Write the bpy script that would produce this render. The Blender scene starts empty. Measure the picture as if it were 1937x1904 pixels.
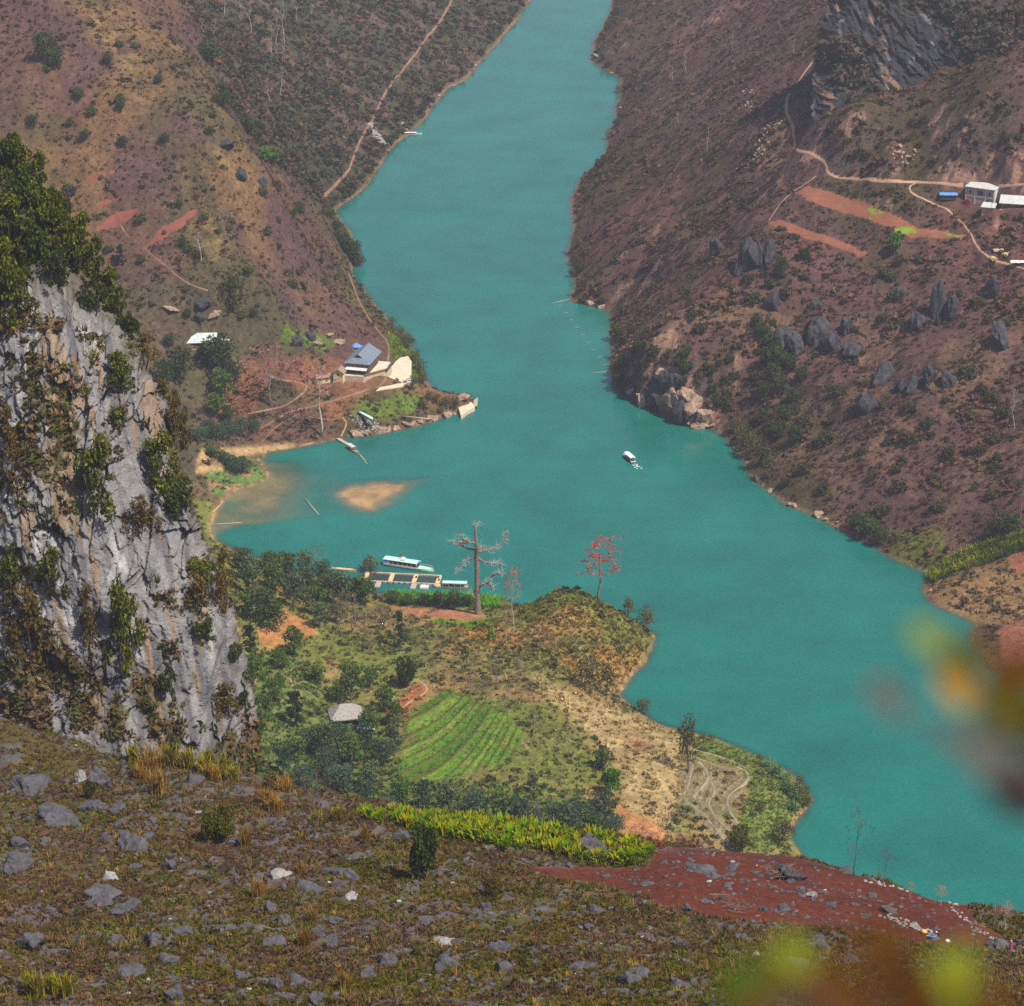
import bpy, bmesh, math, random
import numpy as np
from mathutils import Vector, Matrix
R = math.radians
rng = np.random.default_rng(7)
random.seed(7)
sc = bpy.context.scene
col = sc.collection

# ------------------------------------------------------------------ camera
CAMH, PITCH, F = 380.0, R(22.7), 5188.4          # metres, radians, focal length on a 1937 px wide frame
CU, CV = 968.5, 952.0
cp, sp = math.cos(PITCH), math.sin(PITCH)
cam = bpy.data.cameras.new('camera'); camo = bpy.data.objects.new('camera', cam); col.objects.link(camo)
cam.sensor_width = 56; cam.sensor_fit = 'HORIZONTAL'; cam.lens = 150
camo.location = (0, 0, CAMH); camo.rotation_euler = (R(90) - PITCH, 0, 0)
cam.clip_start = 0.05; cam.clip_end = 20000
cam.dof.use_dof = True; cam.dof.focus_distance = 750; cam.dof.aperture_fstop = 8.5
sc.camera = camo

def ray(u, v):
    u = np.asarray(u, float); v = np.asarray(v, float)
    a = (u - CU) / F; b = (v - CV) / F
    return a, cp - b * sp, -sp - b * cp           # direction x, y, z
def atz(u, v, z=0.0):
    dx, dy, dz = ray(u, v); t = (z - CAMH) / dz
    return dx * t, dy * t
def aty(u, v, y):
    dx, dy, dz = ray(u, v); t = y / dy
    return dx * t, CAMH + dz * t
def proj(x, y, z):
    zz = z - CAMH
    d = y * cp - zz * sp; h = y * sp + zz * cp
    d = np.where(np.abs(d) < 1e-3, 1e-3, d)
    return CU + F * x / d, CV - F * h / d

# ------------------------------------------------------------------ noise
def _h(ix, iy, iz, seed):
    n = (ix * 374761393 + iy * 668265263 + iz * 2147483647 + seed * 144665) & 0xffffffff
    n = ((n ^ (n >> 13)) * 1274126177) & 0xffffffff
    n = ((n ^ (n >> 16)) * 2246822519) & 0xffffffff
    return ((n ^ (n >> 15)) & 0xffff) / 65535.0
def vn(x, y, seed=0):
    x = np.asarray(x, float); y = np.asarray(y, float)
    ix = np.floor(x).astype(np.int64); iy = np.floor(y).astype(np.int64)
    fx = x - ix; fy = y - iy
    fx = fx * fx * (3 - 2 * fx); fy = fy * fy * (3 - 2 * fy)
    z = 0
    a = _h(ix, iy, z, seed); b = _h(ix + 1, iy, z, seed); c = _h(ix, iy + 1, z, seed); d = _h(ix + 1, iy + 1, z, seed)
    return (a * (1 - fx) + b * fx) * (1 - fy) + (c * (1 - fx) + d * fx) * fy
def fbm(x, y, wl, octs=4, seed=0, gain=.5):
    """0..1, first wavelength wl"""
    s = 0; a = 1; t = 0
    for i in range(octs):
        k = 2.03 ** i / wl
        ca, sa = math.cos(i * .7 + .3), math.sin(i * .7 + .3)
        s = s + a * vn((x * ca - y * sa) * k, (x * sa + y * ca) * k, seed + i * 17); t += a; a *= gain
    return s / t
def ss(a, b, x):
    t = np.clip((x - a) / (b - a), 0, 1); return t * t * (3 - 2 * t)
def lerp(a, b, t): return a + (b - a) * t
def mixc(base, c, w):
    """blend colour c into base (n,3) by w"""
    return base + (np.asarray(c, float) - base) * np.asarray(w)[:, None]

def vor3(x, z, cx_, cz_, seed):
    """faceted blocks: per-cell step plus tilt; returns (height about -1..1, distance to the cell edge)"""
    X = x / cx_; Z = z / cz_; X = X + .35 * (vn(X * 1.7, Z * 1.7, seed + 7) - .5); Z = Z + .35 * (vn(X * 1.6 + 9, Z * 1.6, seed + 8) - .5)
    ix = np.floor(X).astype(np.int64); iz = np.floor(Z).astype(np.int64); b1 = np.full(X.shape, 9.); b2 = b1.copy(); hh = np.zeros(X.shape)
    for di in (-1, 0, 1):
        for dj in (-1, 0, 1):
            a, b = ix + di, iz + dj; px = a + _h(a, b, 0, seed); pz = b + _h(a, b, 1, seed); dx, dz = X - px, Z - pz; d = np.hypot(dx, dz)
            val = (_h(a, b, 2, seed) - .5) * 1.2 + dx * (_h(a, b, 3, seed) - .5) * 2 + dz * (_h(a, b, 4, seed) - .35) * 1.6
            nb = d < b1; b2 = np.where(nb, b1, np.minimum(b2, d)); hh = np.where(nb, val, hh); b1 = np.where(nb, d, b1)
    return hh, b2 - b1

# ------------------------------------------------------------------ polygons
def dens(pts, step, closed=False):
    pts = [np.array(p, float) for p in pts]; out = []
    n = len(pts)
    for i in range(n if closed else n - 1):
        a, b = pts[i], pts[(i + 1) % n]
        k = max(1, int(np.linalg.norm(b - a) / step))
        for j in range(k): out.append(a + (b - a) * j / k)
    if not closed: out.append(pts[-1])
    return np.array(out)
def smooth_line(pts, n=6):
    """Catmull-Rom through pts"""
    P = np.array(pts, float); P = np.vstack([2 * P[0] - P[1], P, 2 * P[-1] - P[-2]]); out = []
    for i in range(1, len(P) - 2):
        for j in range(n):
            t = j / n
            out.append(.5 * ((2 * P[i]) + (-P[i - 1] + P[i + 1]) * t + (2 * P[i - 1] - 5 * P[i] + 4 * P[i + 1] - P[i + 2]) * t * t + (-P[i - 1] + 3 * P[i] - 3 * P[i + 1] + P[i + 2]) * t ** 3))
    out.append(P[-2]); return np.array(out)
def inside(x, y, poly):
    poly = np.asarray(poly, float); r = np.zeros(np.shape(x), bool); n = len(poly); j = n - 1
    for i in range(n):
        xi, yi = poly[i]; xj, yj = poly[j]
        if yi != yj:
            r ^= ((yi > y) != (yj > y)) & (x < (xj - xi) * (y - yi) / (yj - yi) + xi)
        j = i
    return r
def segdist(x, y, line, closed=False):
    line = np.asarray(line, float); d = np.full(np.shape(x), 1e18); n = len(line)
    for i in range(n if closed else n - 1):
        ax, ay = line[i]; bx, by = line[(i + 1) % n]
        ex, ey = bx - ax, by - ay; L = ex * ex + ey * ey + 1e-12
        t = np.clip(((x - ax) * ex + (y - ay) * ey) / L, 0, 1)
        d = np.minimum(d, (x - ax - t * ex) ** 2 + (y - ay - t * ey) ** 2)
    return np.sqrt(d)
def sdf(x, y, poly):
    d = segdist(x, y, poly, True); return np.where(inside(x, y, poly), -d, d)
def region(u, v, poly, soft=4, wob=None):
    """1 inside a polygon (points as seen on the picture), soft edge; only evaluated near it"""
    poly = np.asarray(poly, float); w = np.zeros(np.shape(u))
    m = (u > poly[:, 0].min() - 3 * soft) & (u < poly[:, 0].max() + 3 * soft) & (v > poly[:, 1].min() - 3 * soft) & (v < poly[:, 1].max() + 3 * soft)
    if m.any():
        d = sdf(u[m], v[m], poly)
        if wob is not None: d = d + wob[m]
        w[m] = 1 - ss(-soft, soft, d)
    return w

# ------------------------------------------------------------------ mesh helpers
def mesh_np(name, V, Fq, mats, parent=None, cols=None, smooth=True, coln='col', link=True, loc=None):
    """V (n,3), Fq (m,k) faces of one size"""
    V = np.asarray(V, np.float32); Fq = np.asarray(Fq, np.int32)
    me = bpy.data.meshes.new(name)
    me.vertices.add(len(V)); me.vertices.foreach_set('co', V.ravel())
    k = Fq.shape[1]; me.loops.add(Fq.size); me.loops.foreach_set('vertex_index', Fq.ravel())
    me.polygons.add(len(Fq)); me.polygons.foreach_set('loop_start', np.arange(0, Fq.size, k, dtype=np.int32))
    me.polygons.foreach_set('use_smooth', np.full(len(Fq), smooth, bool))
    if cols is not None:
        ca = me.color_attributes.new(coln, 'FLOAT_COLOR', 'POINT')
        c4 = np.ones((len(V), 4), np.float32); lum_ = np.asarray(cols) @ np.array([.3, .59, .11]); c4[:, :3] = np.clip(lum_[:, None] + (cols - lum_[:, None]) * 1.22, .003, .9)
        ca.data.foreach_set('color', c4.ravel())
    me.update(calc_edges=True)
    me.materials.append(mats)
    o = bpy.data.objects.new(name, me)
    if link: col.objects.link(o)
    if parent is not None: o.parent = parent
    if loc is not None: o.location = loc
    return o
def gridfaces(nr, nc, keep=None):
    i = np.arange(nr - 1)[:, None] * nc + np.arange(nc - 1)[None]
    f = np.stack([i, i + 1, i + nc + 1, i + nc], -1).reshape(-1, 4)
    return f if keep is None else f[keep.reshape(-1)]
def compact(V, Fq, *attrs):
    used = np.zeros(len(V), bool); used[Fq.ravel()] = True
    idx = np.cumsum(used) - 1
    return (V[used], idx[Fq]) + tuple(a[used] for a in attrs)

def tag(o, label=None, cat=None, group=None, kind=None):
    if label: o['label'] = label
    if cat: o['category'] = cat
    if group: o['group'] = group
    if kind: o['kind'] = kind
    return o
def thing(name, loc, rz=0, label=None, cat=None, group=None):
    o = bpy.data.objects.new(name, None); col.objects.link(o)
    o.location = [float(c) for c in loc]; o.rotation_euler = (0, 0, rz); o.empty_display_size = .5
    return tag(o, label, cat, group)

class MB:
    """collects boxes, bars, tubes, quads of one part into one mesh"""
    def __init__(s): s.v = []; s.f = []; s.c = []; s.cur = None
    def add(s, vs, fs):
        b = len(s.v); s.v += [tuple(map(float, p)) for p in vs]; s.f += [tuple(b + i for i in f) for f in fs]
        if s.cur is not None: s.c += [s.cur] * len(vs)
        return s
    def box(s, x0, x1, y0, y1, z0, z1, rz=0, c=None):
        vs = [(x, y, z) for z in (z0, z1) for x, y in ((x0, y0), (x1, y0), (x1, y1), (x0, y1))]
        if rz:
            cx, cy = c if c else ((x0 + x1) / 2, (y0 + y1) / 2); ca, sa = math.cos(rz), math.sin(rz)
            vs = [(cx + (x - cx) * ca - (y - cy) * sa, cy + (x - cx) * sa + (y - cy) * ca, z) for x, y, z in vs]
        return s.add(vs, [(3, 2, 1, 0), (4, 5, 6, 7), (0, 1, 5, 4), (1, 2, 6, 5), (2, 3, 7, 6), (3, 0, 4, 7)])
    def slab(s, quad, t):
        """a thick sheet from four 3-D corners, thickness t downwards"""
        q = [tuple(p) for p in quad]; n = len(q)
        lo = [(p[0], p[1], p[2] - t) for p in q]
        return s.add(q + lo, [tuple(range(n)), tuple(range(2 * n - 1, n - 1, -1))] + [(i, i + n, (i + 1) % n + n, (i + 1) % n) for i in range(n)])
    def prism(s, pts, z0, z1):
        n = len(pts)
        vs = [(p[0], p[1], z0) for p in pts] + [(p[0], p[1], z1) for p in pts]
        return s.add(vs, [tuple(range(n - 1, -1, -1)), tuple(range(n, 2 * n))] + [(i, (i + 1) % n, (i + 1) % n + n, i + n) for i in range(n)])
    def tube(s, pts, rad, n=6, cap=True):
        pts = [Vector(p) for p in pts]
        if not hasattr(rad, '__len__'): rad = [rad] * len(pts)
        b = len(s.v); vs = []; fs = []
        for i, p in enumerate(pts):
            d = (pts[min(i + 1, len(pts) - 1)] - pts[max(i - 1, 0)])
            if d.length < 1e-9: d = Vector((0, 0, 1))
            d.normalize()
            a = d.cross(Vector((0, 0, 1)) if abs(d.z) < .9 else Vector((1, 0, 0))).normalized(); c = d.cross(a)
            for k in range(n):
                t = 2 * math.pi * k / n
                vs.append(p + (a * math.cos(t) + c * math.sin(t)) * rad[i])
        for i in range(len(pts) - 1):
            for k in range(n):
                fs.append((i * n + k, i * n + (k + 1) % n, (i + 1) * n + (k + 1) % n, (i + 1) * n + k))
        if cap: fs.append(tuple(range(n - 1, -1, -1))); fs.append(tuple((len(pts) - 1) * n + k for k in range(n)))
        return s.add(vs, fs)
    def ball(s, c, r, n=8, m=6):
        vs = []; fs = []
        r = r if hasattr(r, '__len__') else (r, r, r)
        for j in range(m + 1):
            for i in range(n):
                a = 2 * math.pi * i / n; b = math.pi * j / m
                vs.append((c[0] + r[0] * math.sin(b) * math.cos(a), c[1] + r[1] * math.sin(b) * math.sin(a), c[2] + r[2] * math.cos(b)))
        for j in range(m):
            for i in range(n): fs.append((j * n + i, (j + 1) * n + i, (j + 1) * n + (i + 1) % n, j * n + (i + 1) % n))
        return s.add(vs, fs)
    def build(s, name, mat, parent=None, smooth=False, link=True, loc=None):
        me = bpy.data.meshes.new(name); me.from_pydata(s.v, [], s.f); me.materials.append(mat)
        if smooth: me.polygons.foreach_set('use_smooth', [True] * len(me.polygons))
        if s.c:
            ca = me.color_attributes.new('col', 'FLOAT_COLOR', 'POINT')
            ca.data.foreach_set('color', np.array([(*c[:3], 1) for c in s.c], np.float32).ravel())
        me.validate(); me.update()
        o = bpy.data.objects.new(name, me)
        if link: col.objects.link(o)
        if parent is not None: o.parent = parent
        if loc is not None: o.location = loc
        return o

# ------------------------------------------------------------------ materials
MATS = {}
def newmat(name):
    m = bpy.data.materials.new(name); m.use_nodes = True; nt = m.node_tree
    for n in list(nt.nodes): nt.nodes.remove(n)
    out = nt.nodes.new('ShaderNodeOutputMaterial')
    return m, nt, out
def N(nt, t, **kw):
    n = nt.nodes.new(t)
    for k, v in kw.items():
        if k in n.inputs.keys(): n.inputs[k].default_value = v
        else: setattr(n, k, v)
    return n
def noise_fac(nt, scale, detail=4, rough=.6, lo=.3, hi=.7, a=.7, b=1.3, coord='Object', dist=0.0):
    tc = N(nt, 'ShaderNodeTexCoord'); nz = N(nt, 'ShaderNodeTexNoise'); nz.inputs['Scale'].default_value = scale
    nz.inputs['Detail'].default_value = detail; nz.inputs['Roughness'].default_value = rough; nz.inputs['Distortion'].default_value = dist
    nt.links.new(tc.outputs[coord], nz.inputs['Vector'])
    mr = N(nt, 'ShaderNodeMapRange'); mr.inputs[1].default_value = lo; mr.inputs[2].default_value = hi; mr.inputs[3].default_value = a; mr.inputs[4].default_value = b
    nt.links.new(nz.outputs[0], mr.inputs[0])
    return nz, mr
def colnode(nt, color=None, attr=None, var=None):
    if attr:
        c = N(nt, 'ShaderNodeAttribute'); c.attribute_name = attr; out = c.outputs['Color']
    else:
        c = N(nt, 'ShaderNodeRGB'); c.outputs[0].default_value = (*color, 1); out = c.outputs[0]
    for f in (var or []):
        m = N(nt, 'ShaderNodeVectorMath', operation='SCALE'); nt.links.new(out, m.inputs[0]); nt.links.new(f, m.inputs['Scale']); out = m.outputs[0]
    return out
def surf(name, color=None, attr=None, rough=.85, scale=3., amt=.25, bump=0., bscale=None, spec=.25, metal=0., scale2=None, amt2=.2, coord='Object', bdist=.3):
    """a principled surface whose colour is broken up by one or two procedural noises, optional bump"""
    if name in MATS: return MATS[name]
    m, nt, out = newmat(name)
    p = N(nt, 'ShaderNodeBsdfPrincipled'); p.inputs['Roughness'].default_value = rough; p.inputs['Metallic'].default_value = metal
    p.inputs['Specular IOR Level'].default_value = spec
    nz, f1 = noise_fac(nt, scale, a=1 - amt, b=1 + amt, coord=coord); var = [f1.outputs[0]]
    if scale2:
        _, f2 = noise_fac(nt, scale2, a=1 - amt2, b=1 + amt2, coord=coord); var.append(f2.outputs[0])
    nt.links.new(colnode(nt, color, attr, var), p.inputs['Base Color'])
    if bump:
        nb, _ = noise_fac(nt, bscale or scale * 2, detail=6, rough=.7, coord=coord)
        bp = N(nt, 'ShaderNodeBump'); bp.inputs['Strength'].default_value = bump; bp.inputs['Distance'].default_value = bdist
        nt.links.new(nb.outputs[0], bp.inputs['Height']); nt.links.new(bp.outputs[0], p.inputs['Normal'])
    nt.links.new(p.outputs[0], out.inputs[0]); MATS[name] = m; return m
def leafmat(name, color=None, attr=None, trans=.35, scale=1.5, amt=.35, rand=.18):
    """leaves: diffuse + translucent, colour broken by noise and a little by object"""
    if name in MATS: return MATS[name]
    m, nt, out = newmat(name)
    _, f1 = noise_fac(nt, scale, a=1 - amt, b=1 + amt)
    oi = N(nt, 'ShaderNodeObjectInfo'); mr = N(nt, 'ShaderNodeMapRange'); mr.inputs[3].default_value = 1 - rand; mr.inputs[4].default_value = 1 + rand
    nt.links.new(oi.outputs['Random'], mr.inputs[0])
    c = colnode(nt, color, attr, [f1.outputs[0], mr.outputs[0]])
    d = N(nt, 'ShaderNodeBsdfDiffuse'); t = N(nt, 'ShaderNodeBsdfTranslucent'); mx = N(nt, 'ShaderNodeMixShader'); mx.inputs[0].default_value = trans
    nt.links.new(c, d.inputs[0]); nt.links.new(c, t.inputs[0]); nt.links.new(d.outputs[0], mx.inputs[1]); nt.links.new(t.outputs[0], mx.inputs[2])
    nt.links.new(mx.outputs[0], out.inputs[0]); MATS[name] = m; return m
# ------------------------------------------------------------------ the valley: shore lines (as traced on the water plane)
SH_L = [(1003,0),(985,25),(962,55),(935,90),(905,125),(880,152),(850,165),(835,182),(812,208),(795,232),(775,252),(752,268),(735,290),(715,320),(690,350),(665,375),(645,390),(632,400),(640,420),(655,435),(668,460),(682,488),(680,498),(665,510),(672,530),(690,555),(710,580),(725,600),(745,625),(770,645),(785,665),(795,690),(800,715),(815,735),(830,742),(860,748),(880,754),(897,766),(885,775),(860,785),(830,795),(800,805),(770,812),(740,818),(700,825),(660,828),(640,832),(610,838),(570,845),(530,852),(500,857),(485,872),(508,898),(490,915),(450,925),(430,935),(418,950),(405,975),(395,1000),(402,1025),(440,1045),(480,1058),(540,1075),(600,1090),(660,1108),(710,1122),(800,1127),(900,1130),(960,1142),(1020,1152),(1080,1152),(1160,1168),(1215,1185),(1240,1205),(1235,1218),(1225,1235),(1215,1255),(1195,1270),(1180,1290),(1168,1310),(1182,1326),(1210,1345),(1235,1365),(1260,1375),(1300,1385),(1340,1395),(1380,1410),(1420,1425),(1450,1440),(1490,1465),(1520,1490),(1537,1510),(1530,1530),(1500,1560),(1490,1580),(1505,1600),(1507,1618)]
SH_R = [(1158,0),(1150,30),(1135,65),(1122,85),(1122,115),(1140,128),(1165,142),(1180,150),(1172,170),(1168,215),(1155,245),(1145,290),(1120,320),(1095,345),(1080,385),(1085,430),(1075,480),(1083,515),(1090,545),(1078,568),(1120,578),(1150,585),(1160,600),(1155,650),(1160,700),(1180,740),(1215,765),(1250,775),(1280,795),(1310,806),(1345,808),(1375,825),(1400,855),(1420,880),(1430,905),(1455,930),(1490,955),(1530,970),(1565,985),(1600,1005),(1640,1025),(1670,1045),(1700,1060),(1735,1075),(1752,1088),(1745,1120),(1760,1140),(1800,1160),(1840,1175),(1850,1185),(1845,1210),(1860,1240),(1880,1262),(1937,1300),(2000,1350)]
ISLE = [(648,938),(672,926),(705,920),(738,917),(762,917),(752,928),(730,945),(703,958),(688,959),(668,949)]
def wl(pts): return np.array(atz(*np.array(pts, float).T)).T
def jag(line, amp, seed):
    P = dens(line, 2.5); t = np.arange(len(P)) * .9
    P[:, 0] += amp * (fbm(t, t * 0 + seed, 9, 3, seed) - .5) * 2; P[:, 1] += amp * (fbm(t, t * 0 + seed + 9, 9, 3, seed + 1) - .5) * 2
    return P
wL, wR = jag(wl(SH_L), 2.2, 3), jag(wl(SH_R), 2.2, 5)
wL = np.vstack([[[70, 2500], [55, 2250], [30, 2000]], wL, [[76, 640], [84, 600], [100, 540], [115, 470]]])
wR = np.vstack([[[140, 2500], [125, 2250], [88, 2000]], wR, [[225, 640], [250, 560], [260, 470]]])
POLY_L = np.vstack([wL, [[-900, 470], [-900, 2500]]])
POLY_R = np.vstack([wR, [[900, 470], [900, 2500]]])
wI = wl(ISLE)

# ------------------------------------------------------------------ heights on a regular grid
GX0, GX1, GY0, GY1, GS = -640., 640., 470., 2480., 1.6
gx = np.arange(GX0, GX1, GS); gy = np.arange(GY0, GY1, GS)
cs = 6.4
cx = np.arange(GX0 - cs, GX1 + 2 * cs, cs); cy = np.arange(GY0 - cs, GY1 + 2 * cs, cs)
CX, CY = np.meshgrid(cx, cy)
def upsample(A, X, Y):
    fx = (X - cx[0]) / cs; fy = (Y - cy[0]) / cs
    ix = np.clip(fx.astype(int), 0, len(cx) - 2); iy = np.clip(fy.astype(int), 0, len(cy) - 2); fx = fx - ix; fy = fy - iy
    return (A[iy, ix] * (1 - fx) + A[iy, ix + 1] * fx) * (1 - fy) + (A[iy + 1, ix] * (1 - fx) + A[iy + 1, ix + 1] * fx) * fy
dLc = segdist(CX, CY, wL); dRc = segdist(CX, CY, wR)
inL = inside(CX, CY, POLY_L); inR = inside(CX, CY, POLY_R)
def baseL(d, y):
    nearw = 1 - ss(880, 940, y)
    hill = np.where(d < 14, .5 * d, 7 + .62 * (d - 14))
    hill = np.where(hill > 190, 190 + (hill - 190) * .3, hill)
    flat = 17 * (1 - np.exp(-d * .3 / 17))
    return lerp(hill, flat, nearw)
def baseR(d, y):
    low = 1 - ss(800, 860, y)
    h = np.where(d < 12, .75 * d, 9 + .6 * (d - 12)); h = np.where(h > 200, 200 + (h - 200) * .3, h)
    return lerp(h, 10 * (1 - np.exp(-d * .2 / 10)) + .12 * np.maximum(0, d - 40), low)
Bc = np.where(inL, baseL(dLc, CY), np.where(inR, baseR(dRc, CY), 0.))
# corrections: (u, v, height) seen on the picture, and (x, y, height) in the place
CTL = [(700,800,3),(600,805,4),(500,830,2),(750,720,9),(680,695,11),(720,700,10.5),(620,720,10),(560,700,14),(500,720,13),(440,770,7),(390,652,27),(320,655,29),(450,650,24),(560,640,20),(640,630,17),(700,640,11),(725,622,6),(780,690,3),(820,765,4),(870,766,2.5),
 (640,560,19),(655,525,11),(600,520,36),(500,540,44),(400,540,47),(250,540,46),(100,560,46),
 (615,425,24),(550,420,46),(480,420,58),(350,420,63),(200,420,64),(50,420,64),
 (500,305,78),(400,300,83),(300,300,84),(100,300,84),(420,195,97),(330,190,101),(250,190,103),(50,190,104),(-150,300,84),(-150,500,50),
 (330,55,117),(250,50,121),(150,50,124),(0,50,125),(-150,50,125),(250,-80,138),(0,-80,145),(-200,-80,146),(150,-250,165),(-150,-250,172),
 (903,1162,4.5),(800,1165,4),(740,1150,3),(1080,1108,14),(1050,1116,13),(1110,1122,12.5),(1150,1148,10.5),(1190,1172,7.5),(1222,1195,3.5),(1000,1150,7),(960,1165,6.5),(1000,1200,9),(1100,1200,9),(1190,1220,4.5),(1180,1250,2.5),(1120,1270,7),(1150,1300,3),
 (900,1250,13),(1050,1255,14),(1000,1300,19),(1100,1340,12.5),(1150,1400,10),(1210,1375,4),(1300,1450,8),(1200,1450,10.5),(1400,1500,5),(1400,1560,6),(1480,1560,2.5),(1300,1400,3),(1460,1470,2),
 (990,1395,21),(900,1340,19),(800,1400,14),(880,1440,15),(760,1480,12),(950,1470,18),(700,1400,12),(655,1370,12),(600,1480,14),(850,1545,15),(1200,1555,14),(1100,1500,14),(1050,1450,16),(700,1545,15),
 (480,1150,18),(560,1160,18),(540,1100,8),(640,1130,6),(700,1250,15),(600,1260,15),(500,1300,19),(560,1380,15),(480,1450,22),(380,1200,28),(250,1200,46),(100,1250,70),(380,1050,12),(300,1000,30),(150,1000,60)]
XT = [[*atz(u, v, z), z] for u, v, z in CTL]
XT += [[-330,760,95],[-330,900,110],[-300,1000,70],[-420,850,140],[-150,560,28],[-30,560,22],[60,560,8],[-300,600,80]]
XT += [[-300,1230,120],[-400,1300,150],[-230,1220,110],[-500,1400,200]]
# right bank: road, fields, house ledge, foot of the cliff
XT += [[*atz(u, v, z), z] for u, v, z in [(1937,352,73),(1860,352,72),(1900,385,69),(1720,347,70),(1640,341,69),(1590,336,68),(1560,322,69),(1525,288,70),(1500,250,71),(1488,200,72),(1530,130,72),
 (1520,362,64),(1650,400,62),(1820,447,59),(1690,430,61),(1590,375,63.5),(1460,424,55),(1540,440,54),(1640,482,52),(1560,405,59),(1690,458,57),(1860,470,58),(1930,505,55),
 (1205,690,15),(1240,655,24),(1252,722,13),(1300,742,12),(1290,690,22),(1340,760,12),(1185,650,16),(1700,290,80),(1850,290,85),(1540,208,90),(1600,222,92),(1700,228,95),(1850,195,103),(1930,195,105),(1930,265,93)]]
XT = np.array(XT)
bz = upsample(Bc, XT[:, 0], XT[:, 1]); res = XT[:, 2] - bz
pts = np.vstack([XT[:, :2], wL[::4], wR[::4]]); val = np.concatenate([res, np.zeros(len(wL[::4]) + len(wR[::4]))])
# anchors far from any correction
an = np.array([(x, y) for x in range(-600, 601, 100) for y in range(500, 2500, 100)], float)
md = np.min(np.hypot(an[:, None, 0] - pts[None, :, 0], an[:, None, 1] - pts[None, :, 1]), 1)
an = an[md > 95]; pts = np.vstack([pts, an]); val = np.concatenate([val, np.zeros(len(an))])
D = np.hypot(pts[:, None, 0] - pts[None, :, 0], pts[:, None, 1] - pts[None, :, 1])
n = len(pts); A = np.zeros((n + 1, n + 1)); A[:n, :n] = -D; A[:n, n] = 1; A[n, :n] = 1
A[np.arange(n), np.arange(n)] -= .3
wts = np.linalg.solve(A, np.append(val, 0.))
Rc = np.full(CX.shape, wts[n])
for i in range(n): Rc -= wts[i] * np.hypot(CX - pts[i, 0], CY - pts[i, 1])
GXm, GYm = np.meshgrid(gx, gy)
H = upsample(Rc, GXm, GYm)
for _ in range(3):
    H[1:-1, 1:-1] = (H[1:-1, 1:-1] * 2 + H[:-2, 1:-1] + H[2:, 1:-1] + H[1:-1, :-2] + H[1:-1, 2:]) / 6
# true distances near the shore on the fine grid
def finedist(line, coarse):
    d = upsample(coarse, GXm, GYm); m = (d < 26) & (GYm < 1900)
    xs, ys = GXm[m], GYm[m]; dd = np.full(len(xs), 1e9); o = np.argsort(ys); ys_s = ys[o]
    for i in range(len(line) - 1):
        lo, hi = sorted((line[i][1], line[i + 1][1])); a = np.searchsorted(ys_s, lo - 30); b = np.searchsorted(ys_s, hi + 30)
        if b > a: s = o[a:b]; dd[s] = np.minimum(dd[s], segdist(xs[s], ys[s], line[i:i + 2]))
    d[m] = dd; return d
dL = finedist(wL, dLc); dR = finedist(wR, dRc)
iL = inside(GXm, GYm, POLY_L); iR = inside(GXm, GYm, POLY_R)
land = iL | iR
dS = np.minimum(dL, dR)
H = np.where(iL, H + baseL(dL, GYm), np.where(iR, H + baseR(dR, GYm), 0.))
GU, GV = proj(GXm, GYm, np.maximum(H, 0))
# level ground: fields, yards and roads carry less relief
FIELDS_R = [[(1503,366),(1529,350),(1589,366),(1674,395),(1735,428),(1825,444),(1830,452),(1780,455),(1721,449),(1674,428),(1589,402),(1522,380)],
            [(1449,421),(1475,416),(1560,445),(1643,477),(1631,489),(1541,456),(1466,432)]]
flatm = np.zeros(H.shape)
for p in FIELDS_R: flatm = np.maximum(flatm, region(GU, GV, p, 4))
for p in [[(640,690),(700,660),(790,700),(780,735),(650,745)],[(590,700),(640,700),(640,730),(590,730)],[(345,635),(430,640),(430,670),(345,672)],
          [(770,1140),(930,1140),(940,1175),(770,1180)],[(1790,330),(1960,335),(1960,400),(1780,395)],[(1260,1370),(1420,1430),(1520,1500),(1480,1600),(1280,1560)]]:
    flatm = np.maximum(flatm, region(GU, GV, p, 8))
rough = ss(1, 24, dS) * (1 - .92 * flatm)
nearb = 1 - ss(880, 940, GYm)
amp = lerp(1., .42, nearb * iL)
gul = fbm(GXm, GYm, 70, 2, 60); gul = 1 - np.abs(gul * 2 - 1) * 2
nz1 = (fbm(GXm, GYm, 46, 3, 21) - .5) * 12 + (fbm(GXm, GYm, 11, 3, 33) - .5) * 3.2
ridge = 1 - np.abs(fbm(GXm, GYm, 17, 3, 5) * 2 - 1)
H = H + rough * amp * (nz1 + np.where(iR, (ridge - .7) * 7 * ss(.5, .65, fbm(GXm, GYm, 60, 2, 77)), 0))
H = np.where(land, np.maximum(H, .04 + .25 * np.minimum(dS, 4) + .3 * (fbm(GXm, GYm, 3, 2, 4) - .5) * np.minimum(dS, 1)), 0)
# green stepped terraces on the near bank
TERR = [(850,1305),(900,1325),(940,1340),(975,1370),(990,1392),(978,1420),(950,1445),(900,1460),(850,1475),(790,1480),(750,1470),(755,1440),(765,1400),(770,1365),(800,1335)]
wT = region(GU, GV, TERR, 5)
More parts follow.
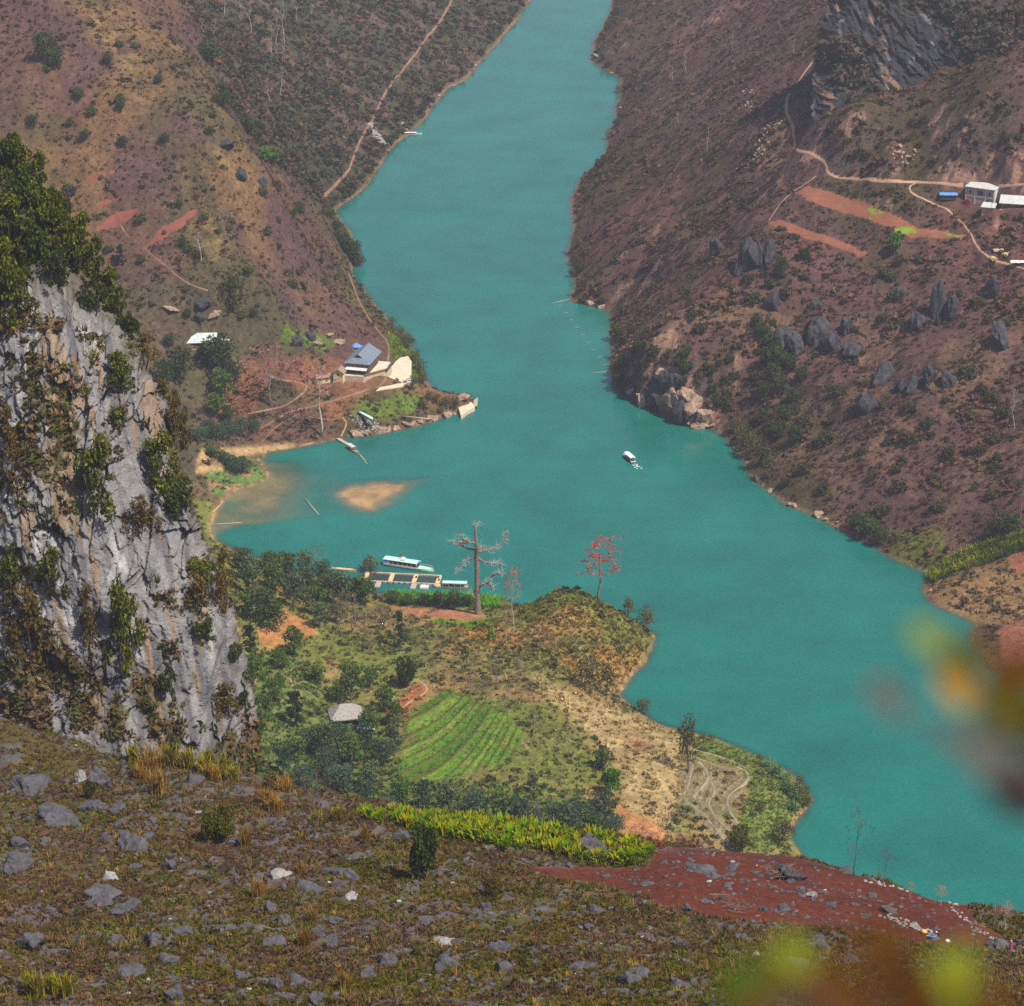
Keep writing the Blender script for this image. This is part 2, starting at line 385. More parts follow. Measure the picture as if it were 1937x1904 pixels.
# bed of the river: steep along most shores, shallow in the bay
WU, WV = proj(GXm, GYm, 0 * GXm)
bed = -np.minimum(9, .16 * dS + .06 * dS ** 1.6)
BAY = [(370,880),(480,868),(560,862),(650,880),(690,905),(770,915),(830,905),(905,884),(860,902),(800,925),(740,965),(680,985),(600,1000),(520,1005),(450,1010),(370,1030)]
bw = region(WU, WV, BAY, 22, (fbm(GXm, GYm, 14, 3, 90) - .5) * 30)
shal = .03 + .42 * fbm(GXm, GYm, 16, 4, 91) ** 1.5 + .012 * np.maximum(0, WU - 520) * (1 - region(WU, WV, [(630,925),(760,905),(900,884),(760,950),(690,985)], 22)) * .4
bed = np.where(bw > 0, lerp(bed, np.maximum(bed, -np.maximum(.05, shal)), bw), bed)
rd = sdf(GXm, GYm, wI) + (fbm(GXm, GYm, 7, 3, 95) - .5) * 7; isl = np.clip(.02 - .09 * rd, -1, .35) * (.6 + .8 * fbm(GXm, GYm, 5, 3, 8))
TAIL = [(690,975),(640,935),(720,908),(800,898),(905,882),(890,893),(800,918),(750,955)]
bed = np.maximum(bed, np.where(rd < 9, isl, -9)); 
bed = np.maximum(bed, lerp(-3, -.3 - .7 * ss(760, 905, WU), region(WU, WV, TAIL, 6)))
H = np.where(land, H, bed)

def HV(x, y):
    fx = (np.asarray(x, float) - GX0) / GS; fy = (np.asarray(y, float) - GY0) / GS
    ix = np.clip(np.floor(fx).astype(int), 0, len(gx) - 2); iy = np.clip(np.floor(fy).astype(int), 0, len(gy) - 2); fx = np.clip(fx - ix, 0, 1); fy = np.clip(fy - iy, 0, 1)
    return (H[iy, ix] * (1 - fx) + H[iy, ix + 1] * fx) * (1 - fy) + (H[iy + 1, ix] * (1 - fx) + H[iy + 1, ix + 1] * fx) * fy
def samp(A, x, y):
    ix = np.clip(np.round((np.asarray(x) - GX0) / GS).astype(int), 0, len(gx) - 1); iy = np.clip(np.round((np.asarray(y) - GY0) / GS).astype(int), 0, len(gy) - 1)
    return A[iy, ix]
def march(u, v, fn, y0, y1, st):
    """first point of the surface z = fn(x, y) along the sight line of each (u, v)"""
    u = np.atleast_1d(np.asarray(u, float)); v = np.atleast_1d(np.asarray(v, float)); dx, dy, dz = ray(u, v)
    ty = np.arange(y0, y1, st); Y = ty[None, :] + 0 * u[:, None]; t = Y / dy[:, None]
    df = CAMH + dz[:, None] * t - fn(dx[:, None] * t, Y); hit = df <= 0
    k = np.argmax(hit, 1); k = np.where(hit.any(1), np.maximum(k, 1), len(ty) - 1); r = np.arange(len(u))
    a, b = df[r, k - 1], df[r, k]; f = np.clip(a / np.where(np.abs(a - b) < 1e-9, 1, a - b), 0, 1); y = ty[k - 1] + f * st
    t = y / dy; x = dx * t; return np.stack([x, y, fn(x, y)], -1)
def PV(u, v): return march(u, v, HV, 560., 2400., 2.5)
def pv(u, v): return PV([u], [v])[0]

# ------------------------------------------------------------------ the near hillside
FC = [(480,1470,400),(540,1492,395),(600,1512,390),(760,1532,380),(880,1545,374),(1000,1560,370),(1250,1602,360),(1500,1624,352),(1700,1682,344),(1820,1717,338),(1937,1744,333),(2060,1768,328),(2250,1800,322)]
FM = [(300,1545,352),(700,1700,306),(1000,1700,310),(1300,1705,312),(1600,1755,306),(1850,1815,290),(2100,1850,285),(0,1500,372),(-200,1500,372),(150,1425,392),(300,1440,392),(400,1455,395),(0,1360,400),(-200,1350,400),(0,1700,300),(-200,1700,300),(300,1700,303),(500,1600,335),
      (0,1904,238),(300,1904,238),(650,1904,238),(968,1904,238),(1300,1904,238),(1600,1904,236),(1937,1904,234),(2200,1904,232),(-200,1904,238)]
fp = [[aty(u, v, y)[0], y, aty(u, v, y)[1]] for u, v, y in FC + FM]
for u, v, y in FC:
    x, z = aty(u, v, y)
    for d, s in ((22, .95), (60, .88), (120, .8), (190, .74)): fp.append([x * (1 + d / y), y + d, max(-4, z - d * s)])
for x in (-150, -90, -40, 0, 40, 90, 150):
    fp += [[x, 170, 256 + .03 * abs(x)], [x, 90, 308], [x, 20, 362], [x, 0, 378.3], [x, -25, 386]]
fp += [[-150, 300, 240], [-150, 400, 230], [-190, 350, 260], [160, 300, 200], [160, 400, 120], [160, 520, 10]]
fp = np.array(fp)
Df = np.hypot(fp[:, None, 0] - fp[None, :, 0], fp[:, None, 1] - fp[None, :, 1]); n = len(fp)
A = np.zeros((n + 1, n + 1)); A[:n, :n] = -Df; A[:n, n] = 1; A[n, :n] = 1; A[np.arange(n), np.arange(n)] -= 1.0
wf = np.linalg.solve(A, np.append(fp[:, 2], 0))
FX0, FX1, FY0, FY1, FS = -200., 200., -30., 620., 1.0
fgx = np.arange(FX0, FX1, FS); fgy = np.arange(FY0, FY1, FS); FXm, FYm = np.meshgrid(fgx, fgy)
HFg = np.full(FXm.shape, wf[n])
for i in range(n): HFg -= wf[i] * np.hypot(FXm - fp[i, 0], FYm - fp[i, 1])
for _ in range(8): HFg[1:-1, 1:-1] = (HFg[1:-1, 1:-1] * 2 + HFg[:-2, 1:-1] + HFg[2:, 1:-1] + HFg[1:-1, :-2] + HFg[1:-1, 2:]) / 6
FUg, FVg = proj(FXm, np.maximum(FYm, 60), HFg)
REDF = [(1240,1606),(1320,1604),(1500,1620),(1700,1678),(1830,1712),(1850,1745),(1930,1792),(1880,1800),(1780,1792),(1650,1768),(1500,1748),(1380,1742),(1290,1722),(1150,1680),(1000,1652),(1010,1640),(1120,1642),(1225,1640)]
redw_g = region(FUg, FVg, REDF, 6) * (FYm > 150)
def fnoise(x, y, red):
    far = ss(70, 200, y)
    k = (fbm(x, y, 22, 3, 101) - .5) * 3.2 + (1 - .7 * red) * ((fbm(x, y, 6, 3, 102) - .5) * 1.7 + (fbm(x, y, 1.5, 3, 103) - .5) * .8)
    rk = np.clip(1 - np.abs(fbm(x, y, 9, 4, 104) * 2 - 1) - .78, 0, 1) * 4.5
    return far * (k + .8 * rk * (1 - red))
def HF(x, y):
    fx = (np.asarray(x, float) - FX0) / FS; fy = (np.asarray(y, float) - FY0) / FS
    ix = np.clip(np.floor(fx).astype(int), 0, len(fgx) - 2); iy = np.clip(np.floor(fy).astype(int), 0, len(fgy) - 2); fx = np.clip(fx - ix, 0, 1); fy = np.clip(fy - iy, 0, 1)
    b = lambda G: (G[iy, ix] * (1 - fx) + G[iy, ix + 1] * fx) * (1 - fy) + (G[iy + 1, ix] * (1 - fx) + G[iy + 1, ix + 1] * fx) * fy
    return b(HFg) + fnoise(np.asarray(x, float), np.asarray(y, float), b(redw_g))
def PF(u, v): return march(u, v, HF, 180., 430., .6)
def pf(u, v): return PF([u], [v])[0]
# ------------------------------------------------------------------ what grows where (world-space ground cover)
STRAW = [[(170,30),(250,25),(270,70),(220,85),(160,70)],[(225,105),(300,110),(300,160),(240,165)],[(340,140),(385,140),(390,170),(345,165)],[(370,300),(440,295),(455,350),(400,380),(360,345)],[(410,365),(475,370),(460,395),(400,390)],[(370,420),(425,430),(420,480),(375,470)],[(10,150),(70,160),(60,200),(10,190)]]
REDL = [[(129,352),(172,333),(218,324),(211,331),(168,347)],[(166,397),(179,386),(232,370),(243,372),(200,388)],[(179,427),(222,404),(258,393),(268,402),(229,426),(186,433)],[(284,408),(325,379),(329,385),(297,406)],[(274,465),(308,429),(368,401),(368,411),(336,436)],[(383,411),(422,388),(426,392),(386,415)],[(30,283),(60,280),(70,295),(35,300)]]
FOREST = [(330,-60),(380,60),(410,150),(440,210),(500,300),(560,345),(600,392),(650,385),(1010,0),(1010,-60)]
GRASSL = [[(512,622),(545,612),(640,650),(625,668),(570,660),(515,650)],[(655,752),(700,745),(760,742),(800,760),(760,790),(700,790),(640,780)],[(735,630),(770,650),(800,690),(790,725),(765,690),(745,690)]]
REDN = [[(735,1148),(800,1150),(900,1158),(930,1166),(880,1176),(790,1168)]]
SAND = [[(370,880),(440,868),(500,858),(560,850),(560,838),(480,842),(380,850)],[(370,882),(420,876),(430,892),(370,895)]]
SPIT = [(400,855),(440,850),(480,870),(508,898),(490,914),(450,922),(420,940),(395,930),(390,880)]
SLIDE = [(534,1150),(560,1165),(590,1180),(600,1200),(552,1212),(511,1232),(490,1215),(484,1196),(510,1185)]
SLIDE2 = [(1165,1520),(1175,1522),(1195,1540),(1235,1550),(1262,1575),(1240,1620),(1165,1620),(1160,1560)]
PALE = [(1010,1280),(1080,1315),(1180,1345),(1260,1375),(1300,1410),(1290,1470),(1270,1560),(1220,1590),(1180,1540),(1180,1460),(1130,1400),(1060,1340)]
LAWN = [(1290,1385),(1380,1412),(1460,1440),(1530,1490),(1535,1520),(1490,1560),(1500,1615),(1380,1610),(1400,1550),(1420,1500),(1400,1455),(1340,1430)]
VALLEY = [(470,1240),(560,1230),(600,1270),(640,1330),(760,1380),(760,1480),(1000,1480),(1100,1500),(1170,1560),(1100,1640),(480,1640),(440,1400)]
KNOLL = [(1040,1115),(1080,1105),(1130,1130),(1230,1190),(1240,1206),(1180,1290),(1120,1290),(960,1240),(820,1230),(850,1190),(980,1160)]
REEDS = [(1752,1092),(1790,1060),(1840,1040),(1937,1010),(2000,1000),(2000,1045),(1937,1040),(1880,1062),(1800,1085),(1765,1105)]
PINKF = [[(1885,1195),(1910,1182),(1960,1175),(1960,1290),(1937,1290),(1895,1250)],[(1905,1050),(1960,1025),(1960,1085),(1920,1085)]]
OLIVER = [(1200,560),(1270,530),(1400,560),(1500,600),(1560,640),(1500,690),(1420,640),(1300,600)]
GREENP = [[(1640,395),(1665,393),(1672,402),(1650,406)],[(1634,412),(1650,414),(1645,418)],[(1690,432),(1722,428),(1735,440),(1715,446),(1690,444)],[(1780,436),(1820,441),(1822,448),(1790,447)]]
def paint(x, y, z, u, v, side, d, slope):
    """albedo of the ground; side 0 left, 1 right, 2 near bank"""
    n1 = fbm(x, y, 55, 4, 201); n2 = fbm(x, y, 14, 4, 202); n3 = fbm(x, y, 4, 3, 203); n4 = fbm(x, y, 28, 4, 204)
    wob = (fbm(x, y, 9, 3, 205) - .5) * 40
    nn = len(x)
    c = np.tile(np.array([.1, .06, .044]), (nn, 1))
    L, Rr, Nb = side == 0, side == 1, side == 2
    # left hill
    c = mixc(c, (.082, .05, .046), ss(.45, .62, n2) * L * .8)
    c = mixc(c, (.07, .062, .03), ss(.46, .6, n1) * L * .8)
    c = mixc(c, (.15, .094, .052), ss(.52, .7, n4) * L * .8)
    for p in STRAW: c = mixc(c, (.18, .122, .062), region(u, v, p, 24, wob) * ss(.3, .6, n3) * ss(.3, .6, n2) * L)
    wF = region(u, v, FOREST, 8, wob * .4) * L
    c = mixc(c, np.array([.043, .046, .028]), wF * .9); c = mixc(c, (.1, .066, .05), wF * ss(.52, .66, n2) * .75)
    c = mixc(c, (.07, .07, .05), L * ss(620, 480, u) * ss(470, 560, v) * .25)
    for p in GRASSL: c = mixc(c, (.095, .125, .036), region(u, v, p, 8, wob * .4) * ss(.3, .5, n3) * L)
    c = mixc(c, (.2, .098, .062), L * region(u, v, [(400,690),(620,680),(740,700),(640,790),(480,830),(400,800)], 20, wob) * ss(.4, .6, n2) * .8)
    wS = np.maximum(region(u, v, SAND[0], 6, wob * .2), region(u, v, SAND[1], 5, wob * .2)) * (side != 1)
    c = mixc(c, (.36, .25, .14), wS); wP = region(u, v, SPIT, 5, wob * .3) * (side != 1) * (1 - wS)
    c = mixc(c, (.1, .15, .055), wP * ss(.42, .52, n3)); c = mixc(c, (.3, .21, .12), wP * ss(.5, .4, n3) * .8)
    # right hill
    r0 = np.array([.086, .05, .044])
    c = np.where(Rr[:, None], r0, c)
    c = mixc(c, (.062, .05, .026), ss(.46, .6, n1) * Rr * .85); c = mixc(c, (.112, .055, .048), ss(.55, .68, n4) * Rr * .7)
    c = mixc(c, (.155, .1, .06), Rr * region(u, v, OLIVER, 40, wob) * ss(.35, .6, n2) * .8)
    c = mixc(c, (.13, .082, .055), Rr * ss(540, 640, v) * ss(.5, .66, n2) * .7)
    c = mixc(c, (.15, .1, .075), Rr * region(u, v, [(1420,200),(1490,230),(1480,300),(1430,330)], 10, wob) * ss(.5, .56, fbm(x, y, 6, 3, 33)))
    wB = Rr * region(u, v, [(1162,655),(1200,640),(1240,655),(1300,665),(1350,720),(1372,775),(1365,822),(1280,800),(1215,772),(1178,742),(1158,700)], 10, wob * .5)
    sB = fbm(x * 1.0 + y * .25, y * .35, 4, 4, 231); c = mixc(c, (.07, .058, .055), wB * ss(.35, .5, n2) * .9); c = mixc(c, (.36, .23, .17), wB * ss(.5, .6, sB) * ss(.4, .55, n3) * .9); c = mixc(c, (.22, .085, .05), wB * ss(.58, .68, n3) * .6)
    c = mixc(c, (.1, .14, .028), Rr * region(u, v, REEDS, 6, wob * .3)); c = mixc(c, (.1, .1, .035), Rr * region(u, v, [(1670,1010),(1780,1000),(1800,1060),(1750,1075),(1690,1055)], 10, wob * .4))
    c = mixc(c, (.2, .13, .07), Rr * region(u, v, [(1745,1115),(1850,1075),(1937,1045),(1960,1180),(1840,1180)], 6, wob * .3) * .9)
    for p in PINKF: c = mixc(c, (.2, .09, .06), Rr * region(u, v, p, 3, wob * .1))
    # near bank
    g0 = np.array([.15, .135, .055])
    c = np.where(Nb[:, None], g0, c)
    c = mixc(c, (.22, .15, .075), Nb * ss(.45, .6, n2) * .8); c = mixc(c, (.105, .125, .04), Nb * ss(.55, .64, n1) * .8)
    c = mixc(c, (.26, .15, .065), Nb * region(u, v, KNOLL, 8, wob * .3) * ss(.35, .6, n2) * .85)
    c = mixc(c, (.1, .13, .03), Nb * region(u, v, [(1000,1140),(1050,1112),(1085,1102),(1110,1122),(1060,1150),(980,1175)], 6, wob * .3) * .8)
    c = mixc(c, (.29, .22, .12), Nb * region(u, v, PALE, 12, wob * .4) * (.75 + .25 * ss(.3, .6, n3))); c = mixc(c, (.22, .12, .075), Nb * region(u, v, [(1180,1395),(1220,1400),(1240,1420),(1200,1425)], 8, wob * .3) * .8)
    c = mixc(c, (.12, .15, .05), Nb * region(u, v, LAWN, 8, wob * .3) * ss(.3, .5, n2))
    c = mixc(c, (.085, .12, .042), Nb * region(u, v, VALLEY, 25, wob) * .75)
    c = mixc(c, (.085, .17, .025), Nb * region(u, v, [(735,1118),(960,1128),(960,1150),(735,1142)], 5, wob * .2)); c = mixc(c, (.1, .19, .025), Nb * region(u, v, [(800,1160),(860,1172),(940,1178),(900,1190),(820,1180)], 4, wob * .1))
    for p in REDN: c = mixc(c, (.3, .15, .09), Nb * region(u, v, p, 4, wob * .1))
    for p in (SLIDE, SLIDE2): c = mixc(c, (.34, .17, .085), Nb * region(u, v, p, 5, wob * .2) * (.7 + .3 * n3))
    c = mixc(c, (.27, .12, .065), Nb * region(u, v, [(735,1345),(770,1310),(795,1290),(815,1305),(780,1335),(745,1370)], 4, wob * .15) * .9)
    # bare rim along the water, steep faces
    rim = ss(1.0, .25, z + (n3 - .5) * 1.6) * (1 - wS) * (1 - wP) * ss(.38, .6, n2 + (n1 - .5))
    c = mixc(c, (.26, .15, .1), rim * .65)
    st = ss(.95, 1.35, slope + (n3 - .5) * .6) * Rr
    c = mixc(c, (.1, .075, .07), st * .5); c = mixc(c, (.33, .2, .15), st * ss(.55, .62, n3) * .6)
    c *= np.where(Nb, 1., .86)[:, None]
    c *= (.72 + .56 * n3)[:, None] * (.8 + .4 * fbm(x, y, 1.6, 2, 209))[:, None]
    return c

# ------------------------------------------------------------------ valley ground meshes
NC, NR = 740, 1020
ang = np.linspace(R(-15), R(15), NC); rows = 560 * (2350 / 560) ** (np.arange(NR) / (NR - 1))
TX = np.tan(ang)[None, :] * rows[:, None]; TY = np.repeat(rows[:, None], NC, 1); TZ = HV(TX, TY)
# steps of the green terraces
tu, tv = proj(TX, TY, TZ)
tline = (tv + .45 * (tu - 760)) + 8 * (fbm(TX, TY, 25, 2, 301) - .5) + .0042 * np.maximum(0, tu - 800) ** 2
tw = region(tu.ravel(), tv.ravel(), TERR, 5).reshape(tu.shape)
tline = tline + 5 * np.sin(tline / 19.); fr = (tline / 24.) % 1.
TZ = TZ + tw * (.9 * (ss(.0, .12, fr) - fr))
# contour banks on the low point of land
LOWT = [(1290,1440),(1330,1445),(1395,1460),(1412,1480),(1400,1510),(1380,1540),(1400,1580),(1370,1605),(1330,1560),(1280,1530),(1285,1480)]
lw = region(tu.ravel(), tv.ravel(), LOWT, 6).reshape(tu.shape)
lline = np.full(tu.shape, 99.); _m = lw > 0; lline[_m] = segdist(tu[_m], tv[_m], smooth_line([(1395,1452),(1414,1464),(1412,1480),(1392,1496),(1376,1512),(1380,1535),(1396,1560),(1412,1588)], 6)) + 5 * (fbm(TX[_m], TY[_m], 12, 2, 305) - .5)
lf = (lline / 13.) % 1.
TZ = TZ + lw * .5 * (ss(0, .2, lf) - lf)
sX, sY = TX.ravel(), TY.ravel()
side = np.where(samp(iR, sX, sY), 1, np.where(samp(iL, sX, sY), np.where(sY < 905, 2, 0), 3))
gyv, gxv = np.gradient(H, GS); slope_g = np.hypot(gxv, gyv)
dsh = samp(dS, sX, sY)
C = paint(sX, sY, TZ.ravel(), tu.ravel(), tv.ravel(), side, dsh, samp(slope_g, sX, sY))
f_, w_ = fr.ravel(), tw.ravel(); bnd = _h(np.floor(tline / 24.).astype(np.int64), 0 * fr.astype(np.int64), 0, 5).ravel(); n3 = fbm(sX, sY, 5, 3, 310)
C = mixc(C, (.08, .155, .032), w_ * ss(.25, .4, n3) * ss(.1, .22, f_)); C = mixc(C, (.13, .2, .045), w_ * ss(.5, .62, fbm(sX, sY, 14, 3, 311)) * ss(.2, .3, f_) * .8)
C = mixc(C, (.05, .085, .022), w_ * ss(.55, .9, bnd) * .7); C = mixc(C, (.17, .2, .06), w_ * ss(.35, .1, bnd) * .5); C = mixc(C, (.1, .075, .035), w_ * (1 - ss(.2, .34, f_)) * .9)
lf_, lw_ = lf.ravel(), lw.ravel()
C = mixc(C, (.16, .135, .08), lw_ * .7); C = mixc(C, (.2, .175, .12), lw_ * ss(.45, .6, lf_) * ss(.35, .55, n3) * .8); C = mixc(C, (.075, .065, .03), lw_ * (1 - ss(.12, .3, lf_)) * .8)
bedm = side == 3
C = np.where(bedm[:, None], (np.array([.1, .085, .055]) + np.array([.14, .08, .042]) * np.maximum(region(tu.ravel(), tv.ravel(), BAY, 20), region(tu.ravel(), tv.ravel(), TAIL, 12))[:, None]) * (.6 + .8 * fbm(sX, sY, 6, 4, 320))[:, None], C)
Vt = np.stack([sX, sY, TZ.ravel()], -1)
ft = gridfaces(NR, NC)
fs_ = side.reshape(NR, NC)[:-1, :-1].ravel()
fs_ = np.where(fs_ == 3, np.maximum.reduce([np.where(side[ft[:, k]] != 3, side[ft[:, k]], -1) for k in range(4)]), fs_)
fs_ = np.where(fs_ < 0, 3, fs_)
M_GROUND = surf('scrub_ground', attr='col', rough=.95, scale=.55, amt=.32, scale2=2.2, amt2=.3, bump=.9, bscale=1.3, spec=.1, bdist=.7)
M_BED = surf('river_sand', attr='col', rough=.8, scale=.4, amt=.15, scale2=1.5, amt2=.15, spec=.2)
for k, nm, lb in ((0, 'hillside', 'brown scrub hillside with straw patches rising left of the river'), (1, 'mountainside', 'dark purple brown mountainside right of the river'), (2, 'river_bank', 'green and tan near bank with terraces below the cliff'), (3, 'river_bed', 'sandy river bed and bar under the turquoise water')):
    fk = ft[fs_ == k]; Vk, Fk, Ck = compact(Vt, fk, C)
    tag(mesh_np(nm, Vk, Fk, M_BED if k == 3 else M_GROUND, cols=Ck), lb, nm.replace('_', ' '), kind='structure')

# ------------------------------------------------------------------ the water
wn, wr = 380, 620
wang = np.linspace(R(-17), R(17), wn); wrow = 470 * (2480 / 470) ** (np.arange(wr) / (wr - 1))
WX = np.tan(wang)[None] * wrow[:, None]; WY = np.repeat(wrow[:, None], wn, 1)
dep = np.clip(-HV(WX, WY), 0, 9).ravel()
def water_mat():
    m, nt, out = newmat('river_water')
    at = N(nt, 'ShaderNodeAttribute'); at.attribute_name = 'col'; sep = N(nt, 'ShaderNodeSeparateColor'); nt.links.new(at.outputs['Color'], sep.inputs[0])
    p = N(nt, 'ShaderNodeBsdfPrincipled'); p.inputs['Roughness'].default_value = .16; p.inputs['IOR'].default_value = 1.333; p.inputs['Specular IOR Level'].default_value = .5
    nz, f1 = noise_fac(nt, .03, detail=5, a=.8, b=1.2); nz2, f2 = noise_fac(nt, .9, detail=3, a=.85, b=1.15)
    nt.links.new(colnode(nt, (.004, .112, .092), None, [f1.outputs[0], f2.outputs[0]]), p.inputs['Base Color'])
    w = N(nt, 'ShaderNodeTexNoise'); tc = N(nt, 'ShaderNodeTexCoord'); mp = N(nt, 'ShaderNodeMapping'); mp.inputs['Scale'].default_value = (1, .55, 1); mp.inputs['Rotation'].default_value = (0, 0, .5)
    nt.links.new(tc.outputs['Object'], mp.inputs[0]); nt.links.new(mp.outputs[0], w.inputs['Vector']); w.inputs['Scale'].default_value = .55; w.inputs['Detail'].default_value = 5; w.inputs['Roughness'].default_value = .6
    bp = N(nt, 'ShaderNodeBump'); bp.inputs['Strength'].default_value = .22; bp.inputs['Distance'].default_value = .25
    nt.links.new(w.outputs[0], bp.inputs['Height']); nt.links.new(bp.outputs[0], p.inputs['Normal'])
    # clear film over the shallows: the bed shows through where the water is thin
    gl = N(nt, 'ShaderNodeBsdfGlossy'); gl.inputs['Roughness'].default_value = .16; nt.links.new(bp.outputs[0], gl.inputs['Normal'])
    tr = N(nt, 'ShaderNodeBsdfTransparent'); tr.inputs[0].default_value = (.97, 1, .98, 1)
    fr_ = N(nt, 'ShaderNodeFresnel'); fr_.inputs['IOR'].default_value = 1.333; nt.links.new(bp.outputs[0], fr_.inputs['Normal'])
    mx = N(nt, 'ShaderNodeMixShader'); nt.links.new(fr_.outputs[0], mx.inputs[0]); nt.links.new(tr.outputs[0], mx.inputs[1]); nt.links.new(gl.outputs[0], mx.inputs[2])
    m2 = N(nt, 'ShaderNodeMixShader'); nt.links.new(sep.outputs[0], m2.inputs[0]); nt.links.new(mx.outputs[0], m2.inputs[1]); nt.links.new(p.outputs[0], m2.inputs[2])
    nt.links.new(m2.outputs[0], out.inputs[0]); return m
opac = 1 - np.exp(-(dep / .42) ** 1.15)
wo = mesh_np('water', np.stack([WX.ravel(), WY.ravel(), 0 * WX.ravel()], -1), gridfaces(wr, wn), water_mat(), cols=np.repeat(opac[:, None], 3, 1))
tag(wo, 'milky turquoise river winding between the hills', 'river', kind='structure')

# ------------------------------------------------------------------ near hillside mesh
fn_, fr_n = 620, 760
fa = np.linspace(R(-17), R(17), fn_)
frow = np.concatenate([np.linspace(-20, 175, 60)[:-1], 175 * (430 / 175) ** (np.linspace(0, 1, fr_n)), np.linspace(432, 615, 90)])
FY = np.repeat(frow[:, None], fn_, 1); FX = np.tan(fa)[None] * np.maximum(FY, 175)
FZ = HF(FX, FY)
fx_, fy_, fz_ = FX.ravel(), FY.ravel(), FZ.ravel(); fu, fv = proj(fx_, np.maximum(fy_, 60), fz_)
GRN = [(640,1522),(760,1530),(880,1545),(1000,1560),(1130,1580),(1250,1598),(1230,1632),(1150,1645),(1080,1625),(960,1610),(850,1590),(720,1560),(650,1540)]
SRED = [(1255,1590),(1290,1604),(1240,1612),(1200,1600)]
n1 = fbm(fx_, fy_, 16, 4, 401); n2 = fbm(fx_, fy_, 4, 4, 402); n3 = fbm(fx_, fy_, 1.2, 3, 403)
fc = np.tile(np.array([.088, .058, .04]), (len(fx_), 1))
fc = mixc(fc, (.13, .082, .042), ss(.48, .62, n2) * .8); fc = mixc(fc, (.075, .068, .024), ss(.46, .6, n1) * .75)
rk = np.clip(1 - np.abs(fbm(fx_, fy_, 9, 4, 104) * 2 - 1) - .78, 0, 1) * 4.5
fc = mixc(fc, (.105, .1, .104), ss(.4, .8, rk + (n2 - .5) * .9) * .75); fc = mixc(fc, (.1, .09, .09), ss(.58, .66, fbm(fx_, fy_, 7, 4, 407)) * .5)
fwob = (fbm(fx_, fy_, 5, 3, 405) - .5) * 26
wr_ = region(fu, fv, REDF, 6, fwob * .6) * (fy_ > 150)
fc = mixc(fc, (.105, .03, .02), wr_ * (.86 + .14 * n2)); fc = mixc(fc, (.07, .024, .018), wr_ * ss(.45, .65, n1) * .5)
frw = np.sin((fy_ * 1. + .32 * fx_ + 1.5 * (n1 - .5)) * 6.28 / 1.5); fc *= (1 + .12 * frw * ss(.3, .6, n2) * wr_)[:, None]
wg_ = region(fu, fv, GRN, 6, fwob * .4) * (fy_ > 150); fc = mixc(fc, (.1, .1, .03), wg_ * .7)
fc = mixc(fc, (.16, .045, .03), region(fu, fv, [(1215,1588),(1260,1592),(1290,1606),(1225,1606)], 4) * (fy_ > 150))
fc *= .8 * (.7 + .6 * n3)[:, None]
M_NEAR = surf('rocky_soil', attr='col', rough=.95, scale=1.6, amt=.3, scale2=6, amt2=.3, bump=1., bscale=5, spec=.12, bdist=.16)
Vf = np.stack([fx_, fy_, fz_], -1); ff = gridfaces(len(frow), fn_)
NEARH = tag(mesh_np('near_hillside', Vf, ff, M_NEAR, cols=fc), 'rocky brown near hillside with a red ploughed shoulder', 'hillside', kind='structure')

# ------------------------------------------------------------------ the grey limestone cliff on the left
CR = [(0,286),(40,318),(75,345),(110,385),(135,420),(165,475),(195,520),(222,570),(245,615),(275,665),(295,705),(318,750),(335,800),(347,840),(358,885),(368,925),(378,960),(388,1000),(410,1055),(425,1100),(432,1140),(442,1200),(455,1260),(467,1310),(478,1350),(488,1400),(492,1450),(496,1500),(498,1560)]
CR = np.array(CR, float)
nv_, ns_ = 760, 330
vv = np.linspace(250, 1600, nv_); ur = np.interp(vv, CR[:, 1], CR[:, 0]); ur[vv < 286] = -20 - (286 - vv[vv < 286]) * 1.2
YB = np.interp(vv, [250, 600, 1000, 1300, 1480, 1600], [452, 440, 424, 412, 404, 402])
S = np.concatenate([np.linspace(0, 1, 250), 1 + np.linspace(0, 1, 81)[1:] ** 1.3])
PX = np.zeros((nv_, len(S))); PY = PX.copy(); PZ = PX.copy()
for j in range(nv_):
    xr, zr = aty(ur[j], vv[j], YB[j]); xl = -96
    s1 = S <= 1; t = S[s1]; xr -= 2.0 * (vv[j] < 1150); x = xl + (xr - xl) * t
    y = YB[j] - 10 * np.sin(t * math.pi) ** .8 + 5 * t ** 6
    PX[j, s1] = x; PY[j, s1] = y
    s2 = S[~s1] - 1; PX[j, ~s1] = xr - 2 - 38 * s2 ** 2; PY[j, ~s1] = YB[j] + 5 + 95 * s2
    PZ[j] = zr - 72 * np.clip(S - 1, 0, 1)
def cl3(x, y, z, wlx, wlz, octs, seed): return fbm(x / wlx + .37 * y / wlx, z / wlz + .2 * y / wlx, 1, octs, seed)
big = (cl3(PX, PY, PZ, 20, 34, 3, 501) - .5) * 9
vb, e1 = vor3(PX, PZ + .25 * PX, 7.5, 13, 531); vm, e2 = vor3(PX, PZ - .3 * PX, 2.6, 4.6, 532); vs, e3 = vor3(PX, PZ + .2 * PX, 1.0, 1.7, 533)
flute = (1 - np.abs(cl3(PX, PY, PZ, 2.4, 22, 3, 502) * 2 - 1)); patch = ss(.42, .58, cl3(PX, PY, PZ, 11, 13, 3, 535))
crack = np.maximum((1 - ss(0, .04, e1)) * ss(.5, .6, cl3(PX, PY, PZ, 4, 5, 2, 537)), (1 - ss(0, .07, e2)) * patch)
fine = (cl3(PX, PY, PZ, 1.1, 1.8, 4, 504) - .5)
disp = big + vb * 1.5 + vm * (.3 + 1.0 * patch) + vs * (.12 + .5 * patch) - 1.1 * (flute - .6) + 1.1 * crack * ss(.4, .6, cl3(PX, PY, PZ, 5, 5, 2, 536)) + fine * 1.5
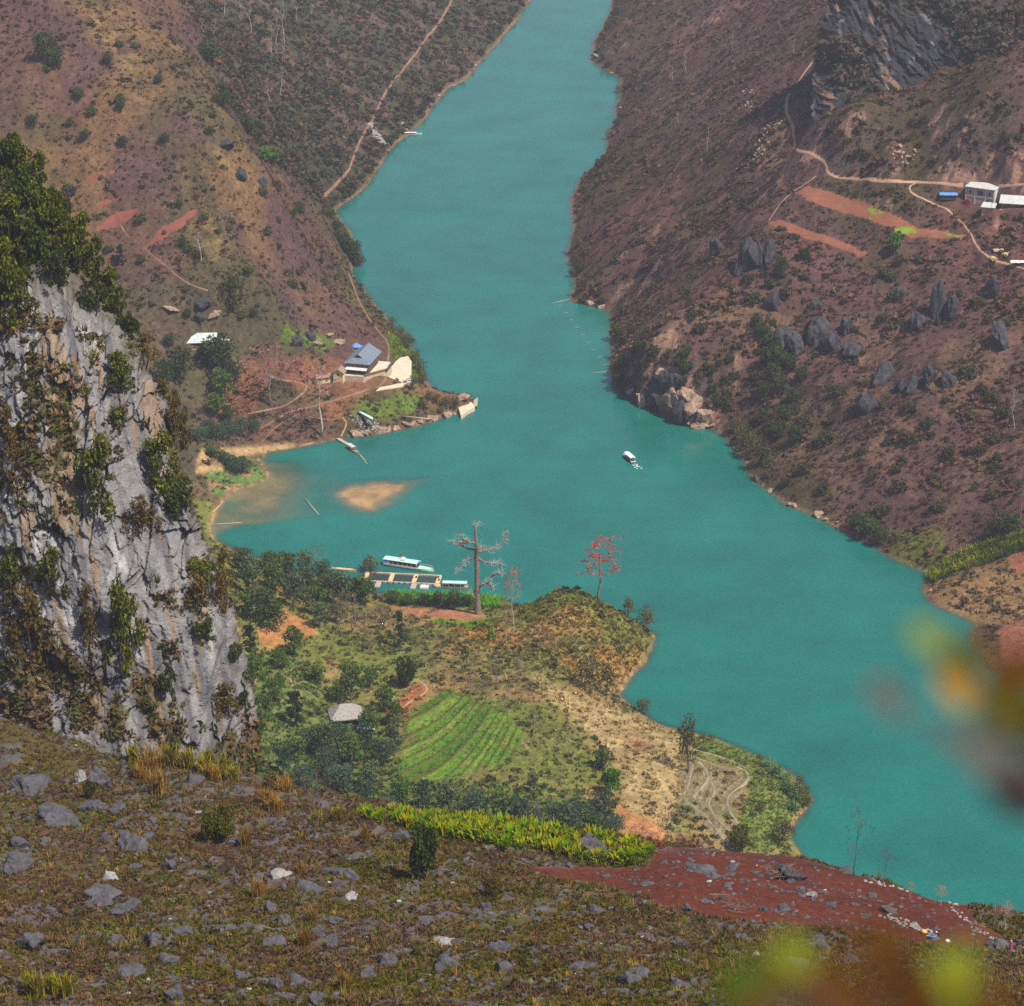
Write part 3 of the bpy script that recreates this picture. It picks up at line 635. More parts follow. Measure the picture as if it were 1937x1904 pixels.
edge = ss(.0, 12, np.abs(PX - (-96))); 
PY2 = PY + disp * np.where(S[None] <= 1, 1, .4); PX2 = PX + np.where(S[None] > .96, (fine * 2.4 + (cl3(PX, PY, PZ, 5, 6, 3, 506) - .5) * 3), 0) * ss(.94, 1, S)[None]
cu, cv_ = proj(PX2, PY2, PZ)
st1 = cl3(PX, PY, PZ, 1.7, 40, 4, 511); st2 = cl3(PX, PY, PZ, 5, 60, 3, 512); n2 = cl3(PX, PY, PZ, 3, 4, 4, 513); n1 = cl3(PX, PY, PZ, 14, 14, 4, 514)
cc = np.tile(np.array([.215, .21, .21]), (PX.size, 1)); q = lambda a: a.ravel()
cc = mixc(cc, (.085, .083, .09), q(ss(.5, .64, st1)) * .7); cc = mixc(cc, (.4, .4, .4), q(ss(.57, .7, st2) * ss(.45, .6, n2)) * .85)
cc = mixc(cc, (.52, .52, .5), q(ss(.62, .72, st1 * .5 + st2 * .5)) * .7); cc = mixc(cc, (.27, .18, .1), q(ss(.63, .72, cl3(PX, PY, PZ, 2.2, 34, 3, 517))) * .6)
cc = mixc(cc, (.06, .055, .055), q(crack) * .55)
veg = q(ss(.53, .62, n1 * .6 + n2 * .4 + .10 * ss(520, 300, cv_) + .03 * ss(200, 0, cu) + .05 * ss(.9, 1, S)[None]))
cc = mixc(cc, np.array([.12, .08, .045]) , veg * .9); cc = mixc(cc, (.06, .065, .025), veg * q(ss(.5, .6, cl3(PX, PY, PZ, 5, 5, 3, 519))) * .8)
cc = mixc(cc, (.075, .06, .03), np.maximum(q(ss(560, 430, cv_ - .55 * cu)), q(ss(.97, 1.02, S)[None] + 0 * cv_)) * .85)
cc *= q(.75 + .5 * cl3(PX, PY, PZ, 1.1, 1.4, 3, 521))[:, None]
M_CLIFF = surf('limestone', attr='col', rough=.9, scale=.8, amt=.18, scale2=3.5, amt2=.2, bump=1., bscale=2.2, spec=.2, bdist=.6)
PZ2 = PZ + fine * .8
CLIFFV = np.stack([PX2, PY2, PZ2], -1)
CLIFF = tag(mesh_np('limestone_cliff', CLIFFV.reshape(-1, 3), gridfaces(nv_, len(S)), M_CLIFF, cols=cc), 'tall grey limestone cliff with white streaks and bushes', 'cliff', kind='structure')
def cliff_at(u, v):
    """nearest visible point of the cliff face to a sight line"""
    f = CLIFFV[:, :250].reshape(-1, 3); a, b = cu[:, :250].ravel(), cv_[:, :250].ravel(); i = np.argmin((a - u) ** 2 + (b - v) ** 2); return f[i]

# ------------------------------------------------------------------ the far cliff on the right above the road
FCL = [(1568,-60),(1566,0),(1556,40),(1546,75),(1542,110),(1540,150),(1536,190),(1534,215)]
FCL = np.array(FCL, float); nv2, ns2 = 190, 300
vv2 = np.linspace(-40, 226, nv2); ul = np.interp(vv2, FCL[:, 1], FCL[:, 0]); S2 = np.concatenate([-np.linspace(1, 0, 50)[:-1] ** 1.2, np.linspace(0, 1, 251)])
QX = np.zeros((nv2, len(S2))); QY = QX.copy(); QZ = QX.copy()
for j in range(nv2):
    yb = np.interp(vv2[j], [-90, 100, 200, 250], [1185, 1150, 1128, 1118])
    xl, z0 = aty(ul[j], vv2[j], yb + 12); t = np.clip(S2, 0, 1); b = np.clip(-S2, 0, 1)
    QX[j] = xl + 125 * t + 40 * b; QY[j] = yb + 12 - 14 * ss(0, .08, t) - 62 * t + 6 * np.sin(t * 9 + vv2[j] * .006) + 70 * b; QZ[j] = z0
qb = (cl3(QX, QY, QZ, 30, 60, 3, 601) - .5) * 14; v1_, _e = vor3(QX, QZ, 9, 26, 631); v2_, _e = vor3(QX, QZ - .2 * QX, 3.4, 9, 632); qf = 1 - np.abs(cl3(QX, QY, QZ, 3.2, 30, 4, 602) * 2 - 1); qn = cl3(QX, QY, QZ, 2.0, 3, 4, 604) - .5
qb = qb + v1_ * 2.2 + v2_ * 1.6
# the foot of the cliff dips under the slope to the right
QY2 = QY + qb - 6.5 * (qf - .6) + qn * 3.2
QX2 = QX + qn * 3 * (S2 < .05)[None]
st = cl3(QX, QY, QZ, 1.8, 34, 4, 611); n2 = cl3(QX, QY, QZ, 5, 6, 4, 613); n1 = cl3(QX, QY, QZ, 20, 18, 4, 614); n1q = n1
qc = np.tile(np.array([.034, .034, .038]), (QX.size, 1))
qc = mixc(qc, (.19, .175, .165), q(ss(.54, .66, st) * ss(.42, .56, n2)) * .8); qc = mixc(qc, (.27, .16, .11), q(ss(.56, .68, n2) * ss(.5, .64, st)) * .8)
qc = mixc(qc, (.05, .045, .03), q(ss(.45, .56, n1 + .14 * np.clip(S2, 0, 1)[None])) * .75)
M_FCLIFF = surf('dark_limestone', attr='col', rough=.95, scale=.4, amt=.3, scale2=1.4, amt2=.3, bump=1., bscale=.9, spec=.12, bdist=.9)
tag(mesh_np('rock_cliff', np.stack([QX2, QY2, QZ + qn * 2], -1).reshape(-1, 3), gridfaces(nv2, len(S2))[:, ::-1], M_FCLIFF, cols=qc), 'dark streaked rock cliff above the dirt road', 'cliff', kind='structure')

# ------------------------------------------------------------------ light, sky, air
SUN_EL, SUN_AZ = R(57), R(38)                       # azimuth: degrees behind the camera's right-hand side
sd = Vector((math.cos(SUN_EL) * math.cos(SUN_AZ), -math.cos(SUN_EL) * math.sin(SUN_AZ), math.sin(SUN_EL)))
sl = bpy.data.lights.new('sun', 'SUN'); so = bpy.data.objects.new('sun', sl); col.objects.link(so)
sl.energy = 5.0; sl.angle = R(.6); sl.color = (1, .93, .83); so.rotation_euler = sd.to_track_quat('Z', 'Y').to_euler(); so.location = (200, -200, 900)
w = bpy.data.worlds.new('World'); sc.world = w; w.use_nodes = True; nt = w.node_tree
bg = nt.nodes['Background']; sky = nt.nodes.new('ShaderNodeTexSky'); sky.sky_type = 'NISHITA'; sky.sun_disc = False
sky.sun_elevation = SUN_EL; sky.sun_rotation = math.atan2(sd.x, sd.y); sky.dust_density = 2.; sky.air_density = 1.2
nt.links.new(sky.outputs[0], bg.inputs[0]); bg.inputs[1].default_value = .085
sc.view_settings.view_transform = 'Standard'; sc.view_settings.look = 'None'; sc.view_settings.exposure = 0.5; sc.view_settings.gamma = 1
HAZE = True
if HAZE:
    hb = MB().box(-900, 900, -60, 2600, -14, 430).build('haze', None or newmat('haze_air')[0])
    m = hb.data.materials[0]; nt = m.node_tree; out = [n for n in nt.nodes if n.type == 'OUTPUT_MATERIAL'][0]
    pvn = N(nt, 'ShaderNodeVolumePrincipled'); pvn.inputs['Color'].default_value = (.80, .83, 1, 1); pvn.inputs['Density'].default_value = .00008; pvn.inputs['Anisotropy'].default_value = .1
    nt.links.new(pvn.outputs[0], out.inputs['Volume']); tag(hb, 'thin bluish haze filling the valley air', 'haze', kind='stuff')
sc.cycles.volume_bounces = 0; sc.cycles.max_bounces = 6; sc.cycles.diffuse_bounces = 2; sc.cycles.glossy_bounces = 2; sc.cycles.transmission_bounces = 2; sc.cycles.transparent_max_bounces = 6
sc.cycles.volume_step_rate = 5
# ------------------------------------------------------------------ leaves, bushes, trees
G = lambda: np.random.default_rng(int(rng.integers(1 << 30)))
def quads(P, size, r, flat=0., asp=1.6, up=None):
    """one bent leaf-clump quad at every point of P; flat > 0 turns the leaves level"""
    n = len(P); a = r.normal(size=(n, 3)); a[:, 2] *= (1 - flat); a /= np.linalg.norm(a, axis=1)[:, None] + 1e-9
    if up is not None: a = a * .6 + up * .8; a /= np.linalg.norm(a, axis=1)[:, None] + 1e-9
    b = np.cross(a, r.normal(size=(n, 3))); b /= np.linalg.norm(b, axis=1)[:, None] + 1e-9
    s = size * r.uniform(.55, 1.25, (n, 1)); a = a * s * asp * .5; b = b * s * .5
    V = np.stack([P - a * .9, P - b * .8 + a * .1, P + a, P + b * .8 + a * .1], 1).reshape(-1, 3)
    return V, np.arange(n * 4).reshape(n, 4)
def shell(n, r, lo=.55):
    d = r.normal(size=(n, 3)); d /= np.linalg.norm(d, axis=1)[:, None]
    return d * (lo + (1 - lo) * r.uniform(0, 1, (n, 1)) ** .6)
def crown(lobes, nleaf, size, r, flat=0., lo=.5, asp=1.6):
    P = []; vol = np.array([l[3] ** 2 for l in lobes]); vol = vol / vol.sum()
    for l, w in zip(lobes, vol):
        k = max(3, int(nleaf * w)); p = shell(k, r, lo) * l[3]
        if len(l) > 4: p[:, 2] *= l[4]
        P.append(p + np.array(l[:3]))
    P = np.vstack(P); V, Fq = quads(P, size, r, flat, asp); return V, Fq
def shade(nv, r, base, amt=.3, k=4, hue=None):
    s = np.repeat(r.uniform(1 - amt, 1 + amt, nv // k), k)[:, None] * np.asarray(base)[None]
    if hue is not None:
        t = np.repeat((r.uniform(0, 1, nv // k) < hue[1]), k)[:, None]; s = np.where(t, np.asarray(hue[0])[None] * np.repeat(r.uniform(1 - amt, 1 + amt, nv // k), k)[:, None], s)
    return s
M_LEAF = leafmat('leaves', attr='col', trans=.3, scale=.8, amt=.25)
M_LEAFS = leafmat('scrub_leaves', attr='col', trans=.2, scale=.12, amt=.3, rand=0)
M_BARK = surf('bark', (.11, .085, .07), scale=2.5, amt=.35, bump=.4, rough=.9)
M_PBARK = surf('pale_bark', (.36, .32, .28), scale=2.5, amt=.3, rough=.9)
M_DBARK = surf('grey_bark', (.17, .13, .115), scale=2., amt=.35, bump=.6, rough=.9, scale2=.5, amt2=.25)
def limbs(mb, base, top, r0, r1, nl, length, r, lo=.35, rise=.35, sub=2, wob=.06, whorl=0, n=6, taper_len=True):
    """trunk from base to top and nl limbs; returns points where limbs end"""
    base, top = np.array(base, float), np.array(top, float); Hh = np.linalg.norm(top - base)
    k = 7; pts = [base + (top - base) * i / (k - 1) + (np.array([*r.normal(size=2), 0]) * wob * Hh * (0 < i) * .5) for i in range(k)]
    rad = [r0 + (r1 - r0) * i / (k - 1) for i in range(k)]; rad[0] *= 1.35
    mb.tube(pts, rad, n); ends = []
    for j in range(nl):
        t = lo + (1 - lo) * ((j // max(1, whorl)) * max(1, whorl) / nl if whorl else j / nl) + (0 if whorl else r.uniform(-.03, .03)); t = min(.98, max(.05, t)); i = min(k - 2, int(t * (k - 1))); f = t * (k - 1) - i
        p = pts[i] + (pts[i + 1] - pts[i]) * f; az = j * 2.4 + r.uniform(-.4, .4); L = length * (1 - .65 * (t - lo) / (1 - lo) if taper_len else 1) * r.uniform(.7, 1.15)
        d = np.array([math.cos(az), math.sin(az), rise * r.uniform(.5, 1.6)]); rr = max(.02, (rad[i] * .42))
        q1 = p + d * L * .45 + r.normal(size=3) * L * .06; q2 = q1 + (d + np.array([0, 0, .25])) * L * .5 + r.normal(size=3) * L * .09
        mb.tube([p, q1, q2], [rr, rr * .65, rr * .25], 5, cap=False); ends.append(q2)
        for s in range(sub):
            a = p + (q1 - p) * r.uniform(.5, 1) if s % 2 else q1 + (q2 - q1) * r.uniform(.2, .8); e = a + (d * .5 + r.normal(size=3) * .5) * L * .38
            mb.tube([a, (a + e) / 2 + r.normal(size=3) * L * .03, e], [rr * .45, rr * .3, rr * .12], 4, cap=False); ends.append(e)
    ends.append(pts[-1]); return np.array(ends)

class Kind:
    """a kind of thing built once; every further one is a copy of the thing and of each of its parts"""
    def __init__(s, name, h, w, parts, label, cat, group): s.name, s.h, s.w, s.label, s.cat, s.group = name, h, w, label, cat, group; s.meshes = parts; s.proto = None
    def put(s, loc, h=None, w=None, rz=None, label=None, group=None, tilt=0.):
        h = h or s.h; sz = h / s.h; sx = (w / s.w) if w else sz; rz = rng.uniform(0, 6.28) if rz is None else rz
        if s.proto is None:
            root = thing(s.name, loc, rz); s.proto = root
            for nm, (me, m) in s.meshes.items():
                o = bpy.data.objects.new(nm, me); col.objects.link(o); o.parent = root
        else:
            root = s.proto.copy(); col.objects.link(root)
            for ch in s.proto.children: c = ch.copy(); col.objects.link(c); c.parent = root
        root.location = [float(c) for c in loc]; root.rotation_euler = (tilt, 0, rz); root.scale = (sx, sx, sz)
        tag(root, label or s.label, s.cat); g = group or s.group
        if g: root['group'] = g
        elif 'group' in root: del root['group']
        return root
def me_of(o): me = o.data; bpy.data.objects.remove(o); return me
def leafy(V, Fq, cols, m=None): return me_of(mesh_np('crown', V, Fq, m or M_LEAF, cols=cols, smooth=False, link=False)), None
def woody(mb, m): return me_of(mb.build('trunk', m, smooth=True, link=False)), None
KINDS = {}
def kind(key, *a): KINDS[key] = Kind(*a); return KINDS[key]
def broad(key, base, h, w, label, group, nleaf=900, size=.55, lob=9, hue=None, seed=1, name='broadleaf_tree', lowest=.3, bark=None, lo=.45, cat='tree', flat=0.):
    r = np.random.default_rng(seed); mb = MB(); limbs(mb, (0, 0, -.6), (r.normal() * .2, r.normal() * .2, h * .75), w * .04 + .06, .06, 5, w * .35, r, lo=.4, rise=.7)
    L = [(0, 0, h * .72, w * .3, .9)]
    for i in range(lob):
        a = i * 2.4 + r.uniform(-.5, .5); z = lowest + (.95 - lowest) * (i + .5) / lob; rad = w * .5 * (1 - .55 * abs(z - .5) * 1.2) * r.uniform(.35, .75)
        L.append((math.cos(a) * rad, math.sin(a) * rad, h * z * r.uniform(.92, 1.02) * .93, w * r.uniform(.16, .27), r.uniform(.65, .95)))
    V, Fq = crown(L, nleaf, size, r, flat, lo); return kind(key, name, h, w, {'trunk': woody(mb, bark or M_BARK), 'crown': leafy(V, Fq, shade(len(V), r, base, .35, hue=hue))}, label, cat, group)
def bush(key, base, h, w, label, group, nleaf=700, size=.28, seed=1, hue=None, lob=8, name='bush', lo=.6, wild=False):
    r = np.random.default_rng(seed); mb = MB()
    for i in range(4): a = i * 1.6; mb.tube([(0, 0, -.4), (math.cos(a) * w * .15, math.sin(a) * w * .15, h * .35), (math.cos(a) * w * .3, math.sin(a) * w * .3, h * .65)], [.08, .06, .02], 5)
    L = [(0, 0, h * .5, w * (.2 if wild else .38), h / w * .95)]
    if wild:
        for i in range(16): a = r.uniform(0, 6.28); z = r.uniform(.08, .95); q = w * r.uniform(.1, .55) * (1.15 - .6 * z); L.append((math.cos(a) * q, math.sin(a) * q, h * z, w * r.uniform(.08, .2), r.uniform(.6, 1.3)))
        lob = 0
    for i in range(lob): a = i * 2.4; z = r.uniform(.25, .85); q = w * .5 * math.sqrt(max(.05, 1 - (2 * z - 1) ** 2)) * .62; L.append((math.cos(a) * q, math.sin(a) * q, h * z, w * r.uniform(.16, .25), r.uniform(.8, 1.1)))
    V, Fq = crown(L, nleaf, size, r, 0, lo); V[:, 2] = np.maximum(V[:, 2], -.1)
    return kind(key, name, h, w, {'stems': woody(mb, M_BARK), 'foliage': leafy(V, Fq, shade(len(V), r, base, .35, hue=hue))}, label, 'bush', group)
def bare(key, h, w, label, group, bark, nl=9, seed=1, tips=None, name='bare_tree', lo=.3, rise=.8, whorl=0, ntip=10, tsize=.35, tspread=.8, r0=.17, taper=True, sub=3, part='blossom'):
    r = np.random.default_rng(seed); mb = MB(); e = limbs(mb, (0, 0, -.6), (r.normal() * .2, r.normal() * .2, h), r0, .03, nl, w * .5, r, lo=lo, rise=rise, sub=sub, whorl=whorl, wob=.02 if whorl else .05, taper_len=taper)
    for p in e:
        for k in range(3):
            q = p + r.normal(size=3) * w * .07; mb.tube([p, (p + q) / 2 + r.normal(size=3) * .05, q], [.03, .02, .012], 3, cap=False)
    parts = {'trunk': woody(mb, bark)}
    if tips is not None:
        P = np.repeat(e, ntip, 0) + r.normal(size=(len(e) * ntip, 3)) * tspread * np.array([1, 1, .4]); V, Fq = quads(P, tsize, r, .3); parts[part] = leafy(V, Fq, shade(len(V), r, tips, .35))
    return kind(key, name, h, w, parts, label, 'tree', group)
def tuft(key, base, h, w, nb, label, group, seed=1, hue=None, name='grass_clump', lean=.5, bw=.05, cat='grass clump', curve=.5):
    r = np.random.default_rng(seed); V = []; 
    a = r.uniform(0, 6.28, nb); l = r.uniform(.15, 1, nb) * lean; hh = h * r.uniform(.55, 1.05, nb); b0 = np.stack([r.normal(size=nb) * w * .14, r.normal(size=nb) * w * .14, -.05 + 0 * a], 1)
    d = np.stack([np.cos(a), np.sin(a), 0 * a], 1); sd_ = np.stack([-np.sin(a), np.cos(a), 0 * a], 1); out_ = d * (l * w)[:, None]
    m = b0 + out_ * (.5 - .2 * curve) + np.array([0, 0, 1]) * (hh * .62)[:, None]; t = b0 + out_ + np.array([0, 0, 1]) * (hh * (1 - curve * .35 * l / max(lean, .01)))[:, None]
    k = bw * r.uniform(.6, 1.3, (nb, 1)); V = np.stack([b0 - sd_ * k * .6, b0 + sd_ * k * .6, m + sd_ * k, m - sd_ * k, m - sd_ * k, m + sd_ * k, t + sd_ * k * .15, t - sd_ * k * .15], 1).reshape(-1, 3)
    Fq = np.arange(nb * 8).reshape(-1, 4); c = shade(len(V), r, base, .3, 8, hue)
    return kind(key, name, h, w, {'blades': leafy(V, Fq, c)}, label, cat, group)

# kinds ------------------------------------------------
DG, MG, OL, BG, LG = (.045, .066, .026), (.066, .11, .032), (.11, .108, .042), (.055, .088, .055), (.1, .17, .03)
broad('dark', DG, 9, 8, 'dark green bushy tree on the river hillside', 'dark trees on the hillsides', seed=11, hue=((.06, .07, .025), .25))
broad('dark2', DG, 11, 7.5, 'dense dark green tree in the wood on the near bank', 'trees of the wood on the near bank', seed=12, lob=12, hue=((.065, .085, .03), .3))
broad('blue', BG, 9, 9, 'bluish green feathery tree in the ravine behind the near hillside', 'trees in the ravine', seed=13, nleaf=1000, size=.5, lo=.3)
broad('bluel', (.085, .12, .065), 9, 8, 'pale bluish green tree', None, seed=18, nleaf=700, size=.6, lo=.3, lob=7, hue=((.12, .13, .06), .3))
broad('blued', (.04, .07, .045), 11, 6.5, 'dark bluish tree', None, seed=19, nleaf=900, size=.5, lob=12, lo=.35)
broad('mid', MG, 9, 7.5, 'mid green leafy tree on the near bank', 'green trees on the near bank', seed=14, hue=((.09, .12, .035), .3))
broad('bright', (.085, .17, .03), 8, 6, 'bright green young tree', 'bright green trees', seed=15)
broad('olive', OL, 9, 8, 'loose olive brown tree', 'olive trees by the water', seed=16, nleaf=600, size=.5, lo=.3, hue=((.06, .05, .03), .3))
broad('column', (.028, .045, .022), 13, 4, 'narrow dark columnar tree', 'columnar trees', seed=17, lob=12, lowest=.12, name='columnar_tree')
bush('round', (.032, .05, .014), 4, 4.4, 'round dense dark green bush', None, nleaf=1700, size=.3, seed=21, hue=((.07, .085, .02), .3))
bush('round2', (.055, .068, .015), 4, 4.4, 'olive green bush', None, nleaf=1500, size=.3, seed=22, hue=((.12, .09, .02), .25))
bush('brownb', (.11, .07, .03), 4, 4.4, 'russet brown bush', None, nleaf=1100, size=.28, seed=23, hue=((.06, .06, .02), .3), lo=.35)
bush('wild1', (.06, .075, .018), 4, 4.4, 'olive bush', None, nleaf=1300, size=.3, seed=61, hue=((.13, .13, .03), .35), lo=.3, wild=True)
bush('wild2', (.036, .052, .016), 4, 4.4, 'dark bush', None, nleaf=1300, size=.3, seed=62, hue=((.08, .09, .025), .3), lo=.3, wild=True)
bush('wild3', (.13, .085, .035), 4, 4.4, 'brown bush', None, nleaf=1000, size=.28, seed=63, hue=((.08, .075, .025), .35), lo=.2, wild=True)
WILD = {'round': 'wild2', 'round2': 'wild1', 'brownb': 'wild3'}
bush('shrub', (.05, .052, .026), 3, 4, 'dark shrub on the mountainside', 'shrubs on the mountainside', nleaf=240, size=.55, seed=24, hue=((.075, .07, .03), .3), name='shrub')
bush('shrub2', (.075, .085, .03), 3, 4, 'olive shrub on the brown hillside', 'shrubs on the brown hillside', nleaf=240, size=.55, seed=25, name='shrub')
bare('bare', 9, 7, 'leafless grey brown tree on the slope of the near bank', 'leafless trees on the near bank', surf('twig_bark', (.17, .13, .105), scale=2), nl=10, seed=31, tips=(.12, .09, .05), ntip=4, tsize=.3, part='foliage')  # foliage part here stands for fine twigs, not leaves
bare('bare2', 9, 7, 'thin leafless tree', 'thin leafless trees', M_BARK, nl=9, seed=32, r0=.14, rise=1.1)
bare('pale', 18, 5, 'tall pale trunked tree with few twigs', 'pale trunked trees on the wooded slope', M_PBARK, nl=10, seed=33, r0=.24, lo=.45, rise=.5, name='pale_trunked_tree')
bare('pink', 14, 13, 'pink flowering tree', 'pink flowering trees', M_DBARK, nl=14, seed=34, tips=(.3, .11, .115), ntip=9, tsize=.4, tspread=.75, rise=.35, r0=.3, lo=.4, name='flowering_tree')
bare('pinkt', 24, 11, 'tall pink flowering tree with level tiers of branches', None, M_DBARK, nl=18, seed=35, tips=(.4, .09, .09), ntip=15, tsize=.45, tspread=.6, rise=.12, whorl=4, r0=.45, lo=.5, name='flowering_tree', taper=False)
bare('pinkl', 18, 9, 'slim tree with sparse reddish blossom', None, M_PBARK, nl=14, seed=36, tips=(.3, .11, .08), ntip=6, tsize=.38, tspread=.6, rise=.5, r0=.26, lo=.55, name='flowering_tree')
tuft('gold', (.23, .14, .05), 2.4, 2.6, 150, 'clump of golden dry grass', 'golden grass clumps on the near hillside', seed=41, hue=((.3, .2, .07), .35))
tuft('yg', (.17, .17, .035), 3, 2.4, 130, 'clump of tall yellow green grass below the cliff', 'yellow green grass clumps below the cliff', seed=42, hue=((.25, .18, .05), .35), bw=.07)
tuft('green1', (.17, .215, .032), 1.5, 1.7, 34, 'bright green broad leaved plant in the plot behind the near hillside', 'broad leaved plants of the bright green plot', seed=43, hue=((.3, .25, .05), .4), bw=.11, name='leafy_plant', cat='plant', lean=.55)
tuft('green2', (.12, .185, .03), 1.7, 1.9, 40, 'bright green broad leaved plant in the plot behind the near hillside', 'broad leaved plants of the bright green plot', seed=44, hue=((.2, .2, .04), .3), bw=.11, name='leafy_plant', cat='plant', lean=.6)
tuft('agave', (.1, .15, .07), 3.2, 5, 46, 'spiky rosette plant with long arching leaves', 'spiky rosette plants at the tip of the low point', seed=45, bw=.2, name='rosette_plant', cat='plant', lean=.75, curve=.8)
tuft('banana', (.14, .26, .05), 4, 5, 16, 'banana plant with broad pale green leaves', None, seed=46, bw=.42, name='banana_plant', cat='plant', lean=.6, curve=.9)

def hm(p, px):
    d = math.sqrt(p[0] ** 2 + p[1] ** 2 + (CAMH - p[2]) ** 2); return px * d / F / math.cos(math.atan2(CAMH - p[2], p[1]))
def wm(p, px): return px * math.sqrt(p[0] ** 2 + p[1] ** 2 + (CAMH - p[2]) ** 2) / F
def plant(key, u, v, hpx, wpx=None, where=pv, label=None, group=None, rz=None, sink=.1):
    p = where(u, v).copy(); p[2] -= sink
    return KINDS[key].put(p, hm(p, hpx), wm(p, wpx) if wpx else None, rz, label, group)

# ---- left bank
plant('olive', 445, 588, 86, 68, label='large rounded olive tree alone on the left hillside above the grey roofed house', group='')
plant('column', 228, 502, 44, 19, label='small dark columnar tree below the red field strips', group='')
plant('pale', 379, 498, 58, 26, label='pale bare tree beside the lowest red field strip', group='')
plant('pink', 510, 768, 108, 112, label='wide pink flowering tree left of the yellow outhouse', group='')
plant('pink', 556, 752, 74, 62, label='smaller pink flowering tree behind the yellow outhouse path', group='')
plant('pinkl', 607, 824, 128, 84, label='pale trunked pink flowering tree at the shore beside the plank pier', group='')
for u, v, h, w_, k in [(412,708,78,76,'dark'),(338,722,70,62,'dark'),(310,735,60,50,'dark'),(445,722,40,40,'dark'),(398,690,46,44,'dark')]: plant(k, u, v, h, w_, label='dark tree crowding the front of the grey roofed house', group='dark trees in front of the grey roofed house')
for u, v, h, w_, k in [(422,762,64,54,'mid'),(410,790,44,50,'mid'),(435,800,36,40,'dark')]: plant(k, u, v, h, w_, label='green tree on the slope below the grey roofed house', group='green trees below the grey roofed house')
for u, v, h, w_ in [(395,828,34,46),(430,832,38,44),(455,826,40,40),(380,836,30,40),(480,818,26,34),(415,832,30,40)]: plant('blue', u, v, h, w_, label='bluish green tree at the head of the bay', group='bluish trees at the head of the bay')
for u, v, h, w_ in [(440,892,32,34),(455,897,34,36),(430,880,24,28),(466,896,22,26)]: plant('blue', u, v, h, w_, label='bluish green willow like bush on the sandy spit', group='bushes on the sandy spit')
for u, v, h, w_ in [(408,868,22,26),(420,872,22,24),(398,862,20,24)]: plant('mid', u, v, h, w_, label='small green bush on the sand at the back of the spit', group='small bushes behind the sandy spit')
for u, v, h, w_ in [(668,498,44,38),(655,480,34,34),(680,507,26,26),(645,462,30,30),(570,410,30,22),(556,412,18,18),(637,440,24,24)]: plant('dark', u, v, h, w_, label='dark tree on the river edge of the left hillside spur', group='dark trees on the spur at the river')
for u, v, h, w_ in [(742,618,20,26),(758,640,26,30),(772,662,30,34),(786,690,30,34),(795,708,30,34),(800,728,28,30),(780,735,24,26),(768,652,24,30)]: plant('olive', u, v, h, w_, label='olive bush on the bank between the red path and the river', group='bushes between the red path and the river')
for u, v, h, w_ in [(825,765,22,26),(845,770,22,26),(862,772,18,22),(800,772,18,24),(835,782,16,22),(812,758,20,24)]: plant('olive', u, v, h, w_, label='dark olive bush on the rocky point', group='bushes on the rocky point')
for u, v, h, w_ in [(85,118,60,50),(105,130,40,40),(230,212,26,22),(232,278,22,26),(310,272,20,24),(205,122,22,26),(150,190,24,28),(300,160,20,22),(60,240,24,28),(340,395,18,20),(345,470,24,20),(160,265,20,26),(420,180,26,34),(320,655,24,30),(355,600,18,22),(480,600,18,22)]: plant('dark', u, v, h, w_)
for u, v, h in [(475,66,72),(426,32,44),(537,86,92),(525,90,72),(536,121,52),(533,186,58),(508,197,46),(514,105,56),(886,14,26),(383,64,28),(406,72,34),(560,40,46),(455,40,50),(590,30,36),(48,300,34),(70,310,30)]: plant('pale', u, v, h, 16)
for u, v, w_ in [(500,305,40),(515,308,30),(470,255,50),(395,120,60),(420,205,44)]: plant('bright' if u in (500, 515) else 'dark', u, v, w_ * .7, w_, label='bush at the edge of the dark wooded slope', group='bushes at the edge of the wooded slope')
# ---- right bank
for u, v, h in [(1385,100,36),(1296,143,46),(1272,155,28),(1501,106,36),(1338,290,48),(1480,282,30),(1211,448,20),(1282,235,24)]: plant('pale', u, v, h, 12, label='thin pale bare tree on the dark mountainside right of the river', group='pale trees on the mountainside')
plant('pale', 1915, 820, 82, 20, label='tall pale slim tree near the right edge of the mountainside', group='')
plant('pink', 1930, 985, 105, 56, label='crimson flowering tree at the right edge above the reeds', group='')
for u, v, h in [(1858,1008,46),(1889,1022,56)]: plant('bare', u, v, h, h * .6, label='grey leafless tree behind the bright reeds', group='leafless trees behind the reeds')
for u, v, h, w_ in [(1445,642,34,36),(1458,665,38,40),(1470,692,40,42),(1492,700,34,36),(1460,722,38,40),(1445,752,34,40),(1500,765,34,38),(1480,800,36,44),(1470,830,34,44),(1505,838,36,44),(1440,800,30,34),(1432,620,30,24),(1450,690,36,36),(1475,745,34,40),(1515,720,30,34)]: plant('dark', u, v, h, w_, label='dark green tree in the gully of the mountainside', group='trees in the mountainside gully')
for u, v, h, w_ in [(1418,862,52,46),(1440,880,52,44),(1405,838,40,36),(1455,905,44,40),(1390,820,30,34)]: plant('olive', u, v, h, w_, label='tall pale olive tree at the water below the gully', group='olive trees at the water below the gully')
for u, v, h, w_ in [(1640,1018,42,58),(1665,1030,36,40),(1615,1002,34,40),(1890,1010,34,40),(1910,1008,40,46),(1868,1020,26,30)]: plant('dark', u, v, h, w_, label='dark bush by the shore left of the bright reeds', group='dark bushes by the reeds')
plant('round', 1522, 490, 22, 26, label='round dark bush below the lower red field', group=''); plant('dark', 1475, 528, 46, 30, label='ragged dark green tree beside the big rocks below the red fields', group='')
plant('bright', 1692, 482, 44, 30, label='bright green tree between the two red fields', group='')
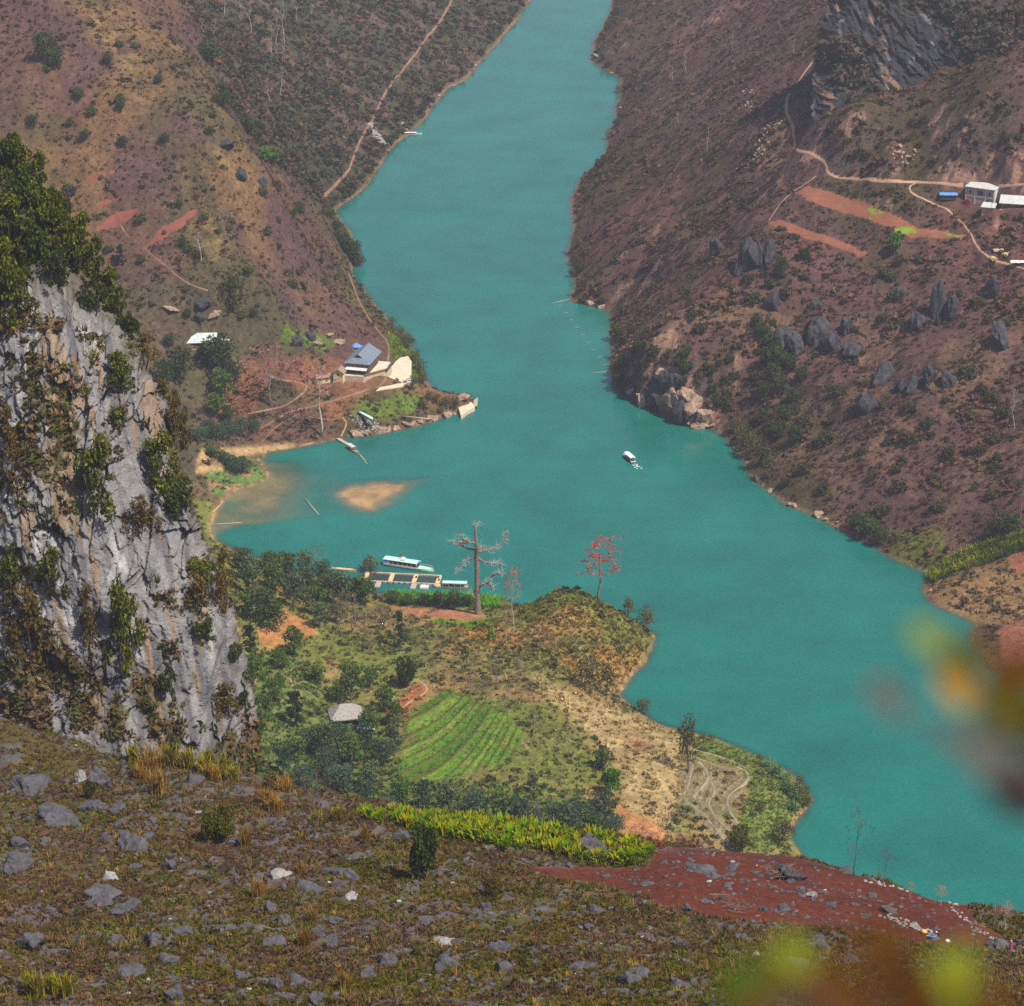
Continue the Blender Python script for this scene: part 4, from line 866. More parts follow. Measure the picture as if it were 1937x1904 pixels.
for u, v, h, w_ in [(1090,470,26,30),(1105,480,24,28),(1088,500,22,26),(1100,548,24,30),(1085,525,22,26),(1170,178,18,24),(1152,262,16,22)]: plant('olive', u, v, h, w_, label='olive bush at the water edge of the mountainside', group='bushes along the mountainside shore')
# ---- near bank
NW = [(462,1100,70,56),(478,1135,78,60),(500,1178,86,62),(520,1120,70,58),(540,1112,74,66),(556,1148,64,54),(574,1135,72,60),(598,1165,66,54),(622,1140,62,54),(646,1145,62,58),(672,1140,56,50),(692,1146,64,52),(610,1110,50,46),(580,1090,46,44),(512,1085,54,48),(470,1170,60,50),(520,1195,60,50),(606,1190,50,44),(635,1178,46,42)]
for i, (u, v, h, w_) in enumerate(NW): plant(('dark2', 'bluel', 'dark2', 'mid')[i % 4], u, v, h * (1, 1.1, .85, .9)[i % 4], w_ * (1, .85, 1.1, .9)[i % 4], label='tree of the dense wood on the near bank beside the cliff', group='trees of the wood on the near bank')
plant('bare', 598, 1082, 44, 48, label='whitish leafless tree at the back of the near bank wood by the bay', group=''); plant('olive', 700, 1098, 50, 44, label='thin yellow green tree in front of the moored long boat', group='')
for u, v, h, w_ in [(556,1240,58,46),(530,1265,40,40),(665,1325,74,58),(700,1300,40,40),(640,1330,40,40),(700,1385,46,50),(480,1300,60,50),(520,1330,50,50),(495,1370,60,60),(600,1290,36,40),(728,1345,50,46),(745,1370,46,44)]: plant('mid', u, v, h, w_)
plant('column', 473, 1252, 82, 26, label='dark narrow tree left of the bare earth slip', group=''); plant('column', 558, 1376, 80, 32, label='dark narrow tree left of the grey thatched roof', group=''); plant('column', 757, 1228, 82, 18, label='thin dark creeper clad trunk on the near bank', group='')
plant('round', 768, 1300, 54, 44, label='dense dark dome shaped tree at the head of the green terraces', group='')
RV = [(590,1425,62,60),(612,1440,66,60),(640,1432,66,60),(665,1450,66,62),(690,1440,64,60),(722,1446,60,56),(745,1430,70,50),(620,1475,60,60),(560,1440,50,54),(535,1470,60,60),(575,1490,56,60),(700,1500,54,60),(650,1500,56,60),(760,1520,56,60),(800,1535,50,56),(735,1540,44,54),(850,1545,60,60),(900,1548,56,54),(950,1560,70,66),(985,1570,56,60),(1080,1575,78,66),(1045,1570,44,44),(1140,1560,66,54),(1120,1580,50,50),(690,1535,50,60),(600,1530,50,60),(1010,1500,36,34),(1165,1580,40,40)]
for i, (u, v, h, w_) in enumerate(RV): plant(('blue', 'bluel', 'blue', 'mid', 'blued')[i % 5], u, v, h * (.8, 1.15, 1., .9, 1.2)[i % 5], w_ * (1, .8, 1.1, .9, .7)[i % 5], label='leafy tree in the ravine behind the near hillside', group='trees in the ravine')
plant('bright', 1156, 1506, 56, 40, label='vivid green small tree above the orange earth cut', group=''); plant('dark', 1140, 1455, 42, 44, label='dark bush on the pale slope above the vivid green tree', group='')
plant('olive', 1116, 1312, 76, 66, label='large olive tree hanging over the inlet beside the knoll', group=''); plant('olive', 1148, 1318, 62, 46, label='olive tree at the mouth of the inlet', group='')
plant('olive', 1188, 1170, 42, 30, label='small greyish tree on the right shoulder of the knoll', group=''); plant('olive', 1222, 1192, 46, 46, label='spreading olive bush at the tip of the knoll', group='')
plant('pinkt', 1133, 1141, 124, 66, label='tall red pink tree with level tiers on top of the knoll', group='')
plant('pinkl', 970, 1202, 122, 42, label='slim reddish tree right of the big dead tree', group=''); plant('pinkl', 957, 1224, 88, 24, label='thinner reddish tree just left of the slim reddish tree', group='')
plant('olive', 1300, 1462, 116, 44, label='lone grey trunked tree with a small crown at the pale contour banks', group=''); plant('olive', 1217, 1350, 30, 34, label='low brown shrub on the bank below the inlet', group='')
plant('banana', 931, 1210, 26, 28, label='banana plant on the slope of the knoll', group='')
plant('round2', 1398, 1612, 50, 44, label='bright green bush on the low point behind the red field', group=''); plant('olive', 1478, 1598, 52, 56, label='loose olive bush near the tip of the low lawn', group=''); plant('olive', 1440, 1535, 20, 26, label='small brown bush in the middle of the low lawn', group='')
for u, v, s in [(1450,1452,24),(1468,1466,36),(1484,1482,34),(1496,1500,38),(1506,1512,34),(1488,1496,30),(1500,1532,28)]: plant('agave', u, v, s * .7, s)
for u, v, h, w_ in [(1518,1512,28,32),(1526,1526,24,28),(1512,1490,24,28),(1436,1446,20,22),(1345,1402,14,20),(1330,1398,12,18)]: plant('olive', u, v, h, w_, label='low olive scrub bush on the shore of the low point', group='scrub bushes on the shore of the low point')
for u, v, h, w_ in [(1210,1612,50,56),(1240,1618,40,40),(1290,1622,40,46),(1330,1625,34,34)]: plant('pink', u, v, h, w_, label='small magenta blossoming shrub behind the red ploughed field', group='blossoming shrubs behind the red field')
plant('bare', 1262, 1612, 76, 50, label='dark leafless sapling between the magenta shrubs', group='')
for i, (u, v, h) in enumerate([(640,1195,60),(665,1210,70),(690,1215,60),(720,1200,54),(745,1225,50),(780,1215,50),(800,1250,50),(830,1240,44),(700,1240,44),(860,1310,44),(890,1320,50),(920,1335,50),(960,1350,48),(985,1345,40),(1010,1380,44),(1020,1420,50),(1050,1440,44),(1075,1440,46),(1060,1480,36),(900,1290,54),(940,1300,60),(980,1300,56),(820,1290,40),(1000,1330,40),(1050,1240,40),(1020,1230,44),(1080,1225,40)]): plant('bare', u, v, h, h * .75)
plant('pale', 674, 1200, 76, 14, label='white trunked slim tree in front of the near bank wood', group='')
for u, v, w_ in [(745,1142,40),(770,1146,34),(800,1144,36),(830,1146,40),(860,1146,44),(885,1146,30)]: plant('dark', u, v, w_ * .62, w_, label='dark shrub in the green strip below the fish pens', group='shrubs below the fish pens')
# ---- hillsides: shrubs one can tell apart
def spread(n, poly, sd_, mind=9):
    r = np.random.default_rng(sd_); P = np.array(poly, float); out_ = []
    while len(out_) < n:
        u, v = r.uniform(P[:, 0].min(), P[:, 0].max()), r.uniform(P[:, 1].min(), P[:, 1].max())
        if inside(np.array([u]), np.array([v]), P)[0] and all((u - a) ** 2 + (v - b) ** 2 > mind ** 2 for a, b in out_): out_.append((u, v))
        elif r.uniform() < .001: mind *= .9
    return np.array(out_)
r = np.random.default_rng(5)
MTN = [(1170,610),(1240,540),(1400,520),(1700,490),(1930,520),(1930,960),(1640,985),(1480,920),(1360,800),(1200,740)]
Q = spread(120, MTN, 61, 4); P3 = PV(Q[:, 0], Q[:, 1])
for p in P3: p[2] -= .2; s = r.uniform(.4, 1.6); KINDS['shrub'].put(p, 3 * s, 4 * s * r.uniform(.8, 1.4))
Q = spread(45, [(1190,120),(1480,230),(1500,420),(1400,520),(1110,540),(1095,400),(1180,280)], 62, 16); P3 = PV(Q[:, 0], Q[:, 1])
for p in P3: p[2] -= .2; s = r.uniform(.5, 1.1); KINDS['shrub'].put(p, 3 * s, 4 * s * r.uniform(.8, 1.3))
Q = spread(26, [(1560,235),(1930,210),(1930,320),(1600,310)], 63, 16); P3 = PV(Q[:, 0], Q[:, 1])
for p in P3: p[2] -= .2; s = r.uniform(.5, 1.2); KINDS['shrub'].put(p, 3 * s, 4 * s)
Q = spread(52, [(20,120),(330,60),(480,320),(590,420),(640,560),(420,620),(270,600),(180,430),(60,300)], 64, 4); P3 = PV(Q[:, 0], Q[:, 1])
for p in P3: p[2] -= .2; s = r.uniform(.3, 1.25); KINDS['shrub2'].put(p, 3 * s, 4 * s * r.uniform(.8, 1.3))
# along the shores
for line, k, nn in ((SH_L[:22], 'dark', 44), (SH_R[:24], 'shrub', 30)):
    L_ = smooth_line(line, 8); idx = r.integers(0, len(L_), nn)
    for i in idx:
        u, v = L_[i]; u += (-1 if k == 'dark' else 1) * r.uniform(8, 22); p = pv(u, v)
        if p[2] > .3: KINDS[k].put(p, r.uniform(2.2, 5), r.uniform(3, 6), label='dark green bush along the water of the wooded slope' if k == 'dark' else 'dark shrub along the water below the mountainside', group='bushes along the wooded shore' if k == 'dark' else 'shrubs along the mountainside shore')

# ---- near hillside
plant('round', 190, 1400, 54, 46, pf, 'round dark bush at the foot of the cliff beside the yellow grass', ''); plant('round2', 171, 1510, 32, 28, pf, 'small bright green bush on the grey ledge below the cliff', '')
plant('round2', 414, 1592, 64, 66, pf, 'rounded olive green bush standing alone on the brown near slope', ''); plant('round', 802, 1664, 100, 60, pf, 'tall dark evergreen bush in front of the bright green plot', '')
plant('brownb', 930, 1692, 46, 42, pf, 'dry brown bush right of the tall dark evergreen bush', '')
plant('brownb', 516, 1498, 40, 44, pf, 'dark russet bush on the crest at the lower end of the cliff', '')
plant('bare2', 597, 1580, 118, 96, pf, 'spreading leafless tree with a pale base on the crest', ''); plant('bare2', 1350, 1614, 66, 44, pf, 'small dark leafless tree on the upper edge of the red field', '')
plant('bare2', 1617, 1658, 120, 60, pf, 'tall crooked leafless tree against the river at the red field', ''); plant('bare2', 1672, 1684, 76, 44, pf, 'shorter leafless tree just right of the tall crooked one', '')
for u, v, h in [(1780,1716,38),(1900,1764,52),(1722,1700,30),(1880,1755,36)]: plant('pinkl', u, v, h, h * .7, pf, 'spindly sapling with a few yellow leaves on the far edge of the red field', 'spindly saplings on the edge of the red field')
plant('bare2', 654, 1842, 62, 34, pf, 'white forked twig sapling among the rocks', ''); plant('bare2', 700, 1760, 60, 40, pf, 'pale bushy twigs below the tall dark evergreen bush', ''); plant('bare2', 1015, 1838, 52, 26, pf, 'dark bare stem low on the near slope', ''); plant('bare2', 1125, 1640, 60, 30, pf, 'dark thin sapling in the bright green plot', '')
plant('bare2', 1660, 1885, 90, 40, pf, 'dark leafless stem below the red field', ''); plant('bare2', 1300, 1830, 90, 50, pf, 'thin bare sapling in the brown scrub below the red field', ''); plant('bare2', 1450, 1850, 84, 40, pf, 'leaning bare sapling beside the blurred leaves', '')
for u, v, h, w_ in [(286,1462,52,56),(297,1498,44,46),(293,1392,40,50),(489,1702,46,32),(576,1792,44,34),(464,1600,40,30),(650,1872,40,34),(590,1742,28,30),(570,1655,30,24),(270,1478,36,40),(520,1535,34,40),(540,1500,36,40),(505,1520,30,36),(400,1478,40,44),(690,1590,34,24),(1368,1870,30,34)]: plant('gold', u, v, h, w_, pf)
for u, v, h, w_ in [(247,1402,60,40),(262,1395,52,36),(343,1432,64,40),(330,1420,50,36),(125,1332,34,40),(150,1330,36,40),(105,1325,30,36),(370,1440,44,36),(230,1385,40,34),(310,1408,48,40),(280,1410,44,36),(395,1450,40,34),(420,1462,38,34),(70,1892,54,40),(127,1884,46,40),(100,1880,46,36),(55,1875,40,36),(600,1560,30,30),(640,1550,30,30),(215,1392,44,40),(235,1420,40,40),(270,1425,44,40),(300,1432,44,40),(320,1445,40,40),(355,1452,40,40),(385,1462,36,36),(410,1475,34,34),(440,1478,34,34),(180,1372,34,36),(85,1335,30,34),(255,1440,36,36)]: plant('yg', u, v, h, w_, pf)
Q = spread(170, [(645,1530),(760,1536),(880,1550),(1000,1566),(1130,1588),(1240,1606),(1225,1632),(1150,1642),(1080,1622),(960,1606),(850,1586),(720,1556)], 71, 7.2); Q = Q[np.argsort(Q[:, 1])]
P3 = PF(Q[:, 0], Q[:, 1])
for i, p in enumerate(P3): s = r.uniform(.7, 1.5); KINDS['green1' if i % 2 else 'green2'].put(p, 1.6 * s, 1.9 * s)

# ---- on the cliff
CB = [('round2',228,745,66,70,'dense ochre green bush clinging high on the cliff face'),('round2',180,975,130,86,'large drooping olive bush in the middle of the cliff'),('round2',300,925,100,70,'leafy olive bush at the right side of the cliff'),('round',345,985,90,80,'dark green bush bulging from the right edge of the cliff'),
 ('brownb',340,850,110,50,'rust coloured bush on the right edge of the cliff'),('round',355,1290,0,0,''),('round2',380,1115,50,66,'green tipped bush on the outer corner of the cliff'),('brownb',372,1170,80,80,'wide brown bush below the green tipped corner bush'),('round',380,1215,50,56,'dark round bush beside the white streak of the cliff'),
 ('round2',95,1130,80,62,'dull green bush on the lower left of the cliff'),('round2',22,1140,90,60,'yellow green bush at the left edge of the cliff'),('brownb',170,1220,110,56,'brown drooping bush left of the tall green creeper'),('round2',240,1270,150,74,'tall green creeper bush on the lower cliff'),
 ('round',310,1330,66,44,'dark upright bush at the foot of the cliff'),('round',455,1345,40,34,'dark tuft of bushes low on the outer edge of the cliff'),('round',448,1260,44,30,'small dark bush on the outer edge above the cliff foot'),('brownb',425,1150,110,44,'brown shaggy bush on the outer edge of the cliff'),
 ('brownb',278,690,60,60,'dry brown bush on the upper right edge of the cliff'),('round2',30,620,120,60,'brown green bush on the upper left cliff'),('brownb',60,1250,130,100,'dry reddish bush on the lower left of the cliff'),('brownb',20,860,90,50,'dry bush at the left edge of the cliff'),('brownb',265,1010,70,70,'thin dry bush below the drooping olive bush'),('brownb',430,1355,60,60,'dry brown bush above the cliff foot')]
for k, u, v, h, w_, lb in CB:
    if not lb: continue
    p = cliff_at(u, v); KINDS[WILD[k]].put((p[0], p[1] + .3, p[2] - .2), hm(p, h), wm(p, w_), label=lb, group='-')
TOPS = [(15,330,80,60),(40,350,76,60),(70,380,80,56),(30,410,90,70),(75,440,90,66),(110,420,60,44),(128,410,44,24),(110,470,80,60),(150,480,70,50),(60,490,90,70),(145,520,80,56),(180,540,80,54),(100,540,80,60),(205,580,70,46),(225,610,60,40),(180,600,70,60),(20,470,90,60),(10,540,80,60),(245,640,50,34)]
for i, (u, v, h, w_) in enumerate(TOPS):
    p = cliff_at(u, v); KINDS[('wild2', 'wild1', 'wild1')[i % 3]].put((p[0], p[1] + .5, p[2] - .3), hm(p, h), wm(p, w_), label='olive green bush in the thicket on top of the cliff', group='bushes of the thicket on top of the cliff')
# edgebush: the rim of the cliff against the valley
rr = np.random.default_rng(99); vrow = 262.
while vrow < 1500:
    j_ = int(np.argmin(np.abs(vv - vrow))); top_ = vrow < 660
    i_ = int(rr.integers(244, 262)) if top_ else int(rr.integers(246, 258)); p = CLIFFV[j_, i_]; h_ = rr.uniform(3.2, 5.6) if top_ else rr.uniform(1.6, 3.6)
    KINDS[('wild2', 'wild1', 'wild3')[int(rr.choice(3, p=(.4, .4, .2) if top_ else (.2, .25, .55)))]].put((p[0] - (.6 if top_ else .3), p[1], p[2] - h_ * .55), h_, h_ * rr.uniform(.8, 1.2), label='bush on the rim of the cliff top against the far hillside' if top_ else 'bush on the outer rim of the cliff against the valley', group='bushes on the rim of the cliff top' if top_ else 'bushes on the outer rim of the cliff')
    vrow += rr.uniform(9, 17) if top_ else rr.uniform(14, 48)
for o in list(col.objects):
    if o.get('group') in ('', '-'): del o['group']

# ------------------------------------------------------------------ scrub, grass and stones one could not count
def tmpl_bush(n, size, seed, flat=.3):
    r = np.random.default_rng(seed); p = shell(n, r, .35) * np.array([1, 1, .75]); p[:, 2] = np.abs(p[:, 2]) * .9 + .05
    V, Fq = quads(p, size, r, flat); return V, Fq, np.repeat(r.uniform(.65, 1.35, n), 4)
def tmpl_grass(n, seed):
    r = np.random.default_rng(seed); a = r.uniform(0, 6.28, n); d = np.stack([np.cos(a), np.sin(a), 0 * a], 1); s_ = np.stack([-np.sin(a), np.cos(a), 0 * a], 1)
    b = d * r.uniform(0, .3, (n, 1)); t = b + d * r.uniform(.2, .8, (n, 1)) + np.array([0, 0, 1]) * r.uniform(.5, 1.1, (n, 1)); k = .09
    V = np.stack([b - s_ * k, b + s_ * k, t + s_ * k * .3, t - s_ * k * .3], 1).reshape(-1, 3); return V, np.arange(4 * n).reshape(n, 4), np.repeat(r.uniform(.7, 1.3, n), 4)
def scatter(name, T, P, S, Cc, mat, label, cat, zs=None, seed=0, smooth=False):
    r = np.random.default_rng(seed); Vs, Fs, Cs = [], [], []; off = 0; which = r.integers(0, len(T), len(P))
    for k, (V, Fq, sh) in enumerate(T):
        m = which == k; n = int(m.sum())
        if not n: continue
        a = r.uniform(0, 6.28, n); ca, sa = np.cos(a)[:, None], np.sin(a)[:, None]; s = S[m][:, None]; z = s * (r.uniform(.7, 1.3, (n, 1)) if zs is None else zs[m][:, None])
        X = (V[None, :, 0] * ca - V[None, :, 1] * sa) * s + P[m][:, 0:1]; Y = (V[None, :, 0] * sa + V[None, :, 1] * ca) * s + P[m][:, 1:2]; Z = V[None, :, 2] * z + P[m][:, 2:3]
        Vs.append(np.stack([X, Y, Z], -1).reshape(-1, 3)); Fs.append((Fq[None] + (np.arange(n) * len(V))[:, None, None]).reshape(-1, Fq.shape[1]) + off); off += n * len(V)
        Cs.append((Cc[m][:, None, :] * sh[None, :, None]).reshape(-1, 3))
    return tag(mesh_np(name, np.vstack(Vs), np.vstack(Fs), mat, cols=np.vstack(Cs), smooth=smooth), label, cat, kind='stuff')
PATHS = []      # filled before the scatter by the path list below
# ------------------------------------------------------------------ dirt roads and paths (lines as seen on the picture, draped on the ground)
def ribbon(name, line, wpx, mat, label, cat='path', where=PV, hfun=HV, lift=.14, step=3.0, wm_=None):
    L_ = dens(smooth_line(line, 6), step); P = where(L_[:, 0], L_[:, 1])
    runs = [[0]]
    for i in range(1, len(P)):
        if np.linalg.norm(P[i, :2] - P[runs[-1][-1], :2]) < 16: runs[-1].append(i)
        else: runs.append([i])
    runs = [q_ for q_ in runs if len(q_) >= 4]; Vs, Fs, off = [], [], 0
    for q_ in runs:
        V = _strip(P[q_, :2], wpx * .55, hfun, lift); Vs.append(V); Fs.append(gridfaces(len(V) // 5, 5) + off); off += len(V)
    return tag(mesh_np(name, np.vstack(Vs), np.vstack(Fs), mat), label, cat, kind='structure')
def _strip(P, wpx, hfun, lift):
    wm_ = None
    for _ in range(3): P[1:-1] = (P[:-2] + P[1:-1] * 2 + P[2:]) / 4
    P = dens(P, 1.1); T = np.gradient(P, axis=0); T /= np.linalg.norm(T, axis=1)[:, None] + 1e-9; Nn = np.stack([-T[:, 1], T[:, 0]], 1)
    t = np.arange(len(P)); wv = wpx * (.55 + .9 * fbm(t, t * 0, 7, 3, len(P)))
    wid = wv * .2 if wm_ is None else wm_ * (.75 + .5 * fbm(t, t * 0, 7, 3, len(P)))
    k = np.linspace(-.5, .5, 5); XY = P[:, None, :] + Nn[:, None, :] * (wid[:, None] * k[None])[..., None]
    z = hfun(XY[..., 0], XY[..., 1]); z = .5 * z + .5 * z.mean(1, keepdims=True) + lift; z[:, [0, -1]] = hfun(XY[:, [0, -1], 0], XY[:, [0, -1], 1]) + .03; z = np.maximum(z, hfun(XY[..., 0], XY[..., 1]) + .03)
    PATHS.append((P, float(wid.mean()))); return np.dstack([XY, z]).reshape(-1, 3)
M_ROAD = surf('pink_dirt', (.31, .185, .12), scale=.5, amt=.2, scale2=.08, amt2=.15, rough=.95)
M_PATH = surf('red_dirt', (.2, .1, .068), scale=.5, amt=.25, scale2=.09, amt2=.2, rough=.95)
ribbon('dirt_road', [(1541,113),(1522,137),(1508,158),(1494,175),(1488,194),(1488,217),(1499,236),(1501,260),(1506,284),(1522,288),(1539,293),(1555,303),(1564,314),(1566,326),(1589,335),(1636,340),(1707,344),(1778,347),(1822,351)], 10, M_ROAD, 'pale dirt road winding from the dark cliff to the houses', 'road')
ribbon('dirt_road', [(1888,352),(1915,350),(1945,349)], 9, M_ROAD, 'short end of the dirt road behind the long low house', 'road')
ribbon('path', [(1732,347),(1722,352),(1721,360),(1728,368),(1754,380),(1787,395),(1804,408),(1820,421),(1831,436),(1839,449),(1845,462),(1853,473),(1866,484),(1882,494),(1910,501),(1945,512)], 7, M_ROAD, 'curved dirt path below the white house')
ribbon('path', [(1544,333),(1522,349),(1499,364),(1486,376),(1475,387),(1465,402),(1454,418)], 4, M_ROAD, 'narrow path along the left end of the red fields')
ribbon('path', [(1300,290),(1270,330),(1240,375),(1215,410),(1200,432)], 3, M_PATH, 'faint reddish track straight down the dark mountainside')
ribbon('path', [(857,-6),(845,20),(822,55),(800,80),(792,96),(775,115),(757,140),(740,158),(722,190),(705,225),(693,245),(680,270),(668,300),(662,318),(655,328),(635,350),(618,366),(597,382)], 9, M_PATH, 'reddish footpath climbing along the dark wooded slope')
ribbon('path', [(660,518),(668,540),(678,567),(694,597),(711,621),(724,636),(734,650),(736,665),(734,680),(733,706),(728,720),(718,730),(704,735),(680,743),(658,750),(630,758),(601,767),(570,774),(545,780)], 8, M_PATH, 'red footpath curving round the grey tiled house')
ribbon('path', [(545,780),(520,795),(502,806),(479,815)], 7, M_PATH, 'red path running down to the head of the bay')
ribbon('path', [(502,705),(512,712),(528,718),(545,721),(561,723),(572,726),(580,731),(575,742),(565,750),(542,767),(505,776),(469,783)], 7, M_PATH, 'reddish looped path under the pink flowering tree')
ribbon('path', [(561,785),(548,793),(535,800),(520,810),(508,823),(495,836),(482,843)], 4, M_PATH, 'thin curved trail to the grassy end of the bay')
ribbon('path', [(563,783),(578,787),(591,790),(610,793),(628,796)], 5, M_PATH, 'short red path along the bank to the pier')
ribbon('path', [(648,790),(655,800),(652,812),(645,826)], 5, M_ROAD, 'trail down the bank to the plank pier')
ribbon('path', [(272,469),(292,487),(315,504),(332,520),(350,533),(370,543),(393,551)], 4, M_PATH, 'trail across the left hillside below the red strips')
ribbon('path', [(229,427),(236,440),(244,450)], 4, M_PATH, 'short red track below the middle red strip')
ribbon('path', [(530,1258),(545,1275),(555,1300),(575,1320)], 3, M_ROAD, 'little trail on the green slope below the earth slip')
ribbon('path', [(478,1302),(484,1288),(488,1272)], 4, M_PATH, 'short earth track beside the lower cliff edge')
ribbon('path', [(735,1350),(755,1345),(775,1328),(795,1318),(808,1304),(800,1294),(790,1286)], 7, M_ROAD, 'earth track at the head of the green terraces')
ribbon('path', [(885,1330),(915,1338),(935,1350),(955,1362),(968,1378),(985,1400),(1000,1418)], 6, M_ROAD, 'earth path around the outer edge of the green terraces')
M_FIELD = surf('tilled_soil', attr='col', rough=.95, scale=.4, amt=.12, scale2=2.5, amt2=.15, bump=.4, bscale=2.5, spec=.1, bdist=.2)
M_BANK = surf('pale_bank', (.2, .172, .11), scale=.5, amt=.25, scale2=.12, amt2=.2, rough=.95)
for i, ln in enumerate([[(1310,1448),(1306,1470),(1300,1490),(1292,1508)],[(1322,1443),(1336,1460),(1338,1478),(1322,1496),(1310,1512)],[(1300,1520),(1322,1535),(1345,1560),(1372,1592),(1385,1610)],[(1345,1480),(1352,1500),(1340,1522),(1356,1550),(1380,1575)],[(1395,1452),(1414,1464),(1412,1480),(1392,1496),(1376,1512),(1380,1535),(1396,1560),(1412,1588)],[(1296,1428),(1330,1440),(1370,1455),(1402,1466)],[(1304,1418),(1345,1428),(1385,1442),(1410,1455)]]):
    ribbon('contour_bank', ln, (7, 11, 10, 7, 10, 5, 5)[i], M_BANK, ('short pale contour bank nearest the bare earth cut', 'broad pale contour bank curving like a hook', 'pale contour bank running down to the magenta shrubs', 'middle pale contour bank', 'long S shaped contour bank beside the low lawn', 'lower straight edge bank above the curved ones', 'upper straight edge bank along the lawn')[i], 'field bank', lift=.35)
# ploughed red fields: level sheets with furrows
def field(name, poly, base, label, furrow=0., extra=(), where=PV, hfun=HV, seed=0, lift=.2, furdir=0., patches=()):
    W = where(*np.array(dens(poly, 8, True)).T)[:, :2]; x0, y0 = W.min(0); x1, y1 = W.max(0); st = .8
    X, Y = np.meshgrid(np.arange(x0, x1 + st, st), np.arange(y0, y1 + st, st)); ins = sdf(X, Y, W) + (fbm(X, Y, 4, 3, seed) - .5) * 2.2
    Z = hfun(X, Y) + lift; Z = np.where(ins > -.5, hfun(X, Y) - .1, Z)
    c = np.tile(np.array(base, float), (X.size, 1)); x, y = X.ravel(), Y.ravel(); c *= (.85 + .3 * fbm(x, y, 5, 4, seed + 1))[:, None]
    if furrow: c *= (1 + .16 * np.sin((x * math.cos(furdir) + y * math.sin(furdir)) * 6.28 / furrow))[:, None]
    u, v = proj(x, y, Z.ravel())
    for p, pc in patches: c = mixc(c, pc, region(u, v, p, 2) * ss(.25, .45, fbm(x, y, 2.2, 3, seed + 5)))
    f = gridfaces(*X.shape); keep = (ins.ravel()[f] < .6).all(1); V, Fq, cc_ = compact(np.stack([x, y, Z.ravel()], -1), f[keep], c)
    PATHS.append((W, -1)); return tag(mesh_np(name, V, Fq, M_FIELD, cols=cc_), label, 'field', kind='structure')
for p, lb in zip(FIELDS_R, ('long red ploughed field with green patches below the road', 'narrow red ploughed field on the lower step')): field('ploughed_field', p, (.165, .074, .05), lb, seed=700 + len(lb), patches=[(g, (.13, .2, .04)) for g in GREENP])
for p, lb in zip(REDL, ('highest red ploughed strip on the left hillside', 'second red ploughed strip from the cliff top', 'wide red ploughed strip in the middle of the left hillside', 'short red ploughed strip right of the wide one', 'long slanting red ploughed strip lowest on the left hillside', 'small red ploughed strip below the straw patch', 'reddish bare patch at the left edge behind the cliff')): pc_ = np.mean(p, 0); field('ploughed_field', [tuple(pc_ + (np.array(a) - pc_) * np.array([1.12, 1.3])) for a in p], (.15, .06, .048), lb, seed=720 + len(lb))

# ------------------------------------------------------------------ scrub over the hills
def clear_of_paths(P, m=.8):
    ok = np.ones(len(P), bool)
    for L_, w_ in PATHS:
        b = (P[:, 0] > L_[:, 0].min() - 6) & (P[:, 0] < L_[:, 0].max() + 6) & (P[:, 1] > L_[:, 1].min() - 6) & (P[:, 1] < L_[:, 1].max() + 6) & ok
        if b.any():
            bad = inside(P[b, 0], P[b, 1], L_) if w_ < 0 else segdist(P[b, 0], P[b, 1], L_[::3]) < w_ * .5 + m
            ok[np.where(b)[0][bad]] = False
    return ok
def hillpoints(n, seed, cond):
    """random points of the visible valley ground, as many per area seen"""
    r = np.random.default_rng(seed); k = n * 3
    y = 600 * (1900 / 600) ** (r.uniform(0, 1, k) ** .8); x = np.tan(r.uniform(R(-13.5), R(13.5), k)) * y
    s = np.where(samp(iR, x, y), 1, np.where(samp(iL, x, y), np.where(y < 905, 2, 0), 3)); z = HV(x, y); u, v = proj(x, y, z)
    m = (s != 3) & (v > -40) & (v < 1700) & (u > -40) & (u < 1977) & (z > .8); m[m] &= cond(x[m], y[m], z[m], u[m], v[m], s[m], r.uniform(0, 1, int(m.sum())))
    P = np.stack([x, y, z], -1)[m][:n]; P = P[clear_of_paths(P)]; return P
NOGROW = [(620,640,745,745),(1780,328,1960,405),(585,690,640,735),(345,630,432,668)]
def open_(u, v):
    ok = np.ones(len(u), bool)
    for a, b, c_, d_ in NOGROW: ok &= ~((u > a) & (u < c_) & (v > b) & (v < d_))
    for p in (SLIDE, SLIDE2, TERR, SAND[0], SAND[1], *REDN, *PINKF): ok &= ~inside(u, v, p)
    return ok
def ground_at(P):
    u, v = proj(*P.T); s = np.where(samp(iR, P[:, 0], P[:, 1]), 1, np.where(P[:, 1] < 905, 2, 0)); return paint(P[:, 0], P[:, 1], P[:, 2], u, v, s, 0 * u, 0 * u), u, v, s
TB = [tmpl_bush(11, .95, 800 + i) for i in range(5)]; TG = [tmpl_grass(9, 820 + i) for i in range(4)]
r = np.random.default_rng(77)
# dry grass and low brush everywhere
P = hillpoints(62000, 81, lambda x, y, z, u, v, s, q_: open_(u, v) & (q_ < np.where(s == 2, .5, .35 + .65 * ss(.38, .6, fbm(x, y, 12, 3, 831)))))
Cg, u, v, s = ground_at(P); fo = region(u, v, FOREST, 8) * (s == 0)
Cg = Cg * r.uniform(.65, 1.35, (len(P), 1)) * np.where(r.uniform(0, 1, len(P)) < .25, .7, 1.)[:, None]
scatter('undergrowth', TG + TB[:2], P, r.uniform(.5, 1.25, len(P)) * lerp(1, 1.3, fo), Cg, M_LEAFS, 'dry grass and low brush covering the valley slopes', 'undergrowth', seed=1)
